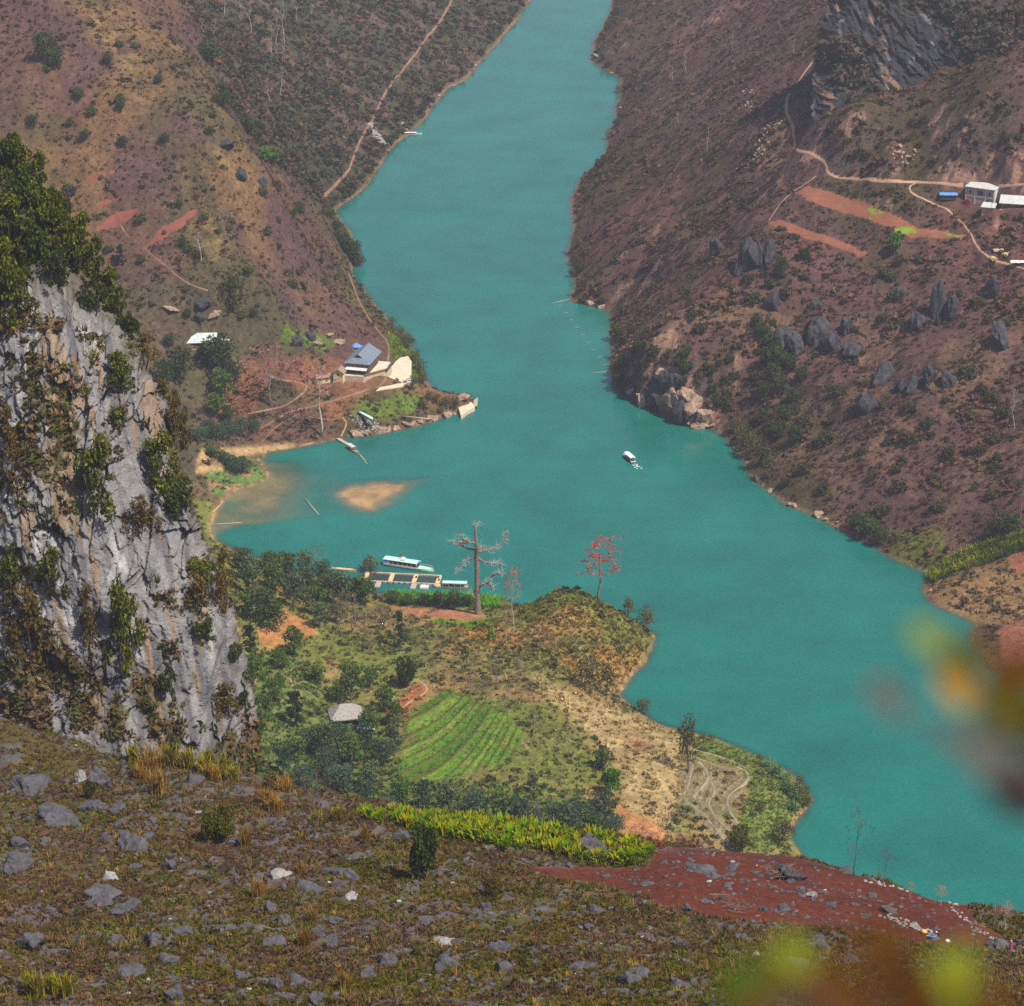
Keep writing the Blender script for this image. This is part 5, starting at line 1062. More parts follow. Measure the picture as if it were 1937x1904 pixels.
# bushes: dark brown, purple and olive
P = hillpoints(24000, 82, lambda x, y, z, u, v, s, q_: open_(u, v) & (q_ < np.where(s == 0, lerp(.2, 1, region(u, v, FOREST, 8)), np.where(s == 1, .62, .5)) * ss(.36, .6, fbm(x, y, 18, 4, 832) + .2 * ((s == 0) & inside(u, v, FOREST)))) & ~((s == 2) & (inside(u, v, PALE) | inside(u, v, LAWN))))
_, u, v, s = ground_at(P); fo = region(u, v, FOREST, 8) * (s == 0); t = r.uniform(0, 1, len(P)); n4 = fbm(P[:, 0], P[:, 1], 40, 3, 833)
Cb = np.tile(np.array([.092, .056, .04]), (len(P), 1)); Cb = mixc(Cb, (.066, .062, .028), (t < .4) * .9); Cb = mixc(Cb, (.044, .048, .024), ((t > .4) & (t < .55)) * .9); Cb = mixc(Cb, (.12, .062, .048), (t > .82) * .8)
Cb = mixc(Cb, np.array([.046, .05, .03]), fo * .6 * (t < .8)); Cb = mixc(Cb, (.055, .075, .025), (s == 2) * .7); Cb = mixc(Cb, (.13, .09, .05), (s == 2) * (t > .6) * .8)
scatter('scrub', TB, P, r.uniform(.8, 2.1, len(P)) * lerp(1, 1.35, fo) * np.where(s == 2, .7, 1), Cb * .92 * r.uniform(.75, 1.3, (len(P), 1)), M_LEAFS, 'low bushes scattered over the valley slopes', 'scrub', seed=2)
# reeds, river grass, terrace crops
def fillpoly(poly, n, seed):
    Q = spread(n, poly, seed, 1.2); P = PV(Q[:, 0], Q[:, 1]); return P
def fill(name, poly, n, base, hgt, label, seed, T=TG, vary=.3, hue=None):
    r = np.random.default_rng(seed); P0 = np.array(poly, float); k = n * 4; u = r.uniform(P0[:, 0].min(), P0[:, 0].max(), k); v = r.uniform(P0[:, 1].min(), P0[:, 1].max(), k); m = inside(u, v, P0); u, v = u[m][:n], v[m][:n]
    P = np.vstack([PV(u[i:i + 1500], v[i:i + 1500]) for i in range(0, len(u), 1500)]); c = np.tile(np.array(base), (len(P), 1)) * r.uniform(1 - vary, 1 + vary, (len(P), 1))
    if hue is not None: c = np.where((r.uniform(0, 1, len(P)) < hue[1])[:, None], np.array(hue[0])[None] * r.uniform(.8, 1.2, (len(P), 1)), c)
    S = r.uniform(.7, 1.2, len(P)) * hgt; return scatter(name, T, P, S, c, M_LEAFS, label, name.replace('_', ' '), seed=seed)
fill('reeds', REEDS, 1500, (.16, .2, .035), 1.9, 'bright yellow green reeds at the right shore', 91, hue=((.26, .24, .06), .3))
fill('river_grass', [(728,1122),(800,1124),(900,1128),(962,1134),(965,1150),(900,1150),(735,1142)], 900, (.1, .22, .035), 1.5, 'tall bright green grass along the shore below the fish pens', 92, hue=((.15, .28, .06), .3))
fill('bank_grass', [(735,622),(752,645),(785,672),(798,700),(790,728),(770,715),(755,690),(740,668)], 420, (.19, .26, .06), 1.3, 'pale green grass on the bank between the red path and the river', 93, hue=((.12, .16, .04), .35))
fill('crops', [(x_, y_) for x_, y_ in TERR], 1100, (.08, .16, .034), .75, 'green crop rows on the stepped terraces', 94, hue=((.14, .24, .04), .35))
fill('lawn_grass', LAWN, 1300, (.1, .135, .04), .7, 'short green grass on the low point of land', 95, hue=((.16, .12, .05), .3))
fill('knoll_grass', KNOLL, 2200, (.16, .11, .045), .9, 'reddish tan grass on the knoll', 96, hue=((.11, .12, .035), .4))
fill('valley_grass', VALLEY, 2600, (.06, .1, .032), 1.0, 'green undergrowth in the ravine behind the near hillside', 97, T=TB + TG, hue=((.09, .12, .04), .4))

# near hillside: brown herbs, green sprigs, stones
def fgpoints(n, seed, cond):
    r = np.random.default_rng(seed); k = n * 3; y = 225 * (410 / 225) ** r.uniform(0, 1, k); x = np.tan(r.uniform(R(-14.2), R(14.2), k)) * y; z = HF(x, y); u, v = proj(x, y, z)
    m = (u > -40) & (u < 1980) & (v < 1930); m[m] &= cond(x[m], y[m], z[m], u[m], v[m], r.uniform(0, 1, int(m.sum()))); return np.stack([x, y, z], -1)[m][:n]
TH = [tmpl_bush(12, .8, 840 + i, 0.) for i in range(5)]; TS = [tmpl_bush(7, .8, 850 + i, .5) for i in range(3)]; TGF = [tmpl_grass(12, 860 + i) for i in range(4)]
rockm = lambda x, y: np.clip(1 - np.abs(fbm(x, y, 9, 4, 104) * 2 - 1) - .78, 0, 1) * 4.5
P = fgpoints(84000, 85, lambda x, y, z, u, v, q_: (q_ < .3 + .7 * ss(.4, .62, fbm(x, y, 5, 4, 871))) & ~inside(u, v, REDF) & (rockm(x, y) < .9) & ((v > 1480) | (u < 480)))
t = r.uniform(0, 1, len(P)); n1 = fbm(P[:, 0], P[:, 1], 14, 3, 872)
Ch = np.tile(np.array([.112, .07, .045]), (len(P), 1)); Ch = mixc(Ch, (.1, .088, .024), ss(.45, .6, n1) * (t < .8)); Ch = mixc(Ch, (.2, .115, .045), (t > .86) * .9); Ch = mixc(Ch, (.09, .12, .022), (t < .1) * .8)
scatter('dry_herbs', TH + TGF, P, r.uniform(.16, .52, len(P)) , Ch * .82 * r.uniform(.6, 1.3, (len(P), 1)), M_LEAFS, 'brown dry herbs and grass covering the near hillside', 'herbs', seed=3)
P = fgpoints(3600, 86, lambda x, y, z, u, v, q_: (q_ < ss(.5, .62, fbm(x, y, 9, 3, 873))) & ~inside(u, v, REDF) & (v > 1560))
scatter('green_sprigs', TS, P, r.uniform(.15, .38, len(P)), np.tile(np.array([.1, .16, .02]), (len(P), 1)) * r.uniform(.6, 1.4, (len(P), 1)), M_LEAFS, 'small bright green sprigs dotted over the near hillside', 'sprigs', seed=4)
P = fgpoints(3600, 87, lambda x, y, z, u, v, q_: (q_ < .1 + ss(.5, .66, fbm(x, y, 8, 4, 876))) & ~inside(u, v, REDF) & ((v > 1480) | (u < 440)))
t = r.uniform(0, 1, len(P)); Cg = np.tile(np.array([.135, .088, .048]), (len(P), 1)); Cg = mixc(Cg, (.1, .1, .03), t < .4); Cg = mixc(Cg, (.21, .14, .06), t > .75)
scatter('grass_tufts', TGF, P, r.uniform(.45, 1.05, len(P)), Cg * .85 * r.uniform(.7, 1.25, (len(P), 1)), M_LEAFS, 'taller tufts of dry grass over the near hillside', 'grass', seed=7)
# plants on the far cliff
k = 2600; jj = rng.integers(4, nv2 - 2, k); ii = rng.integers(50, 298, k); PP = np.stack([QX2[jj, ii], QY2[jj, ii], QZ[jj, ii]], -1); wv = n1q[jj, ii] + .16 * np.clip(S2, 0, 1)[ii]; PP = PP[rng.uniform(0, 1, k) < ss(.5, .64, wv)]; t = rng.uniform(0, 1, len(PP)); Cq = np.tile(np.array([.05, .045, .03]), (len(PP), 1)); Cq = mixc(Cq, (.09, .05, .04), t > .7); Cq = mixc(Cq, (.045, .055, .025), t < .3)
scatter('cliff_plants', TB, PP, rng.uniform(1., 2.6, len(PP)), Cq * rng.uniform(.7, 1.3, (len(PP), 1)), M_LEAFS, 'dark shrubs rooted in the far rock cliff', 'plants', seed=8)
# small plants rooted in the cliff
k = 9000; jj = rng.integers(8, nv_ - 4, k); ii = rng.integers(4, 250, k); PP = CLIFFV[jj, ii]; uu, v2 = cu[jj, ii], cv_[jj, ii]; wv = cl3(PP[:, 0], PP[:, 1], PP[:, 2], 14, 14, 4, 514) * .6 + cl3(PP[:, 0], PP[:, 1], PP[:, 2], 3, 4, 4, 513) * .4 + .10 * ss(520, 300, v2) + .07 * ss(200, 0, uu)
m = (uu > -30) & (v2 < 1520) & (rng.uniform(0, 1, k) < ss(.48, .6, wv)); PP = PP[m]; t = rng.uniform(0, 1, len(PP)); Cc_ = np.tile(np.array([.12, .08, .042]), (len(PP), 1)); Cc_ = mixc(Cc_, (.06, .068, .022), (t < .4) | (v2[m] < 560 + .4 * uu[m])); 
scatter('cliff_plants', TH + TGF, PP, rng.uniform(.5, 1.3, len(PP)), Cc_ * rng.uniform(.65, 1.35, (len(PP), 1)), M_LEAFS, 'dry tufts and small plants rooted in the cliff face', 'plants', seed=5)
# ------------------------------------------------------------------ rocks
M_ROCK = surf('grey_rock', (.066, .063, .07), rough=.9, scale=1.1, amt=.3, scale2=5, amt2=.3, bump=.8, bscale=4, spec=.2, bdist=.15)
M_ROCKP = surf('pale_rock', (.22, .212, .205), rough=.9, scale=1.2, amt=.25, scale2=5, amt2=.25, bump=.7, bscale=4, bdist=.12)
M_ROCKD = surf('dark_rock', (.04, .039, .045), rough=.9, scale=.5, amt=.35, scale2=2, amt2=.35, bump=.9, bscale=2, bdist=.3)
M_ROCKT = surf('tan_rock', (.25, .172, .125), rough=.9, scale=.6, amt=.3, scale2=2.5, amt2=.3, bump=.8, bscale=2, bdist=.25)
def rock_v(seed, flat=.8, planes=10, sub=4, tall=1.):
    r = np.random.default_rng(seed); bm = bmesh.new(); bmesh.ops.create_icosphere(bm, subdivisions=sub, radius=1); V = np.array([v.co[:] for v in bm.verts]); Fq = np.array([[v.index for v in f.verts] for f in bm.faces]); bm.free()
    nrm = r.normal(size=(planes, 3)); nrm /= np.linalg.norm(nrm, axis=1)[:, None]; h = r.uniform(.55, 1., planes); dt = V @ nrm.T; rad = np.min(np.where(dt > .05, h[None] / np.maximum(dt, .05), 9), 1); rad = np.minimum(rad, 1.35)
    ns = fbm(V[:, 0] * 2 + V[:, 2] + 20, V[:, 1] * 2 - V[:, 2] * .7 + 20, 1.1, 4, seed); V = V * (rad * (.62 + .76 * ns))[:, None]; V[:, 2] *= flat * tall
    return V, Fq
def rock_me(name, seed, m, **k): V, Fq = rock_v(seed, **k); return me_of(mesh_np(name, V, Fq, m, smooth=False, link=False))
ROCKS = [rock_me('rock', 900 + i, M_ROCK, flat=.75) for i in range(7)]; ROCKP = [rock_me('rock', 920 + i, M_ROCKP, flat=.7) for i in range(3)]; ROCKD = [rock_me('rock', 930 + i, M_ROCKD, flat=1., tall=1.15) for i in range(5)]; ROCKT = [rock_me('rock', 940 + i, M_ROCKT, flat=.8) for i in range(4)]
def rock(p, w, h, ms, label, group=None, rz=None, name='rock', dsc=None):
    o = bpy.data.objects.new(name, ms[int(rng.integers(len(ms)))]); col.objects.link(o); d = w * rng.uniform(.8, 1.1) if dsc is None else dsc
    o.location = (float(p[0]), float(p[1]), float(p[2]) + h * .08); o.scale = (w * .55, d * .55, h * .72); o.rotation_euler = (rng.uniform(-.25, .25), rng.uniform(-.25, .25), rng.uniform(0, 6.28) if rz is None else rz)
    return tag(o, label, 'rock', group)
FGR = [(42,1604,50,34,'tilted grey slab with a dark hollow under it at the left edge'),(25,1648,54,50,'big upright grey rock at the left edge below the tilted slab'),(197,1700,66,52,'big angular grey rock split by dark cracks on the left near slope'),(240,1722,58,28,'low pale rock with a dark crack beside the big angular rock'),(176,1532,44,42,'rounded grey rock under the small bright green bush'),(192,1482,44,52,'upright grey streaked rock above the small bright green bush'),(150,1475,26,28,'pale upright rock left of the streaked one'),
 (116,1556,96,50,'broad grey ledge of rock on the left near slope'),(60,1500,80,40,'grey rock hump near the left edge below the cliff'),(245,1605,64,42,'slanting grey rock left of the rounded olive bush'),(225,1535,48,32,'long pale grey rock slab above the broad ledge'),(510,1722,30,30,'squarish grey rock beside the golden grass'),(536,1746,38,32,'grey rock just below the squarish one'),(594,1688,64,28,'long flat grey rock in the middle of the near slope'),(531,1660,40,22,'pale flat stone above the golden grass'),(645,1662,64,54,'large sloping grey rock left of the tall dark bush'),(605,1766,32,26,'small blocky grey rock under the long flat rock'),(630,1786,34,28,'dark pointed rock below the small blocky one'),(246,1842,64,38,'broad low rock near the bottom left'),(334,1888,44,38,'dark rock with a pale top at the bottom of the slope'),(63,1786,56,40,'layered grey rock at the lower left'),(320,1822,36,28,'jagged grey rock lying at the lower left middle'),(323,1642,28,32,'narrow upright grey rock below the rounded olive bush'),(453,1500,28,20,'grey rock at the crest right of the golden clumps'),(366,1482,34,18,'flat whitish stone right of the golden clumps'),(457,1852,44,28,'grey rock sunk in the brown scrub at the bottom'),(524,1868,26,30,'upright grey rock at the bottom middle'),(597,1894,46,32,'dark grey rock at the very bottom left of the middle'),
 (916,1722,36,36,'pointed grey boulder right of the dry brown bush'),(763,1588,36,32,'dark rounded boulder behind the tall dark evergreen bush'),(732,1822,56,32,'grey rock hump low in the middle of the near slope'),(848,1834,46,38,'dark split rock with a white ledge'),(950,1838,36,32,'rounded grey rock right of the dark split rock'),(1100,1834,46,28,'smooth grey boulder lying in the brown scrub'),(1195,1862,54,36,'leaning dark rock with white streaks'),(992,1888,26,22,'small rounded rock at the bottom centre'),(963,1760,30,20,'whitish speckled stone in the brown scrub'),(1076,1640,16,12,'small stone below the split boulder'),(844,1786,36,24,'pale rough rock below the dry brown bush'),(690,1762,26,26,'grey stone beside the pale bushy twigs'),(826,1540,28,22,'dark boulder on the crest at the top of the green plot'),(1002,1560,36,36,'black domed boulder on the crest above the green plot'),
 (1640,1652,10,8,''),(1537,1696,24,20,'white capped stone in the red field'),(1382,1646,38,16,'dark flat rock in the upper red field'),(1321,1650,60,14,'long low rock outcrop in the upper red field'),(1442,1722,26,20,'round grey stone in the middle of the red field'),(1301,1722,22,18,'grey stone at the lower left of the red field'),(1886,1795,40,26,'dark blue grey boulder beside the path at the right'),(1600,1650,30,12,'low grey rock on the far edge of the red field'),(1480,1720,30,14,'low stone in the lower red field'),(1350,1660,40,14,'rough grey rock cluster left of the dark boulder'),(1680,1725,30,22,'brownish rock near the right of the red field')]
for u, v, w_, h, lb in FGR:
    if lb: p = pf(u, v); rock(p, wm(p, w_) * .78, hm(p, h) * .72, ROCKD if lb.startswith('black') else ROCKP if lb.startswith(('white', 'pale')) else ROCKS, lb)
# the big split boulder: three leaning pieces of one rock
p = pf(1106, 1620); t = thing('split_boulder', p, 0, 'big dark boulder split by a wedge shaped gap in the bright green plot', 'rock')
for dx, w_, h, tl in ((-1.05, 1.7, 2.3, -.55), (.45, 2.6, 3.6, .12), (1.6, 1.8, 2.6, .3)):
    o = bpy.data.objects.new('boulder_piece', ROCKS[int(abs(dx) * 3) % 7]); col.objects.link(o); o.parent = t; o.location = (dx, 0, h * .3); o.scale = (w_ * .55, 1.3, h * .66); o.rotation_euler = (0, tl, dx)
p = pf(1490, 1664); t = thing('brush_heap', p, 0, 'dark boulder with a heap of dead brush on it in the red field', 'rock')
o = bpy.data.objects.new('boulder', ROCKD[1]); col.objects.link(o); o.parent = t; o.location = (.5, 0, .4); o.scale = (1.9, 1.4, 1.1)
mb = MB(); r = np.random.default_rng(12)
for i in range(90): a = r.normal(size=3) * np.array([.9, .6, .3]) + np.array([-.6, 0, 1.3]); d = r.normal(size=3) * np.array([.8, .6, .25]); mb.tube([a - d, a + r.normal(size=3) * .15, a + d], [.03, .03, .015], 3, cap=False)
mb.build('dead_brush', surf('dead_twigs', (.16, .1, .08), scale=2), t)
for u, v in ((1366, 1704), (1388, 1722), (1600, 1640)):
    p = pf(u, v); mb = MB()
    for i in range(60): a = r.normal(size=3) * np.array([.6, .4, .2]) + np.array([0, 0, .5]); d = r.normal(size=3) * np.array([.6, .4, .3]); mb.tube([a - d, a + d], [.03, .012], 3, cap=False)
    o = mb.build('brushwood', surf('dead_twigs', (.16, .1, .08)), loc=[float(c) for c in p]); tag(o, {1366: 'left heap of cut brushwood in the red field', 1388: 'lower heap of cut brushwood in the red field', 1600: 'brown brush heap on the far edge of the red field'}[u], 'brushwood')
# more loose rocks in the brown scrub
Q = spread(64, [(10,1480),(420,1480),(640,1620),(980,1680),(1250,1720),(1500,1780),(1800,1850),(1930,1895),(10,1895)], 66, 22); P3 = PF(Q[:, 0], Q[:, 1])
for i, p in enumerate(P3): s = rng.uniform(.5, 1.6) ** 1.3; rock(p, s * 1.4, s * .75, ROCKP if i % 16 == 0 else ROCKS, 'pale weathered stone lying loose in the brown scrub' if i % 16 == 0 else 'grey rock half buried in the brown scrub of the near slope', 'pale stones in the brown scrub' if i % 16 == 0 else 'grey rocks half buried in the near slope')
Q = spread(26, REDF, 67, 16); P3 = PF(Q[:, 0], Q[:, 1])
for p in P3: s = rng.uniform(.3, .9); rock(p, s * 1.7, s * .7, ROCKS, 'small grey rock poking out of the red ploughed soil', 'small rocks in the red soil')
# rows of stones
def stonerow(pts, label, n, size, where=PF, hf=HF, jit=.5, ms=None):
    L_ = dens(pts, 3); P = where(L_[:, 0], L_[:, 1]); rr = np.random.default_rng(n); V, Fq = [], []; off = 0; T = [rock_v(950 + i, sub=1) for i in range(4)]
    for k in range(n):
        a = P[int(rr.integers(len(P)))]; x, y = a[0] + rr.normal() * jit, a[1] + rr.normal() * jit; s = size * rr.uniform(.4, 1.2); v_, f_ = T[k % 4]; ang_ = rr.uniform(0, 6.28); ca, sa = math.cos(ang_), math.sin(ang_)
        V.append(np.stack([(v_[:, 0] * ca - v_[:, 1] * sa) * s + x, (v_[:, 0] * sa + v_[:, 1] * ca) * s + y, v_[:, 2] * s * .8 + float(hf(np.array([x]), np.array([y]))[0]) + s * .15], 1)); Fq.append(f_ + off); off += len(v_)
    V = np.vstack(V); c0 = V.mean(0); o = mesh_np('scree' if hf is HV else 'stone_wall', V - c0, np.vstack(Fq), ms or M_ROCKP, smooth=False, loc=[float(c) for c in c0]); return tag(o, label, 'scree' if hf is HV else 'stone wall', kind='stuff' if hf is HV else None)
stonerow([(1634,1668),(1670,1674),(1710,1684)], 'row of pale stones on the far rim of the red field', 30, .32); stonerow([(1770,1696),(1788,1700),(1802,1712)], 'white stones heaped at the far corner of the red field', 22, .36)
stonerow([(1800,1716),(1812,1732),(1845,1756),(1880,1780)], 'pale stone line down the right edge of the red field', 40, .25); stonerow([(1676,1734),(1700,1742),(1716,1750),(1740,1756),(1768,1772)], 'broken white stone wall beside the bending person', 60, .32)
stonerow([(1150,1655),(1200,1664),(1260,1672),(1320,1686)], 'thin stone line across the left red field', 40, .2, ms=M_ROCK); stonerow([(1280,1640),(1330,1652),(1420,1672),(1500,1690),(1580,1712)], 'grey stone line through the middle of the red field', 80, .3, ms=M_ROCK); stonerow([(1320,1700),(1400,1712),(1500,1730),(1620,1752)], 'grey stone line along the lower red field', 60, .28, ms=M_ROCK); stonerow([(1250,1608),(1330,1618),(1440,1630),(1500,1640)], 'grey stone line near the upper edge of the red field', 50, .3, ms=M_ROCK); stonerow([(1440,1650),(1540,1672),(1640,1700),(1760,1724)], 'grey stone line right of the brush heap', 60, .26, ms=M_ROCK)
# small stones nobody could count
TR = []
for i in range(5): V, Fq = rock_v(970 + i, sub=1, flat=.6); TR.append((V, Fq, np.ones(len(V))))
P = fgpoints(9000, 88, lambda x, y, z, u, v, q_: (q_ < .25 + ss(.42, .6, fbm(x, y, 8, 4, 875))) & ((v > 1480) | (u < 440)) & (~inside(u, v, REDF) | (q_ < .25)))
cR = np.tile(np.array([.075, .07, .075]), (len(P), 1)) * rng.uniform(.6, 1.5, (len(P), 1)); cR = np.where((rng.uniform(0, 1, len(P)) < .03)[:, None], np.array([.3, .29, .28]), cR)
scatter('rubble', TR, P, rng.uniform(.1, .5, len(P)) ** 1.25, cR, surf('stone_rubble', attr='col', rough=.9, scale=3, amt=.3, bump=.6), 'grey stones strewn over the near hillside', 'stones', seed=6)
# outcrops on the mountainside
for u, v, w_, h, lb in [(1412,505,46,66,'tall dark tower of rock below the narrow red field'),(1436,498,34,54,'dark rock pillar right of the tall rock tower'),(1454,492,26,40,'thin rock fin beside the rock pillar'),(1360,478,28,26,'dark boulder left of the tall rock tower'),(1778,600,30,70,'row of dark upright rock blades on the right mountainside'),(1798,598,26,56,'right hand dark rock blade beside the upright row'),(1738,620,34,50,'dark rock left of the upright blades'),(1485,655,36,44,'dark rock outcrop beside the top of the gully'),(1540,640,44,46,'broad dark rock right of the gully'),(1510,665,34,40,'dark rock at the right lip of the gully'),(1575,655,34,36,'dark rock between the broad rock and the lone grey boulder'),(1612,668,40,32,'rounded dark rock on the middle mountainside'),(1668,722,38,36,'grey boulder alone on the brown slope'),(1632,775,34,44,'tall dark rock lower on the brown slope'),(1700,738,20,26,'small dark rock right of the lone grey boulder'),(1760,720,24,36,'narrow dark rock standing near the slope centre'),(1724,740,22,28,'dark rock beside the narrow standing one'),(1792,728,28,32,'dark rounded rock toward the right edge'),(1893,650,40,40,'wide dark rock at the right edge of the mountainside'),(1462,582,26,40,'dark rock below the ragged tree'),(1545,585,22,24,'dark rock left of the pale scree'),(1600,622,30,26,'flat dark rock above the rounded one'),(1700,560,30,24,'dark rock above the upright blades'),(1870,560,30,40,'dark rock above the wide rock at the right edge'),(1320,800,36,14,'low pinkish rock ledge at the water under the bluff')]:
    p = pv(u, v); rock(p, wm(p, w_) * 1.1, hm(p, h) * .8, ROCKT if 'pinkish' in lb else ROCKD, lb, dsc=wm(p, w_) * .8)
for u, v, w_, h, lb in [(430,275,36,16,'black rock ledge in the straw slope of the left hillside'),(455,330,28,20,'dark rock beside the big straw patch'),(498,345,20,18,'small dark rock at the edge of the wooded slope'),(640,650,30,14,'pile of pale boulders above the grey tiled house'),(620,636,22,12,'pinkish boulder uphill from the blue tarpaulin'),(600,652,16,12,'pale stone on the green patch'),(585,640,26,18,'dark rocks among the green patch'),(560,650,22,22,'dark lump of rock in the green patch'),(380,575,34,16,'grey boulders below the hillside trail'),(405,598,28,16,'pale scattered boulders above the grey roofed house'),(375,600,20,14,'dark boulder above the grey roofed house'),(325,585,26,10,'pinkish stones on the left slope')]:
    p = pv(u, v); rock(p, wm(p, w_) * .8, hm(p, h) * .7, ROCKT if lb.startswith(('p', 'pi')) else ROCKD, lb)
# tan rocks along the waterline
SHR = [(1250,772),(1262,778),(1308,803),(1322,806),(1345,806),(1432,905),(1455,930),(1490,955),(1500,958),(1545,975),(1560,984),(1580,990),(1125,108),(1140,126),(1155,140),(1172,205),(1100,570),(1115,577),(1135,582),(880,757),(860,165),(880,150),(835,184),(903,125),(770,248),(760,236)]
for i, (u, v) in enumerate(SHR):
    p = pv(u + (3 if u > 1000 else -3), v - 1); s = rng.uniform(1.0, 2.4); rock(p, s * 1.6, s * .8, ROCKT, 'tan rock bared along the waterline of the hillsides', 'tan rocks along the waterline')
for i, (u, v) in enumerate([(720,818),(735,815),(752,812),(770,806),(782,803),(795,800),(808,797),(820,795),(690,822),(675,826),(845,790),(858,786),(870,780)]):
    p = pv(u, v - 2); s = rng.uniform(1.2, 2.6); rock(p, s * 1.7, s * .9, ROCKT, 'pale tan rock on the south shore of the rocky point', 'tan rocks on the shore of the rocky point')
stonerow([(700,238),(708,250),(716,262),(724,270)], 'white rock slide between the footpath and the water', 110, 1.3, PV, HV, 1.6); stonerow([(672,792),(690,805),(710,812),(725,815)], 'pale stone tip on the bank above the pier', 80, .6, PV, HV, 1.2); stonerow([(1395,180),(1440,222),(1470,236),(1490,238)], 'pale scree running down from the dirt road', 120, .8, PV, HV, 2., M_ROCKT); stonerow([(1455,232),(1445,262),(1425,300)], 'pinkish scree below the bend of the dirt road', 90, .8, PV, HV, 3., M_ROCKT); stonerow([(1690,292),(1730,300)], 'tan boulders on the dark slope above the road', 24, 1.1, PV, HV, 1.5, M_ROCKT)
for i, (u, v, s) in enumerate([(1165,700,24),(1172,722,24),(1180,690,26),(1195,672,26),(1212,660,26),(1190,735,20),(1205,750,18),(1225,690,20),(1240,668,24),(1262,676,22),(1285,690,22),(1300,700,22),(1325,712,24),(1345,740,24),(1360,765,24),(1335,770,20),(1220,720,16),(1290,740,16),(1260,755,14),(1180,650,26),(1168,630,26),(1225,640,26),(1300,670,24),(1340,700,24)]): plant('wild2' if i % 3 else 'wild3', u, v + 6, s, s * 1.25, label='bush clinging to the rust coloured bluff above the water', group='bushes on the rust coloured bluff')

for i, (u, v, w_, h) in enumerate([(1235,750,30,34),(1252,765,28,30),(1270,762,34,36),(1290,778,30,30),(1310,780,34,32),(1330,790,28,26),(1262,735,26,28),(1300,752,26,24),(1215,758,24,24),(1195,745,22,22),(1322,765,24,22),(1248,712,22,20),(1282,722,24,20)]):
    p = pv(u, v); rock(p, wm(p, w_), hm(p, h), ROCKT if i % 3 else ROCKD, 'craggy tan and rust rock of the bluff above the water', 'rocks of the bluff above the water')
# ------------------------------------------------------------------ building materials
M_TIN = surf('grey_sheet_roof', (.40, .43, .43), scale=.8, amt=.14, scale2=3, amt2=.12, rough=.6)
M_SLATE = surf('slate_tiles', (.13, .16, .20), scale=1.2, amt=.16, scale2=5, amt2=.2, rough=.7, bump=.4)
M_WHITE = surf('white_paint', (.52, .51, .49), scale=.7, amt=.1, rough=.7); M_PALE = surf('pale_sheet', (.42, .42, .40), scale=.6, amt=.18, scale2=4, amt2=.1, rough=.6)
M_YEL = surf('yellow_render', (.62, .46, .24), scale=.8, amt=.14, rough=.9); M_WOOD = surf('brown_timber', (.16, .075, .035), scale=2, amt=.3, rough=.85); M_DARKW = surf('dark_timber', (.07, .055, .045), scale=2, amt=.3, rough=.85)
M_VOID = surf('dark_opening', (.018, .018, .022), scale=2, amt=.2, rough=.6); M_CONC = surf('cream_concrete', (.5, .42, .31), scale=.35, amt=.12, scale2=2, amt2=.12, rough=.9)
M_STONEW = surf('cream_stone_wall', (.42, .34, .24), scale=1.6, amt=.35, scale2=5, amt2=.2, bump=.7, rough=.95); M_BRICK = surf('pinkish_brick', (.42, .27, .22), scale=1.2, amt=.14, scale2=6, amt2=.15, rough=.9)
M_TILE = surf('brown_roof_tiles', (.24, .155, .11), scale=1.5, amt=.25, scale2=6, amt2=.25, bump=.4, rough=.9); M_BLUE = surf('blue_tarpaulin', (.08, .22, .62), scale=1.5, amt=.2, rough=.5, bump=.5); M_PLANK = surf('weathered_planks', (.34, .27, .20), scale=1.5, amt=.25, scale2=6, amt2=.25, rough=.9)
M_BAMB = surf('bamboo', (.42, .33, .2), scale=3, amt=.25, rough=.7); M_THATCH = surf('grey_thatch', (.27, .245, .225), scale=1.5, amt=.25, scale2=7, amt2=.3, bump=.8, rough=.95); M_TAN = surf('sawn_boards', (.52, .36, .2), scale=2, amt=.25, rough=.85)
M_MINT = surf('mint_canopy', (.36, .56, .50), scale=.8, amt=.1, rough=.55); M_MINTD = surf('mint_deck', (.38, .60, .42), scale=1, amt=.12, rough=.6); M_SKY = surf('pale_blue_roof', (.58, .70, .84), scale=.8, amt=.08, rough=.5); M_BLUEP = surf('blue_paint', (.06, .25, .62), scale=1, amt=.12, rough=.5); M_HULLG = surf('grey_hull', (.33, .36, .40), scale=1, amt=.15, rough=.6); M_HULLB = surf('brown_hull', (.30, .17, .09), scale=1.2, amt=.25, rough=.8); M_RUST = surf('orange_hull', (.46, .24, .11), scale=1.2, amt=.25, rough=.8); M_NAVY = surf('navy_hull', (.04, .05, .10), scale=1, amt=.2, rough=.5)
M_RED = surf('red_cloth', (.5, .03, .03), scale=3, amt=.1); M_GLASS = surf('window_glass', (.03, .035, .045), rough=.15, spec=.6, scale=2, amt=.1)
def zmin(pts): return float(min(HV(np.array([p[0]]), np.array([p[1]]))[0] for p in pts))
def part(mb, nm, m, par): return mb.build(nm, m, par)
def window(par, x, y, z, w_, h, fm=None):
    """frame proud of a wall facing -y, pane inside it"""
    f = MB(); f.box(x - w_ / 2 - .12, x + w_ / 2 + .12, y - .07, y + .02, z + h, z + h + .12).box(x - w_ / 2 - .12, x + w_ / 2 + .12, y - .07, y + .02, z - .12, z).box(x - w_ / 2 - .12, x - w_ / 2, y - .07, y + .02, z, z + h).box(x + w_ / 2, x + w_ / 2 + .12, y - .07, y + .02, z, z + h)
    o = f.build('window', fm or M_WHITE, par); MB().box(x - w_ / 2, x + w_ / 2, y - .03, y + .03, z, z + h).build('pane', M_GLASS, o); return o

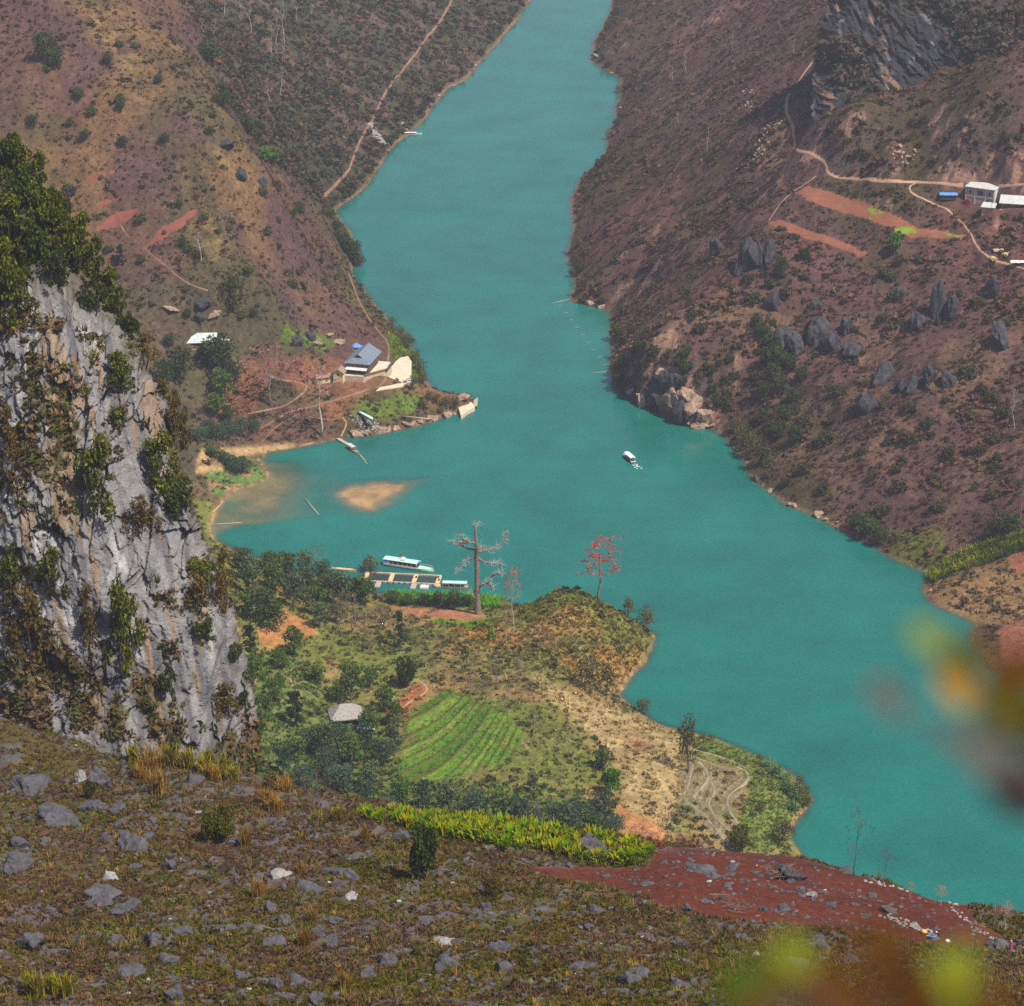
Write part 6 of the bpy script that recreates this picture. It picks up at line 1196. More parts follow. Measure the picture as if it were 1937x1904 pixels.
# ---- the grey tiled house on its walled terrace
p = pv(672, 724); RZ = R(-14.5); zt = p[2] + 2.5
t = thing('stone_terrace', (p[0], p[1], zt), RZ, 'cream stone retaining terrace under the grey tiled house', 'terrace')
part(MB().prism([(-6.2, 0), (3.2, .6), (9.6, 8.5), (10.4, 15), (8.4, 19.5), (-6.2, 19.5)], -6, 0), 'retaining_wall', M_STONEW, t)
part(MB().prism([(-6.0, .35), (3.0, .95), (9.2, 8.7), (10.0, 15), (8.2, 19.2), (-6.0, 19.2)], .004, .05), 'yard', M_CONC, t)
part(MB().box(3.4, 3.75, .9, 11.5, .05, .9, R(-38), (3.5, 1.)), 'parapet', M_WOOD, t); mb = MB()
for i in range(9): mb.box(9.75 + .25 * math.sin(i), 10.25, 8.6 + i * 1.15, 9.7 + i * 1.15, -.2, .95)
part(mb, 'dark_wall', M_DARKW, t)
h = thing('house', (p[0] + 3.4 * math.sin(-RZ), p[1] + 3.4 * math.cos(RZ), zt + .05), RZ, 'grey tiled timber house with a white awning on the stone terrace', 'house')
part(MB().box(-4.2, 4.2, 0, 13.6, 0, 2.3), 'ground_floor_wall', M_DARKW, h); part(MB().box(-4.35, 4.35, -.1, 13.7, 2.3, 4.5), 'upper_wall', M_WOOD, h)
he, hmid, hr = 4.35, 6.1, 7.6
mb = MB().slab([(-5.3, -1, he), (-1.9, 1.0, hmid), (0, .7, hr), (0, 14.9, hr), (-5.3, 15, he)], .18).slab([(5.3, -1, he), (5.3, 15, he), (0, 14.9, hr), (0, .7, hr), (1.9, 1.0, hmid)], .18).slab([(-5.3, -1, he), (5.3, -1, he), (1.9, 1.0, hmid), (-1.9, 1.0, hmid)], .18)
rf = part(mb, 'roof', M_SLATE, h); part(MB().add([(-1.9, 1.15, hmid - .1), (1.9, 1.15, hmid - .1), (0, 1.05, hr - .1)], [(0, 1, 2)]), 'gable', M_VOID, rf)  # gable face coloured near-black for the shade inside the roof end
part(MB().slab([(-4.4, -2.3, 2.15), (4.2, -2.3, 2.15), (4.2, -.12, 2.75), (-4.4, -.12, 2.75)], .1), 'awning', M_WHITE, h)
for x in (-4.2, 0, 4.0): part(MB().box(x - .07, x + .07, -2.2, -2.06, -.0, 2.1), 'post', M_WOOD, h)
for x in (-2.8, -.9, 1., 2.9): part(MB().box(x - .6, x + .6, -.14, -.09, 2.75, 4.1), 'shutter', surf('reddish_shutter', (.25, .1, .04), scale=2), h)
part(MB().box(-3.4, 3.4, -.03, .02, .1, 2.1), 'doorway', M_VOID, h)  # flat near-black panel, shade of the open front put into its colour
a = thing('annex', (p[0] - 6.6, p[1] - .3, zt - .1), RZ, 'little yellow gabled annex at the front corner of the stone terrace', 'outbuilding')
part(MB().prism([(-2, 0), (2, 0), (2, 5), (-2, 5)], -2.6, 1.9).add([(-2, 0, 1.9), (2, 0, 1.9), (0, 0, 3.1)], [(0, 1, 2)]), 'wall', M_YEL, a); part(MB().slab([(-2.5, -.5, 1.7), (0, -.5, 3.2), (0, 5.3, 3.2), (-2.5, 5.3, 1.7)], .12).slab([(0, -.5, 3.2), (2.5, -.5, 1.7), (2.5, 5.3, 1.7), (0, 5.3, 3.2)], .12), 'roof', M_TILE, a); window(a, 0, 0, .7, .6, .7, M_WOOD)
# ---- yellow outhouse
p = pv(618, 725); o = thing('outhouse', (p[0], p[1], p[2]), R(17), 'long low yellow outhouse with three white framed windows', 'outbuilding')
part(MB().box(-3.9, 3.9, 0, 3.2, -2.5, 2.7), 'wall', M_YEL, o); part(MB().slab([(-4.3, -.6, 2.55), (4.3, -.6, 2.55), (4.2, 1.8, 3.5), (-4.2, 1.8, 3.5)], .14).slab([(-4.2, 1.8, 3.5), (4.2, 1.8, 3.5), (4.3, 3.7, 2.6), (-4.3, 3.7, 2.6)], .14), 'roof', M_TILE, o)
for x in (-2.5, 0, 2.5): window(o, x, 0, .8, .75, 1.3)
# ---- concrete pad, tarpaulin, jetty
W_ = PV(*np.array(dens([(711,741),(728,722),(744,704),(758,700),(772,703),(779,714),(778,727),(763,733)], 4, True)).T); zc = float(np.median(W_[:, 2])) + .5
cxy = W_[:, :2].mean(0); tag(MB().prism([(q_[0] - cxy[0], q_[1] - cxy[1]) for q_ in W_], -4, 0).build('concrete_pad', M_CONC, loc=(float(cxy[0]), float(cxy[1]), zc)), 'bare cream concrete pad jutting over the bank beside the grey tiled house', 'paved pad')
p = pv(674, 657); mb = MB(); r = np.random.default_rng(3); n_ = 9; X, Y = np.meshgrid(np.linspace(-2.4, 2.4, n_), np.linspace(-1.8, 1.8, n_)); Z = 1.5 * np.exp(-(X / 2) ** 2 - (Y / 1.5) ** 2) + r.uniform(0, .25, X.shape); o = mesh_np('tarpaulin', np.stack([X, Y, Z], -1).reshape(-1, 3), gridfaces(n_, n_), M_BLUE, smooth=False, loc=[float(c) for c in p]); tag(o, 'crumpled blue tarpaulin heap uphill of the grey tiled house', 'tarpaulin')
for (u0, v0, u1, v1, w_, lb) in [(594,897 - 128,0,0,0,'')][:0]: pass
def flatpoly(name, px, z, thick, m, label, cat, below=.0):
    W = np.array(atz(*np.array(px, float).T, z)).T; c = W.mean(0); return tag(MB().prism([(q_[0] - c[0], q_[1] - c[1]) for q_ in W], -thick, 0).build(name, m, loc=(float(c[0]), float(c[1]), z)), label, cat)
flatpoly('landing', [(866,768),(878,757),(893,762),(898,771),(886,777),(872,787)], 1.5, 3.2, M_CONC, 'white concrete landing at the end of the rocky point', 'landing')
flatpoly('jetty', [(894,770),(897,757),(904,752),(903,767)], .9, .3, M_PLANK, 'short plank jetty standing off the concrete landing', 'jetty')
flatpoly('pipe_shelter', [(678,779),(684,779),(706,790),(704,794)], 6.2, .25, M_MINT, 'pale green sheet roof lying on the rocky point', 'sheet')
def pole(a, b, za, zb, rad, m, name, label, cat):
    A_, B_ = np.array([*atz(*a, za), za]), np.array([*atz(*b, zb), zb]); mb = MB().tube([(0, 0, 0), B_ - A_], [rad, rad * .8], 7); return tag(mb.build(name, m, loc=[float(c) for c in A_], smooth=True), label, cat)
pole((762,788), (813,793), 3.2, 3., .3, M_PLANK, 'log', 'long pale log lying along the shore of the rocky point', 'log'); pole((577,944), (607,979), .12, -.25, .28, M_PLANK, 'log', 'half sunk straight log slanting into the shallow bay', 'log'); pole((395,993), (456,989), .1, .1, .16, M_PBARK, 'log', 'thin pale branch floating by the cliff edge', 'log'); pole((400,972), (424,948), .25, .3, .2, M_BAMB, 'log', 'bent tan pole lying on the grassy shore of the bay', 'log')
pole((1508,1632), (1528,1648), 1.5, .6, .35, M_PBARK, 'log', 'pale fallen trunk at the water behind the red field', 'log'); pole((1045,574), (1078,566), .1, .1, .12, M_BAMB, 'log', 'floating bamboo pole off the tip of the right shore', 'log'); pole((1120,706), (1150,703), .1, .1, .12, M_BAMB, 'log', 'floating bamboo pole beside the rust coloured bluff', 'log')
pole((570,843), (592,838), .25, .3, .18, M_BAMB, 'log', 'pale pole lying at the shore left of the rowing boat', 'log')
# net line of floats off the right shore
for i in range(9):
    u, v = 1060 + i * 10.5, 578 + i * 14.; x, y = atz(u, v); mb = MB().tube([(-.9, 0, .06), (.9, .25, .06)], .07, 5); tag(mb.build('float', M_BAMB, loc=(float(x), float(y), 0)), 'small bamboo float of the net line off the right shore', 'float', 'bamboo floats of the net line')
# ---- grey roofed house on the left
p = pv(382, 668); o = thing('house', (p[0], p[1] + 1, p[2] + .9), R(3), 'grey sheet roofed wooden house behind dark trees', 'house')
part(MB().box(-4.9, 5.2, .6, 7.4, 0, 3.3), 'wall', surf('grey_boards', (.17, .16, .16), scale=2), o); part(MB().slab([(-6, -.5, 2.9), (6, -.5, 3.1), (5.9, 3.8, 5.6), (-5.9, 3.8, 5.6)], .12).slab([(-5.9, 3.8, 5.6), (5.9, 3.8, 5.6), (6, 8.2, 3.), (-6, 8.2, 3.)], .12), 'roof', M_TIN, o); part(MB().box(-5.4, 5.2, -1.6, .6, -.15, 0), 'porch', M_PLANK, o); part(MB().box(-5.4, 3.2, -1.65, -1.55, .55, .85), 'railing', M_TAN, o)
for x in (-5.2, -2, 1.2, 4.6): part(MB().box(x - .1, x + .1, -1.6, -1.4, -3, .85), 'post', M_TAN if x < -5 else M_DARKW, o)
part(MB().box(-2.4, -1.4, .55, .6, .05, 2.1), 'door', M_VOID, o); window(o, 1.2, .6, .9, .9, .9, M_DARKW)
l_ = thing('lean_to', (p[0] + 8.2, p[1] + 2.6, p[2] + .5), R(-14), 'small pale roofed lean to beside the grey roofed house', 'shed'); part(MB().slab([(-2, -.4, 2.2), (2.2, -.4, 2.2), (2, 2.8, 3.3), (-2, 2.8, 3.3)], .1), 'roof', M_PALE, l_); part(MB().box(-1.7, 1.8, 0, 2.4, -2.5, 2.1), 'wall', M_DARKW, l_)
# ---- white house on the right
p = pv(1852, 387); o = thing('house', (p[0], p[1], p[2]), R(-28), 'two storey flat roofed pinkish brick house with white corner posts', 'house'); w2, dd, hh = 6.0, 10., 6.6
part(MB().box(-w2, w2, .1, dd, -3, hh), 'wall', M_BRICK, o); part(MB().box(-w2 - .35, w2 + .35, -.4, dd + .3, hh, hh + .28), 'roof', M_PALE, o); part(MB().box(w2 - .05, w2 + .12, .2, dd - .1, -2.9, hh - .05), 'side_wall', M_WHITE, o)
for x in (-w2 + .2, -2., 2.4, w2 - .2): part(MB().box(x - .2, x + .2, -.05, .14, -3, hh - .02), 'column', M_WHITE, o)
part(MB().box(-w2 + .05, w2 - .05, -.02, .12, 2.95, 3.35), 'floor_band', M_WHITE, o); window(o, -4., .1, 4.2, 1., 1.2); window(o, .2, .1, 3.9, 2.4, 1.7); window(o, 4.1, .1, 4.1, 1.1, 1.3); part(MB().box(2.7, 3.9, .05, .13, 0, 2.1), 'door', M_VOID, o); part(MB().box(4.6, 6.2, 7.5, 9.9, hh + .285, hh + 1.2), 'stair_box', M_BRICK, o)
p = pv(1868, 402); o = thing('shed', (p[0], p[1], p[2]), R(-22), 'small brick shed with two pale roof sheets in front of the two storey house', 'shed'); part(MB().box(-2.4, 2.4, 0, 3.4, -2, 2.2), 'wall', M_BRICK, o); part(MB().slab([(-2.8, -.5, 2.1), (1.1, -.5, 2.1), (.9, 3.6, 3.1), (-2.6, 3.6, 3.1)], .1).slab([(1.25, -.6, 2.25), (3., -.6, 2.2), (2.9, 3.6, 3.15), (1.2, 3.6, 3.2)], .1), 'roof', M_PALE, o)
p = pv(1893, 396); o = thing('long_house', (p[0], p[1], p[2]), R(-13), 'long low house with a white corrugated roof at the right edge', 'house'); part(MB().box(.2, 17, 1.6, 7.6, -2.5, 2.6), 'wall', surf('grey_render', (.30, .29, .30), scale=1), o); mb = MB()
mb.slab([(-.8, -.3, 2.5), (17.6, -.3, 2.5), (17.5, 5.2, 4.5), (-.6, 5.2, 4.5)], .1).slab([(-.6, 5.2, 4.5), (17.5, 5.2, 4.5), (17.6, 8.4, 3.1), (-.8, 8.4, 3.1)], .1); part(mb, 'roof', M_PALE, o); mb = MB()
for i in range(8): part(MB().box(.1 + i * 2.2, .3 + i * 2.2, -.1, .1, -2.4, 2.35), 'post', M_DARKW, o)
for x, m in ((2.2, M_VOID), (5.4, M_WOOD), (8.6, M_VOID), (11.8, M_WOOD)): part(MB().box(x, x + 1, 1.55, 1.6, 0, 2.1), 'door', m, o)
part(MB().box(-.4, 17.2, -.6, 1.6, -2.6, -.05), 'step', M_TAN, o)
p = pv(1793, 377); mb = MB()
for i in range(18): mb.tube([(-3.4 + (i % 3) * .2, -1.2 + (i % 6) * .45, .3 + (i // 6) * .5), (3.4, -1.1 + (i % 6) * .45, .3 + (i // 6) * .5)], .24, 6)
tag(part(mb, 'timber_stack', M_DARKW, None), 'stack of dark timber under the blue tarpaulin at the two storey house', 'timber stack').location = [float(c) for c in p]
n_ = 11; X, Y = np.meshgrid(np.linspace(-3.6, 3.6, n_), np.linspace(-1.9, 1.9, n_)); r = np.random.default_rng(5); Z = 2.35 - .3 * (Y / 1.9) ** 4 - .12 * (X / 3.6) ** 4 + r.uniform(0, .18, X.shape); o = mesh_np('tarpaulin', np.stack([X, Y, Z], -1).reshape(-1, 3), gridfaces(n_, n_), M_BLUE, smooth=False, loc=[float(c) for c in p]); tag(o, 'blue tarpaulin spread over the timber stack left of the two storey house', 'tarpaulin')
bush('redb', (.28, .02, .05), 2, 3, 'crimson bush at the front corner of the two storey house', None, nleaf=260, size=.3, seed=27); plant('redb', 1829, 386, 9, 14)
for i, (u, v) in enumerate([(1888, 478), (1904, 482), (1878, 492)]):
    p = pv(u, v); mb = MB()
    for k in range(14): mb.box(-2 + .1 * (k % 3), 2 + .1 * (k % 2), -.8 + .4 * (k % 5), -.45 + .4 * (k % 5), .1 + .35 * (k // 5), .4 + .35 * (k // 5), .08 * (k % 3))
    o = part(mb, 'board_pile', M_TAN, None); o.location = [float(c) for c in p]; o.rotation_euler = (0, 0, i * .9); tag(o, ('left pile of tan boards above the path end', 'pale pile of boards beside the dark hollow', 'low pile of tan boards touching the path end')[i], 'board pile')
p = pv(1930, 500); n_ = 9; X, Y = np.meshgrid(np.linspace(-4, 4, n_), np.linspace(-1.4, 1.4, n_)); Z = 1.3 - .5 * (Y / 1.4) ** 2 + np.random.default_rng(2).uniform(0, .25, X.shape); o = mesh_np('tarpaulin', np.stack([X, Y, Z], -1).reshape(-1, 3), gridfaces(n_, n_), M_WHITE, smooth=False, loc=[float(c) for c in p]); tag(o, 'white sheet stretched low at the right edge below the path', 'tarpaulin')
# ---- thatched house in the ravine
p = pv(658, 1372); o = thing('thatched_house', (p[0], p[1], p[2]), R(12), 'grey thatched hip roofed house half hidden among the ravine trees', 'house'); part(MB().box(-3.8, 3.8, .6, 6.4, -1, 2.6), 'wall', M_DARKW, o)
part(MB().slab([(-5, -.6, 2.1), (5, -.6, 2.1), (1.6, 3.5, 5.3), (-1.6, 3.5, 5.3)], .3).slab([(5, -.6, 2.1), (5, 7.6, 2.1), (1.6, 3.5, 5.3)], .3).slab([(5, 7.6, 2.1), (-5, 7.6, 2.1), (-1.6, 3.5, 5.3), (1.6, 3.5, 5.3)], .3).slab([(-5, 7.6, 2.1), (-5, -.6, 2.1), (-1.6, 3.5, 5.3)], .3), 'roof', M_THATCH, o); part(MB().box(-.6, .6, .52, .6, -.9, 1.1), 'door', M_VOID, o)
p = pv(693, 1388); o = thing('animal_shed', (p[0], p[1], p[2]), R(-8), 'low pale roofed shed just below the thatched house', 'shed'); part(MB().slab([(-2.6, -.3, 1.6), (2.6, -.3, 1.6), (2.4, 2.4, 2.4), (-2.4, 2.4, 2.4)], .1), 'roof', M_PALE, o); part(MB().box(-2.2, 2.2, 0, 2., -.8, 1.5), 'wall', M_DARKW, o)

# ------------------------------------------------------------------ boats and rafts
def hull(L, W, top=.55, bow=.4, n=16, full=.75):
    V, Fq = [], []
    for i in range(n):
        s = i / (n - 1); w_ = W / 2 * (full + (1 - full) * min(1, s * 4)) * (1 - max(0, (s - .62) / .38) ** 2 * .94); z = top + bow * max(0, (s - .5) / .5) ** 2 + .1 * max(0, .2 - s) * 5; x = -L / 2 + L * s
        V += [(x, -w_, z), (x, -w_ * .78, -.25), (x, w_ * .78, -.25), (x, w_, z), (x, w_ - .08, z), (x, w_ * .7, .12), (x, -w_ * .7, .12), (x, -w_ + min(.08, w_ * .5), z)]
    for i in range(n - 1):
        for k in range(8): Fq.append((i * 8 + k, i * 8 + (k + 1) % 8, i * 8 + 8 + (k + 1) % 8, i * 8 + 8 + k))
    Fq += [tuple(range(7, -1, -1)), tuple((n - 1) * 8 + k for k in range(8))]; mb = MB(); mb.add(V, Fq); return mb
def boat(u, v, rz, L, W, hm_, rm, rx, rh, label, deck=None, cat='boat', name='boat', top=.55, bow=.4, tilt=0):
    x, y = atz(u, v, .3); o = thing(name, (float(x), float(y), 0), rz, label, cat); part(hull(L, W, top, bow), 'hull', hm_, o)
    if rm:
        x0, x1 = rx; h2 = W / 2 * .98; part(MB().slab([(x0, -h2, rh), (x1, -h2, rh), (x1, 0, rh + .22), (x0, 0, rh + .22)], .07).slab([(x0, 0, rh + .22), (x1, 0, rh + .22), (x1, h2, rh), (x0, h2, rh)], .07), 'canopy', rm, o)
        k = max(3, int((x1 - x0) / 1.7) + 1)
        for i in range(k):
            for s in (-1, 1): xx = x0 + .15 + (x1 - x0 - .3) * i / (k - 1); part(MB().tube([(xx, s * (h2 - .12), .2), (xx, s * (h2 - .12), rh - .05)], .045, 6), 'post', M_WHITE, o)
    if deck: part(MB().prism([(deck[0], -W * .40), (deck[1] * .75 + deck[0] * .25, -W * .36), (deck[1], -W * .08), (deck[1], W * .08), (deck[1] * .75 + deck[0] * .25, W * .36), (deck[0], W * .40)], .2, top + .14), 'deck', deck[2], o)
    return o
b1 = boat(774, 1073, R(-20), 18.4, 3.3, M_HULLG, M_MINT, (-9, 3.4), 2.55, 'long passenger boat with a mint canopy and people aboard moored at the fish pens', (3.5, 8.8, M_MINTD), 'passenger boat', top=.7)
part(MB().box(-8.9, -6.6, -1.5, 1.5, .7, 2.5), 'cabin', M_BLUEP, b1); part(MB().box(-8.6, 3.2, -1.58, -1.5, .7, 1.15), 'side_panel', M_WHITE, b1); part(MB().box(-8.6, 3.2, 1.5, 1.58, .7, 1.15), 'side_panel', M_WHITE, b1); part(MB().box(-2.9, -1.6, -.9, 1.4, 2.86, 3.1, R(15)), 'roof_hatch', M_WHITE, b1); part(MB().box(3.3, 3.9, .2, 1.6, 2.1, 2.6), 'bow_screen', M_BLUEP, b1)
for s in (-1, 1):
    mb = MB(); P_ = [(3.8, s * 1.35, 1.5), (6.2, s * 1.1, 1.55), (8.4, s * .45, 1.7)]; mb.tube(P_, .05, 5)
    for q_ in P_: mb.tube([(q_[0], q_[1], .6), q_], .05, 5)
    part(mb, 'railing', M_WHITE, b1)
for i, y_ in enumerate((-.95, .95)): part(MB().box(-6.2, 2.6, y_ - .25, y_ + .25, .72, 1.0), 'bench', M_WOOD, b1)
fl = thing('flag', b1.matrix_basis @ Vector((-3.3, -.2, 2.8)), R(-20), 'small red flag on a pole on the roof of the long passenger boat', 'flag'); part(MB().tube([(0, 0, 0), (0, 0, 2.2)], .04, 6), 'pole', M_DARKW, fl); part(MB().slab([(.04, 0, 1.3), (.9, .1, 1.2), (.9, .15, 1.95), (.04, 0, 2.1)], .02), 'cloth', M_RED, fl)
b2 = boat(852, 1110, R(176), 11.8, 2.2, M_RUST, M_MINT, (-5.6, 2.6), 2.0, 'slim wooden boat with a pale mint canopy moored at the end of the fish pens', (3, 5.7, M_TAN), 'boat'); part(MB().box(-4, 2, -.7, .7, .3, .6), 'bench', M_WOOD, b2); part(MB().box(-.6, .5, -.6, .6, .6, 1.2), 'engine_box', M_NAVY, b2)
b3 = boat(1189.5, 868, R(111), 8.6, 2.1, M_NAVY, M_SKY, (-3.9, 2.4), 2.1, 'covered boat with a pale blue roof sailing alone in midstream', (2.4, 4.2, M_WHITE), 'boat', top=.6); part(MB().box(-4.45, -3.95, -.95, .95, .45, .75), 'stern_board', M_WHITE, b3); part(MB().tube([(-4.1, .1, .9), (-5.4, .2, .1)], [.12, .06], 6), 'motor', M_DARKW, b3); part(MB().box(-3.5, 2, -.7, .7, .2, .5), 'bench', M_WOOD, b3)
b4 = boat(667, 851, R(-59), 8.2, 1.9, M_HULLB, M_PALE, (-3.2, 1.2), 1.7, 'small boat with a white canopy tied between the plank pier and bamboo poles', (2.2, 4, M_PLANK), 'boat')
b5 = boat(650, 1078, R(-12), 8.8, 1.5, M_RUST, None, None, 0, 'orange wooden open boat behind the trees of the near bank', (-2.5, 4, M_TAN), 'boat'); part(MB().box(-2, -1.6, -.6, .6, .35, .6), 'seat', M_PLANK, b5)
b6 = boat(598, 835, R(-30), 4.6, 1.2, M_HULLB, None, None, 0, 'small open rowing boat drawn up at the shore of the bay', None, 'boat'); part(MB().box(-.3, .1, -.5, .5, .4, .48), 'seat', M_PLANK, b6); part(MB().box(-1.5, -1.1, -.5, .5, .4, .48), 'seat', M_PLANK, b6)
b7 = boat(777, 254, R(3), 12., 2., M_PALE, M_WHITE, (-3.5, 3), 1.2, 'white boat at the tan rocks of the wooded slope far up the river', None, 'boat')
mb = MB(); rw_ = np.random.default_rng(8)
for i in range(26):
    a_ = rw_.uniform(0, 6.28); q_ = Matrix.Rotation(R(111), 4, 'Z') @ Vector((-4.9 - rw_.uniform(0, 4.5) ** 1.1, rw_.normal() * .55, 0)); s_ = rw_.uniform(.12, .38); mb.prism([(b3.location.x + q_.x + s_ * math.cos(a_ + k) * (1 + .3 * (k % 2)), b3.location.y + q_.y + s_ * math.sin(a_ + k)) for k in np.linspace(0, 6.28, 7)[:-1]], .02, .05)
tag(mb.build('wake', surf('foam', (.5, .58, .56), scale=3)), 'thin foam of the wake behind the midstream boat', 'foam', kind='stuff')
# floating fish pens: timber walkways round square pools
t = thing('fish_pens', (*[float(c) for c in atz(765, 1094, .3)], .3), R(-6.6), 'timber framed floating fish pens of square pools beside the long boat', 'fish pens')
for k, (y_, x0, x1, w_) in enumerate([(3.4, -13.5, 12.2, .7), (-3.6, -13.5, 12.2, .8)]): part(MB().box(x0, x1, y_ - w_ / 2, y_ + w_ / 2, -.35, .12), 'walkway', M_PLANK, t)
for x in (-13, -4.4, 3.6, 11.6):
    q_ = part(MB().box(x - .7, x + .7, -3.2, 3.05, -.33, .16), 'cross_walkway', M_TAN, t)
for x in (-8, 4.): part(MB().box(x - .9, x + .9, -8.2, -4., -.33, .14), 'gangway', M_PLANK, t)
part(MB().box(6.4, 9.2, -8., -5.6, -.2, .5), 'sheet_cover', M_WHITE, t)
for x in np.linspace(-13, 12, 14): part(MB().tube([(x, -3.95, -.1), (x + .55, -3.95, -.1)], .3, 8), 'float_drum', M_NAVY, t)
for i, x in enumerate((4.0, 11.9, 11.4)): part(MB().ball((x, (0.4, -.8, 1.2)[i], .45), .36), 'bucket', M_VOID, t)
NET = leafmat('pen_net', (.03, .05, .05), trans=.1)
for x0, x1 in ((-12.2, -5.2), (-3.6, 2.8), (4.4, 10.8)): part(MB().box(x0, x1, -3.1, 2.95, -.3, -.27), 'net', NET, t)
t = thing('plank_pier', (*[float(c) for c in atz(648, 834.5, .4)], .4), R(-56), 'narrow plank pier running from the bank to the white canopied boat', 'pier'); part(MB().box(-3.4, 3.6, -.75, .75, -.15, .0), 'deck', M_PLANK, t)
for x in (-2.8, 0, 3): part(MB().box(x - .9, x + .9, -.65, .65, -.5, -.16), 'raft_float', M_DARKW, t)
pole((671,850), (694,878), .25, .15, .14, M_BAMB, 'bamboo_pole', 'bamboo pole floating off the white canopied boat', 'pole'); pole((676,855), (691,871), .3, .2, .12, M_BAMB, 'bamboo_pole', 'shorter bamboo pole alongside the floating one', 'pole')

# ------------------------------------------------------------------ people
SKEL = {
 'stand': dict(pelvis=(0, 0, .95), chest=(0, .01, 1.28), neck=(0, .02, 1.47), head=(0, .05, 1.62), el=(.27, .02, 1.14), hand=(.29, .12, .90), knee=(.11, .04, .5), ankle=(.12, 0, .08), sh=(.2, .0, 1.42), hip=(.1, 0, .9)),
 'bend': dict(pelvis=(0, -.08, .78), chest=(0, .24, .98), neck=(0, .40, 1.08), head=(0, .52, 1.10), el=(.24, .36, .74), hand=(.2, .48, .50), knee=(.13, .08, .44), ankle=(.14, -.06, .08), sh=(.19, .33, 1.04), hip=(.1, -.08, .74)),
 'sit': dict(pelvis=(0, 0, .52), chest=(0, .03, .85), neck=(0, .05, 1.04), head=(0, .08, 1.19), el=(.26, .1, .72), hand=(.16, .32, .62), knee=(.12, .42, .5), ankle=(.12, .4, .1), sh=(.2, .04, .99), hip=(.1, .02, .5))}
def person(loc, rz, pose, skin, top, legs, hair, label, h=1.65, hat=None, skirt=False):
    J = SKEL[pose]; V, E, Rr_, Cc = [], [], [], []
    def v(p, r_, c): V.append(tuple(p)); Rr_.append(r_); Cc.append(c); return len(V) - 1
    pe = v(J['pelvis'], .13, legs); ch = v(J['chest'], .135, top); ne = v(J['neck'], .06, skin); hd = v(J['head'], .095, skin); ht = v(np.array(J['head']) + np.array([0, .0, .09]), .075, skin); E += [(pe, ch), (ch, ne), (ne, hd), (hd, ht)]
    ns = v(np.array(J['head']) + np.array([0, .105, .0]), .018, skin); E.append((hd, ns))
    for s in (-1, 1):
        m = np.array([s, 1, 1]); sh = v(J['sh'] * m, .065, top); el = v(J['el'] * m, .045, top); wr2 = v((np.array(J['el']) * .15 + np.array(J['hand']) * .85) * m, .03, skin); ha = v(J['hand'] * m, .04, skin); E += [(ch, sh), (sh, el), (el, wr2), (wr2, ha)]
        d = np.array(J['hand']) - np.array(J['el']); d = d / np.linalg.norm(d)
        for f in range(5):
            off = np.array([(f - 2) * .018, (.01 if f else .035), 0]); L = (.05, .075, .085, .08, .06)[f]; q_ = v((np.array(J['hand']) + off + d * L * .5) * m, .011, skin); e_ = v((np.array(J['hand']) + off + d * L + np.array([0, .015, 0])) * m, .009, skin); E += [(ha, q_), (q_, e_)]
        hi = v(J['hip'] * m, .095, legs); kn = v(J['knee'] * m, .062, legs); an_ = v(J['ankle'] * m, .045, skin); to = v((np.array(J['ankle']) + np.array([0.01, .15, -.045])) * m, .035, (.05, .04, .04)); E += [(pe, hi), (hi, kn), (kn, an_), (an_, to)]
    me = bpy.data.meshes.new('body'); me.from_pydata(V, E, []); o = bpy.data.objects.new('body', me); col.objects.link(o); md = o.modifiers.new('s', 'SKIN'); sv = me.skin_vertices[0].data
    for i, r_ in enumerate(Rr_): sv[i].radius = (r_, r_ * (.8 if i in (0, 1) else 1)); sv[i].use_root = i == 0
    o.modifiers.new('u', 'SUBSURF').levels = 1; dg = bpy.context.evaluated_depsgraph_get(); ev = o.evaluated_get(dg); me2 = bpy.data.meshes.new_from_object(ev); bpy.data.objects.remove(o)
    A_ = np.array([q_.co[:] for q_ in me2.vertices]); B_ = np.array(V); W_ = np.array(Rr_); near = np.argmin(np.linalg.norm(A_[:, None] - B_[None], axis=2) - W_[None] * .6, 1); c4 = np.ones((len(A_), 4), np.float32); c4[:, :3] = np.array(Cc)[near]
    ca = me2.color_attributes.new('col', 'FLOAT_COLOR', 'POINT'); ca.data.foreach_set('color', c4.ravel()); me2.materials.clear(); me2.materials.append(surf('person_cloth', attr='col', rough=.8, scale=6, amt=.12)); me2.polygons.foreach_set('use_smooth', [True] * len(me2.polygons))
    root = thing('person', loc, rz, label, 'person'); root.scale = (h / 1.72,) * 3; b = bpy.data.objects.new('body', me2); col.objects.link(b); b.parent = root
    hp = np.array(J['head']) + np.array([0, -.02, .05]); part(MB().ball(hp, (.1, .105, .1), 10, 8), 'hair', surf('black_hair', (.015, .012, .012), scale=8), root)
    if hat: part(MB().ball(hp + np.array([0, .0, .05]), (.13, .13, .075), 10, 6), 'headscarf', surf('scarf' + str(hat), hat, scale=6), root)
    if skirt: q_ = np.array(J['pelvis']); part(MB().tube([q_ + np.array([0, 0, .06]), q_ * .5 + np.array([0, 0, .25]), (0, q_[1] * .3, .32)], [.15, .23, .3], 12), 'skirt', surf('skirt' + str(legs), legs, scale=6), root)
    return root
SKIN = (.32, .19, .12)
p = pf(1776, 1775); person((p[0], p[1], p[2] - .05), R(120), 'bend', SKIN, (.02, .02, .03), (.05, .045, .06), 0, 'person in dark clothes with a white headcloth bending in the red field', 1.62, (.7, .7, .7))
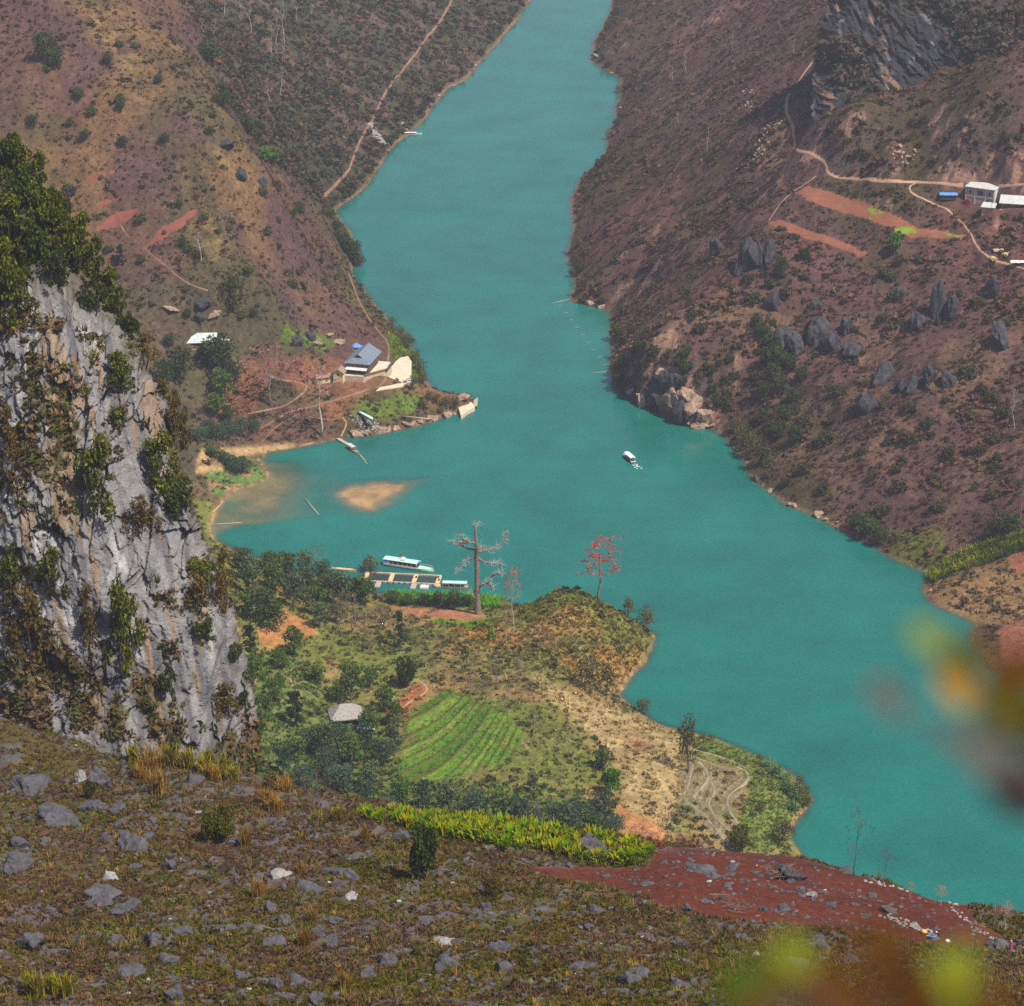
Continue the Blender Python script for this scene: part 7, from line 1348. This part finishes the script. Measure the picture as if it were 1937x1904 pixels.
q_ = pf(1764, 1776); o = thing('basket', q_, 0, 'blue basket standing beside the bending person', 'basket'); part(MB().prism([(.45 * math.cos(a), .45 * math.sin(a)) for a in np.linspace(0, 6.28, 13)[:-1]], 0, .5), 'body', surf('blue_plastic', (.05, .2, .38), scale=4), o); part(MB().tube([(.47 * math.cos(a), .47 * math.sin(a), .52) for a in np.linspace(0, 6.28, 17)], .05, 5), 'rim', M_BLUEP, o); part(MB().ball((0, .05, .5), (.36, .36, .12)), 'load', M_WOOD, o)
q_ = pf(1748, 1766); tag(MB().ball((0, 0, .25), (.42, .36, .3), 9, 6).build('sack', surf('tan_sack', (.6, .36, .12), scale=4), loc=[float(c) for c in q_]), 'tan sack lying by the white stone wall in the red field', 'sack')
q_ = pf(1792, 1783); tag(MB().ball((0, 0, .2), (.32, .28, .26), 9, 6).build('sack', M_WHITE, loc=[float(c) for c in q_]), 'white bag on the ground right of the bending person', 'sack')
p = pf(1912, 1796); person((p[0], p[1], p[2] - .03), R(150), 'stand', SKIN, (.45, .05, .12), (.4, .03, .1), 0, 'child in a crimson dress and pink headscarf right of the red field', 1.3, (.8, .45, .45), True)
p = pf(993, 1574); person((p[0], p[1], p[2] - .05), R(60), 'bend', SKIN, (.55, .66, .75), (.35, .45, .5), 0, 'person in a pale blue shirt stooping beside the black domed boulder', 1.6)
for i, (x, y_, c, ps) in enumerate([(-4.9, -.95, (.5, .06, .06), 'sit'), (-3.3, -.95, (.6, .12, .1), 'sit'), (-1.9, -.95, (.75, .22, .14), 'sit'), (-.3, -.95, (.8, .75, .6), 'sit'), (1.2, -.95, (.8, .25, .12), 'sit'), (3.0, -.95, (.75, .75, .75), 'stand'), (-4.2, .95, (.6, .55, .5), 'sit'), (-.8, .95, (.15, .2, .4), 'sit')]):
    q_ = Matrix.Rotation(R(-20), 4, 'Z') @ Vector((x, y_, .5 if ps == 'sit' else .72)); person((b1.location.x + q_.x, b1.location.y + q_.y, q_.z), R(160) if y_ < 0 else R(-20), ps, SKIN, c, (.06, .06, .09), 0, ('passenger in dark red nearest the blue cabin of the long boat', 'passenger in red second from the blue cabin', 'passenger in a coral life vest under the canopy of the long boat', 'passenger in a cream vest under the canopy of the long boat', 'passenger in an orange vest under the canopy of the long boat', 'person in white standing at the front of the canopy', 'passenger in beige on the far bench of the long boat', 'passenger in navy on the far bench of the long boat')[i], 1.65)
p = pv(606, 377); person((p[0], p[1], p[2]), 0, 'stand', SKIN, (.75, .72, .72), (.4, .38, .4), 0, 'walker in white on the footpath near the foot of the wooded slope', 1.8)
x, y = 0, 0; q_ = Matrix.Rotation(R(111), 4, 'Z') @ Vector((-3.3, 0, .15)); person((b3.location.x + q_.x, b3.location.y + q_.y, q_.z), R(21), 'sit', SKIN, (.1, .1, .12), (.05, .05, .06), 0, 'helmsman in dark clothes at the stern of the midstream boat', 1.65)

# ------------------------------------------------------------------ the big dead tree by the fish pens
p = pv(904, 1162); K = hm(p, 1.); Kx = wm(p, 1.)
def kp(x, y_, dy=0.): return ((620.4 + x * .3203 - 904) * Kx, dy, (1162 - (983.6 + y_ * .3203)) * K)
t = thing('dead_tree', p, 0, 'huge leafless dead tree with broken side limbs towering over the fish pens', 'tree'); r = np.random.default_rng(44)
mb = MB().tube([kp(885, 575), kp(885, 540), kp(883, 470), kp(882, 400), kp(881, 300), kp(879, 200), kp(877, 130), kp(873, 60), kp(870, 12)], [1.5, 1.08, .98, .9, .82, .68, .54, .36, .12], 10); part(mb, 'trunk', M_DBARK, t).data.polygons.foreach_set('use_smooth', [True] * len(mb.f))
BR = [([(875, 140), (838, 137), (808, 112), (790, 98), (778, 78)], .42, -2), ([(845, 138), (790, 148), (745, 150), (720, 156)], .3, 2), ([(885, 195), (930, 190), (985, 181), (1030, 160), (1050, 130), (1066, 92)], .42, 3), ([(878, 186), (830, 186), (800, 185), (770, 176)], .36, 4), ([(880, 230), (830, 226), (800, 245), (780, 270), (750, 286)], .32, -4), ([(885, 228), (925, 258), (965, 268), (1000, 272), (1040, 292)], .36, 2), ([(887, 398), (915, 378), (945, 358), (965, 340)], .55, -2), ([(960, 342), (985, 318), (1012, 306), (1036, 300)], .3, -2), ([(925, 376), (955, 392), (968, 412), (978, 434)], .26, 3), ([(880, 150), (910, 154), (945, 156)], .26, -4), ([(873, 60), (885, 45), (897, 34)], .12, 2), ([(876, 418), (862, 428), (850, 432)], .16, 0)]
for pts_, r0, dy in BR:
    q3 = [kp(x, y_, dy * i / (len(pts_) - 1) * 1.2) for i, (x, y_) in enumerate(pts_)]; b_ = part(MB().tube(q3, [r0 * 1.2 * (1 - .72 * i / (len(q3) - 1)) for i in range(len(q3))], 7), 'limb', M_DBARK, t); mt = MB()
    for k in range(40 if r0 > .25 else 14):
        f = r.uniform(.25, 1) * (len(q3) - 1); i = min(len(q3) - 2, int(f)); a = np.array(q3[i]) + (np.array(q3[i + 1]) - np.array(q3[i])) * (f - i); d = r.normal(size=3) * np.array([1.2, 1., .9]) * (.5 + .5 * r.uniform()); e = a + d; mt.tube([a, (a + e) / 2 + r.normal(size=3) * .15, e], [.07, .05, .02], 4, cap=False)
        for k2 in range(2): e2 = e + r.normal(size=3) * .55; mt.tube([e - d * .3, e2], [.035, .015], 3, cap=False)
    part(mt, 'foliage', surf('lichen_twigs', (.30, .29, .26), scale=2), b_)  # part named foliage holds only bare twigs, no leaves
# ------------------------------------------------------------------ leaves close to the lens
LV = {'yg': (.21, .24, .018), 'or': (.38, .19, .008), 'br': (.1, .042, .012), 'dk': (.05, .04, .045), 'ol': (.1, .085, .012), 'gn': (.075, .12, .015), 'gr': (.13, .11, .10)}
def leafblade(L, W, seed, m):
    n1_, n2_ = 7, 5; s = np.linspace(0, 1, n1_); k = np.linspace(-1, 1, n2_); wv = W / 2 * np.sin(np.pi * np.clip(s * .96 + .02, 0, 1)) ** .8; X = np.repeat((s * L)[:, None], n2_, 1); Y = wv[:, None] * k[None]; Z = -.25 * L * (s ** 2)[:, None] + .25 * np.abs(Y) + 0 * X; return np.stack([X, Y, Z], -1).reshape(-1, 3), gridfaces(n1_, n2_)
def spray(base_px, leaves, dist, label):
    def at_(u, v, d): dx, dy, dz = ray(u, v); k = d / math.sqrt(dx * dx + dy * dy + dz * dz); return Vector((dx * k, dy * k, CAMH + dz * k))
    b = at_(*base_px, dist); t = thing('leafy_branch', b, 0, label, 'branch'); tw = MB()
    for i, (u, v, spx, cn) in enumerate(leaves):
        q_ = at_(u, v, dist * (1 + .06 * math.sin(i * 2.1))) - b; L = spx * dist / F * 1.2; V, Fq = leafblade(L, L * .62, i, None); o = mesh_np('leaf', V, Fq, leafmat('near_leaf_' + cn, LV[cn], trans=.4, scale=40, amt=.12, rand=.05), t, loc=q_)
        o.rotation_euler = (R(38) + .3 * math.sin(i * 3.3), R(14) + .3 * math.cos(i * 1.7), 0); o.rotation_euler = (o.rotation_euler.to_matrix() @ Matrix.Rotation(i * 1.9, 3, 'Z')).to_euler(); c_ = o.rotation_euler.to_matrix() @ Vector((L / 2, 0, -.06 * L)); o.location = q_ - c_; tw.tube([Vector((0, 0, 0)), q_ * .55 + Vector((0, .004, -.006)), o.location], [.0016, .0012, .0007], 5)
    part(tw, 'twig', M_BARK, t)
spray((2010, 1470), [(1756,1212,86,'yg'),(1806,1298,100,'or'),(1826,1240,84,'ol'),(1676,1322,84,'gr'),(1880,1335,110,'ol'),(1930,1270,120,'br'),(1925,1350,130,'ol'),(1800,1395,76,'gr'),(1860,1432,96,'gr'),(1905,1480,104,'dk'),(1948,1515,110,'dk')], 1.08, 'blurred branch with yellow and orange leaves at the right edge close by')
spray((1640, 2010), [(1502,1806,84,'yg'),(1470,1850,90,'ol'),(1402,1862,92,'gn'),(1425,1900,110,'br'),(1555,1885,140,'br'),(1660,1788,110,'br'),(1690,1850,120,'br'),(1620,1905,140,'br'),(1806,1850,88,'yg'),(1826,1816,60,'yg'),(1782,1895,120,'gn'),(1870,1900,110,'br'),(1745,1900,110,'br')], 1.02, 'blurred shrub of brown and yellow green leaves at the bottom edge close by')
sc.cycles.use_denoising = False
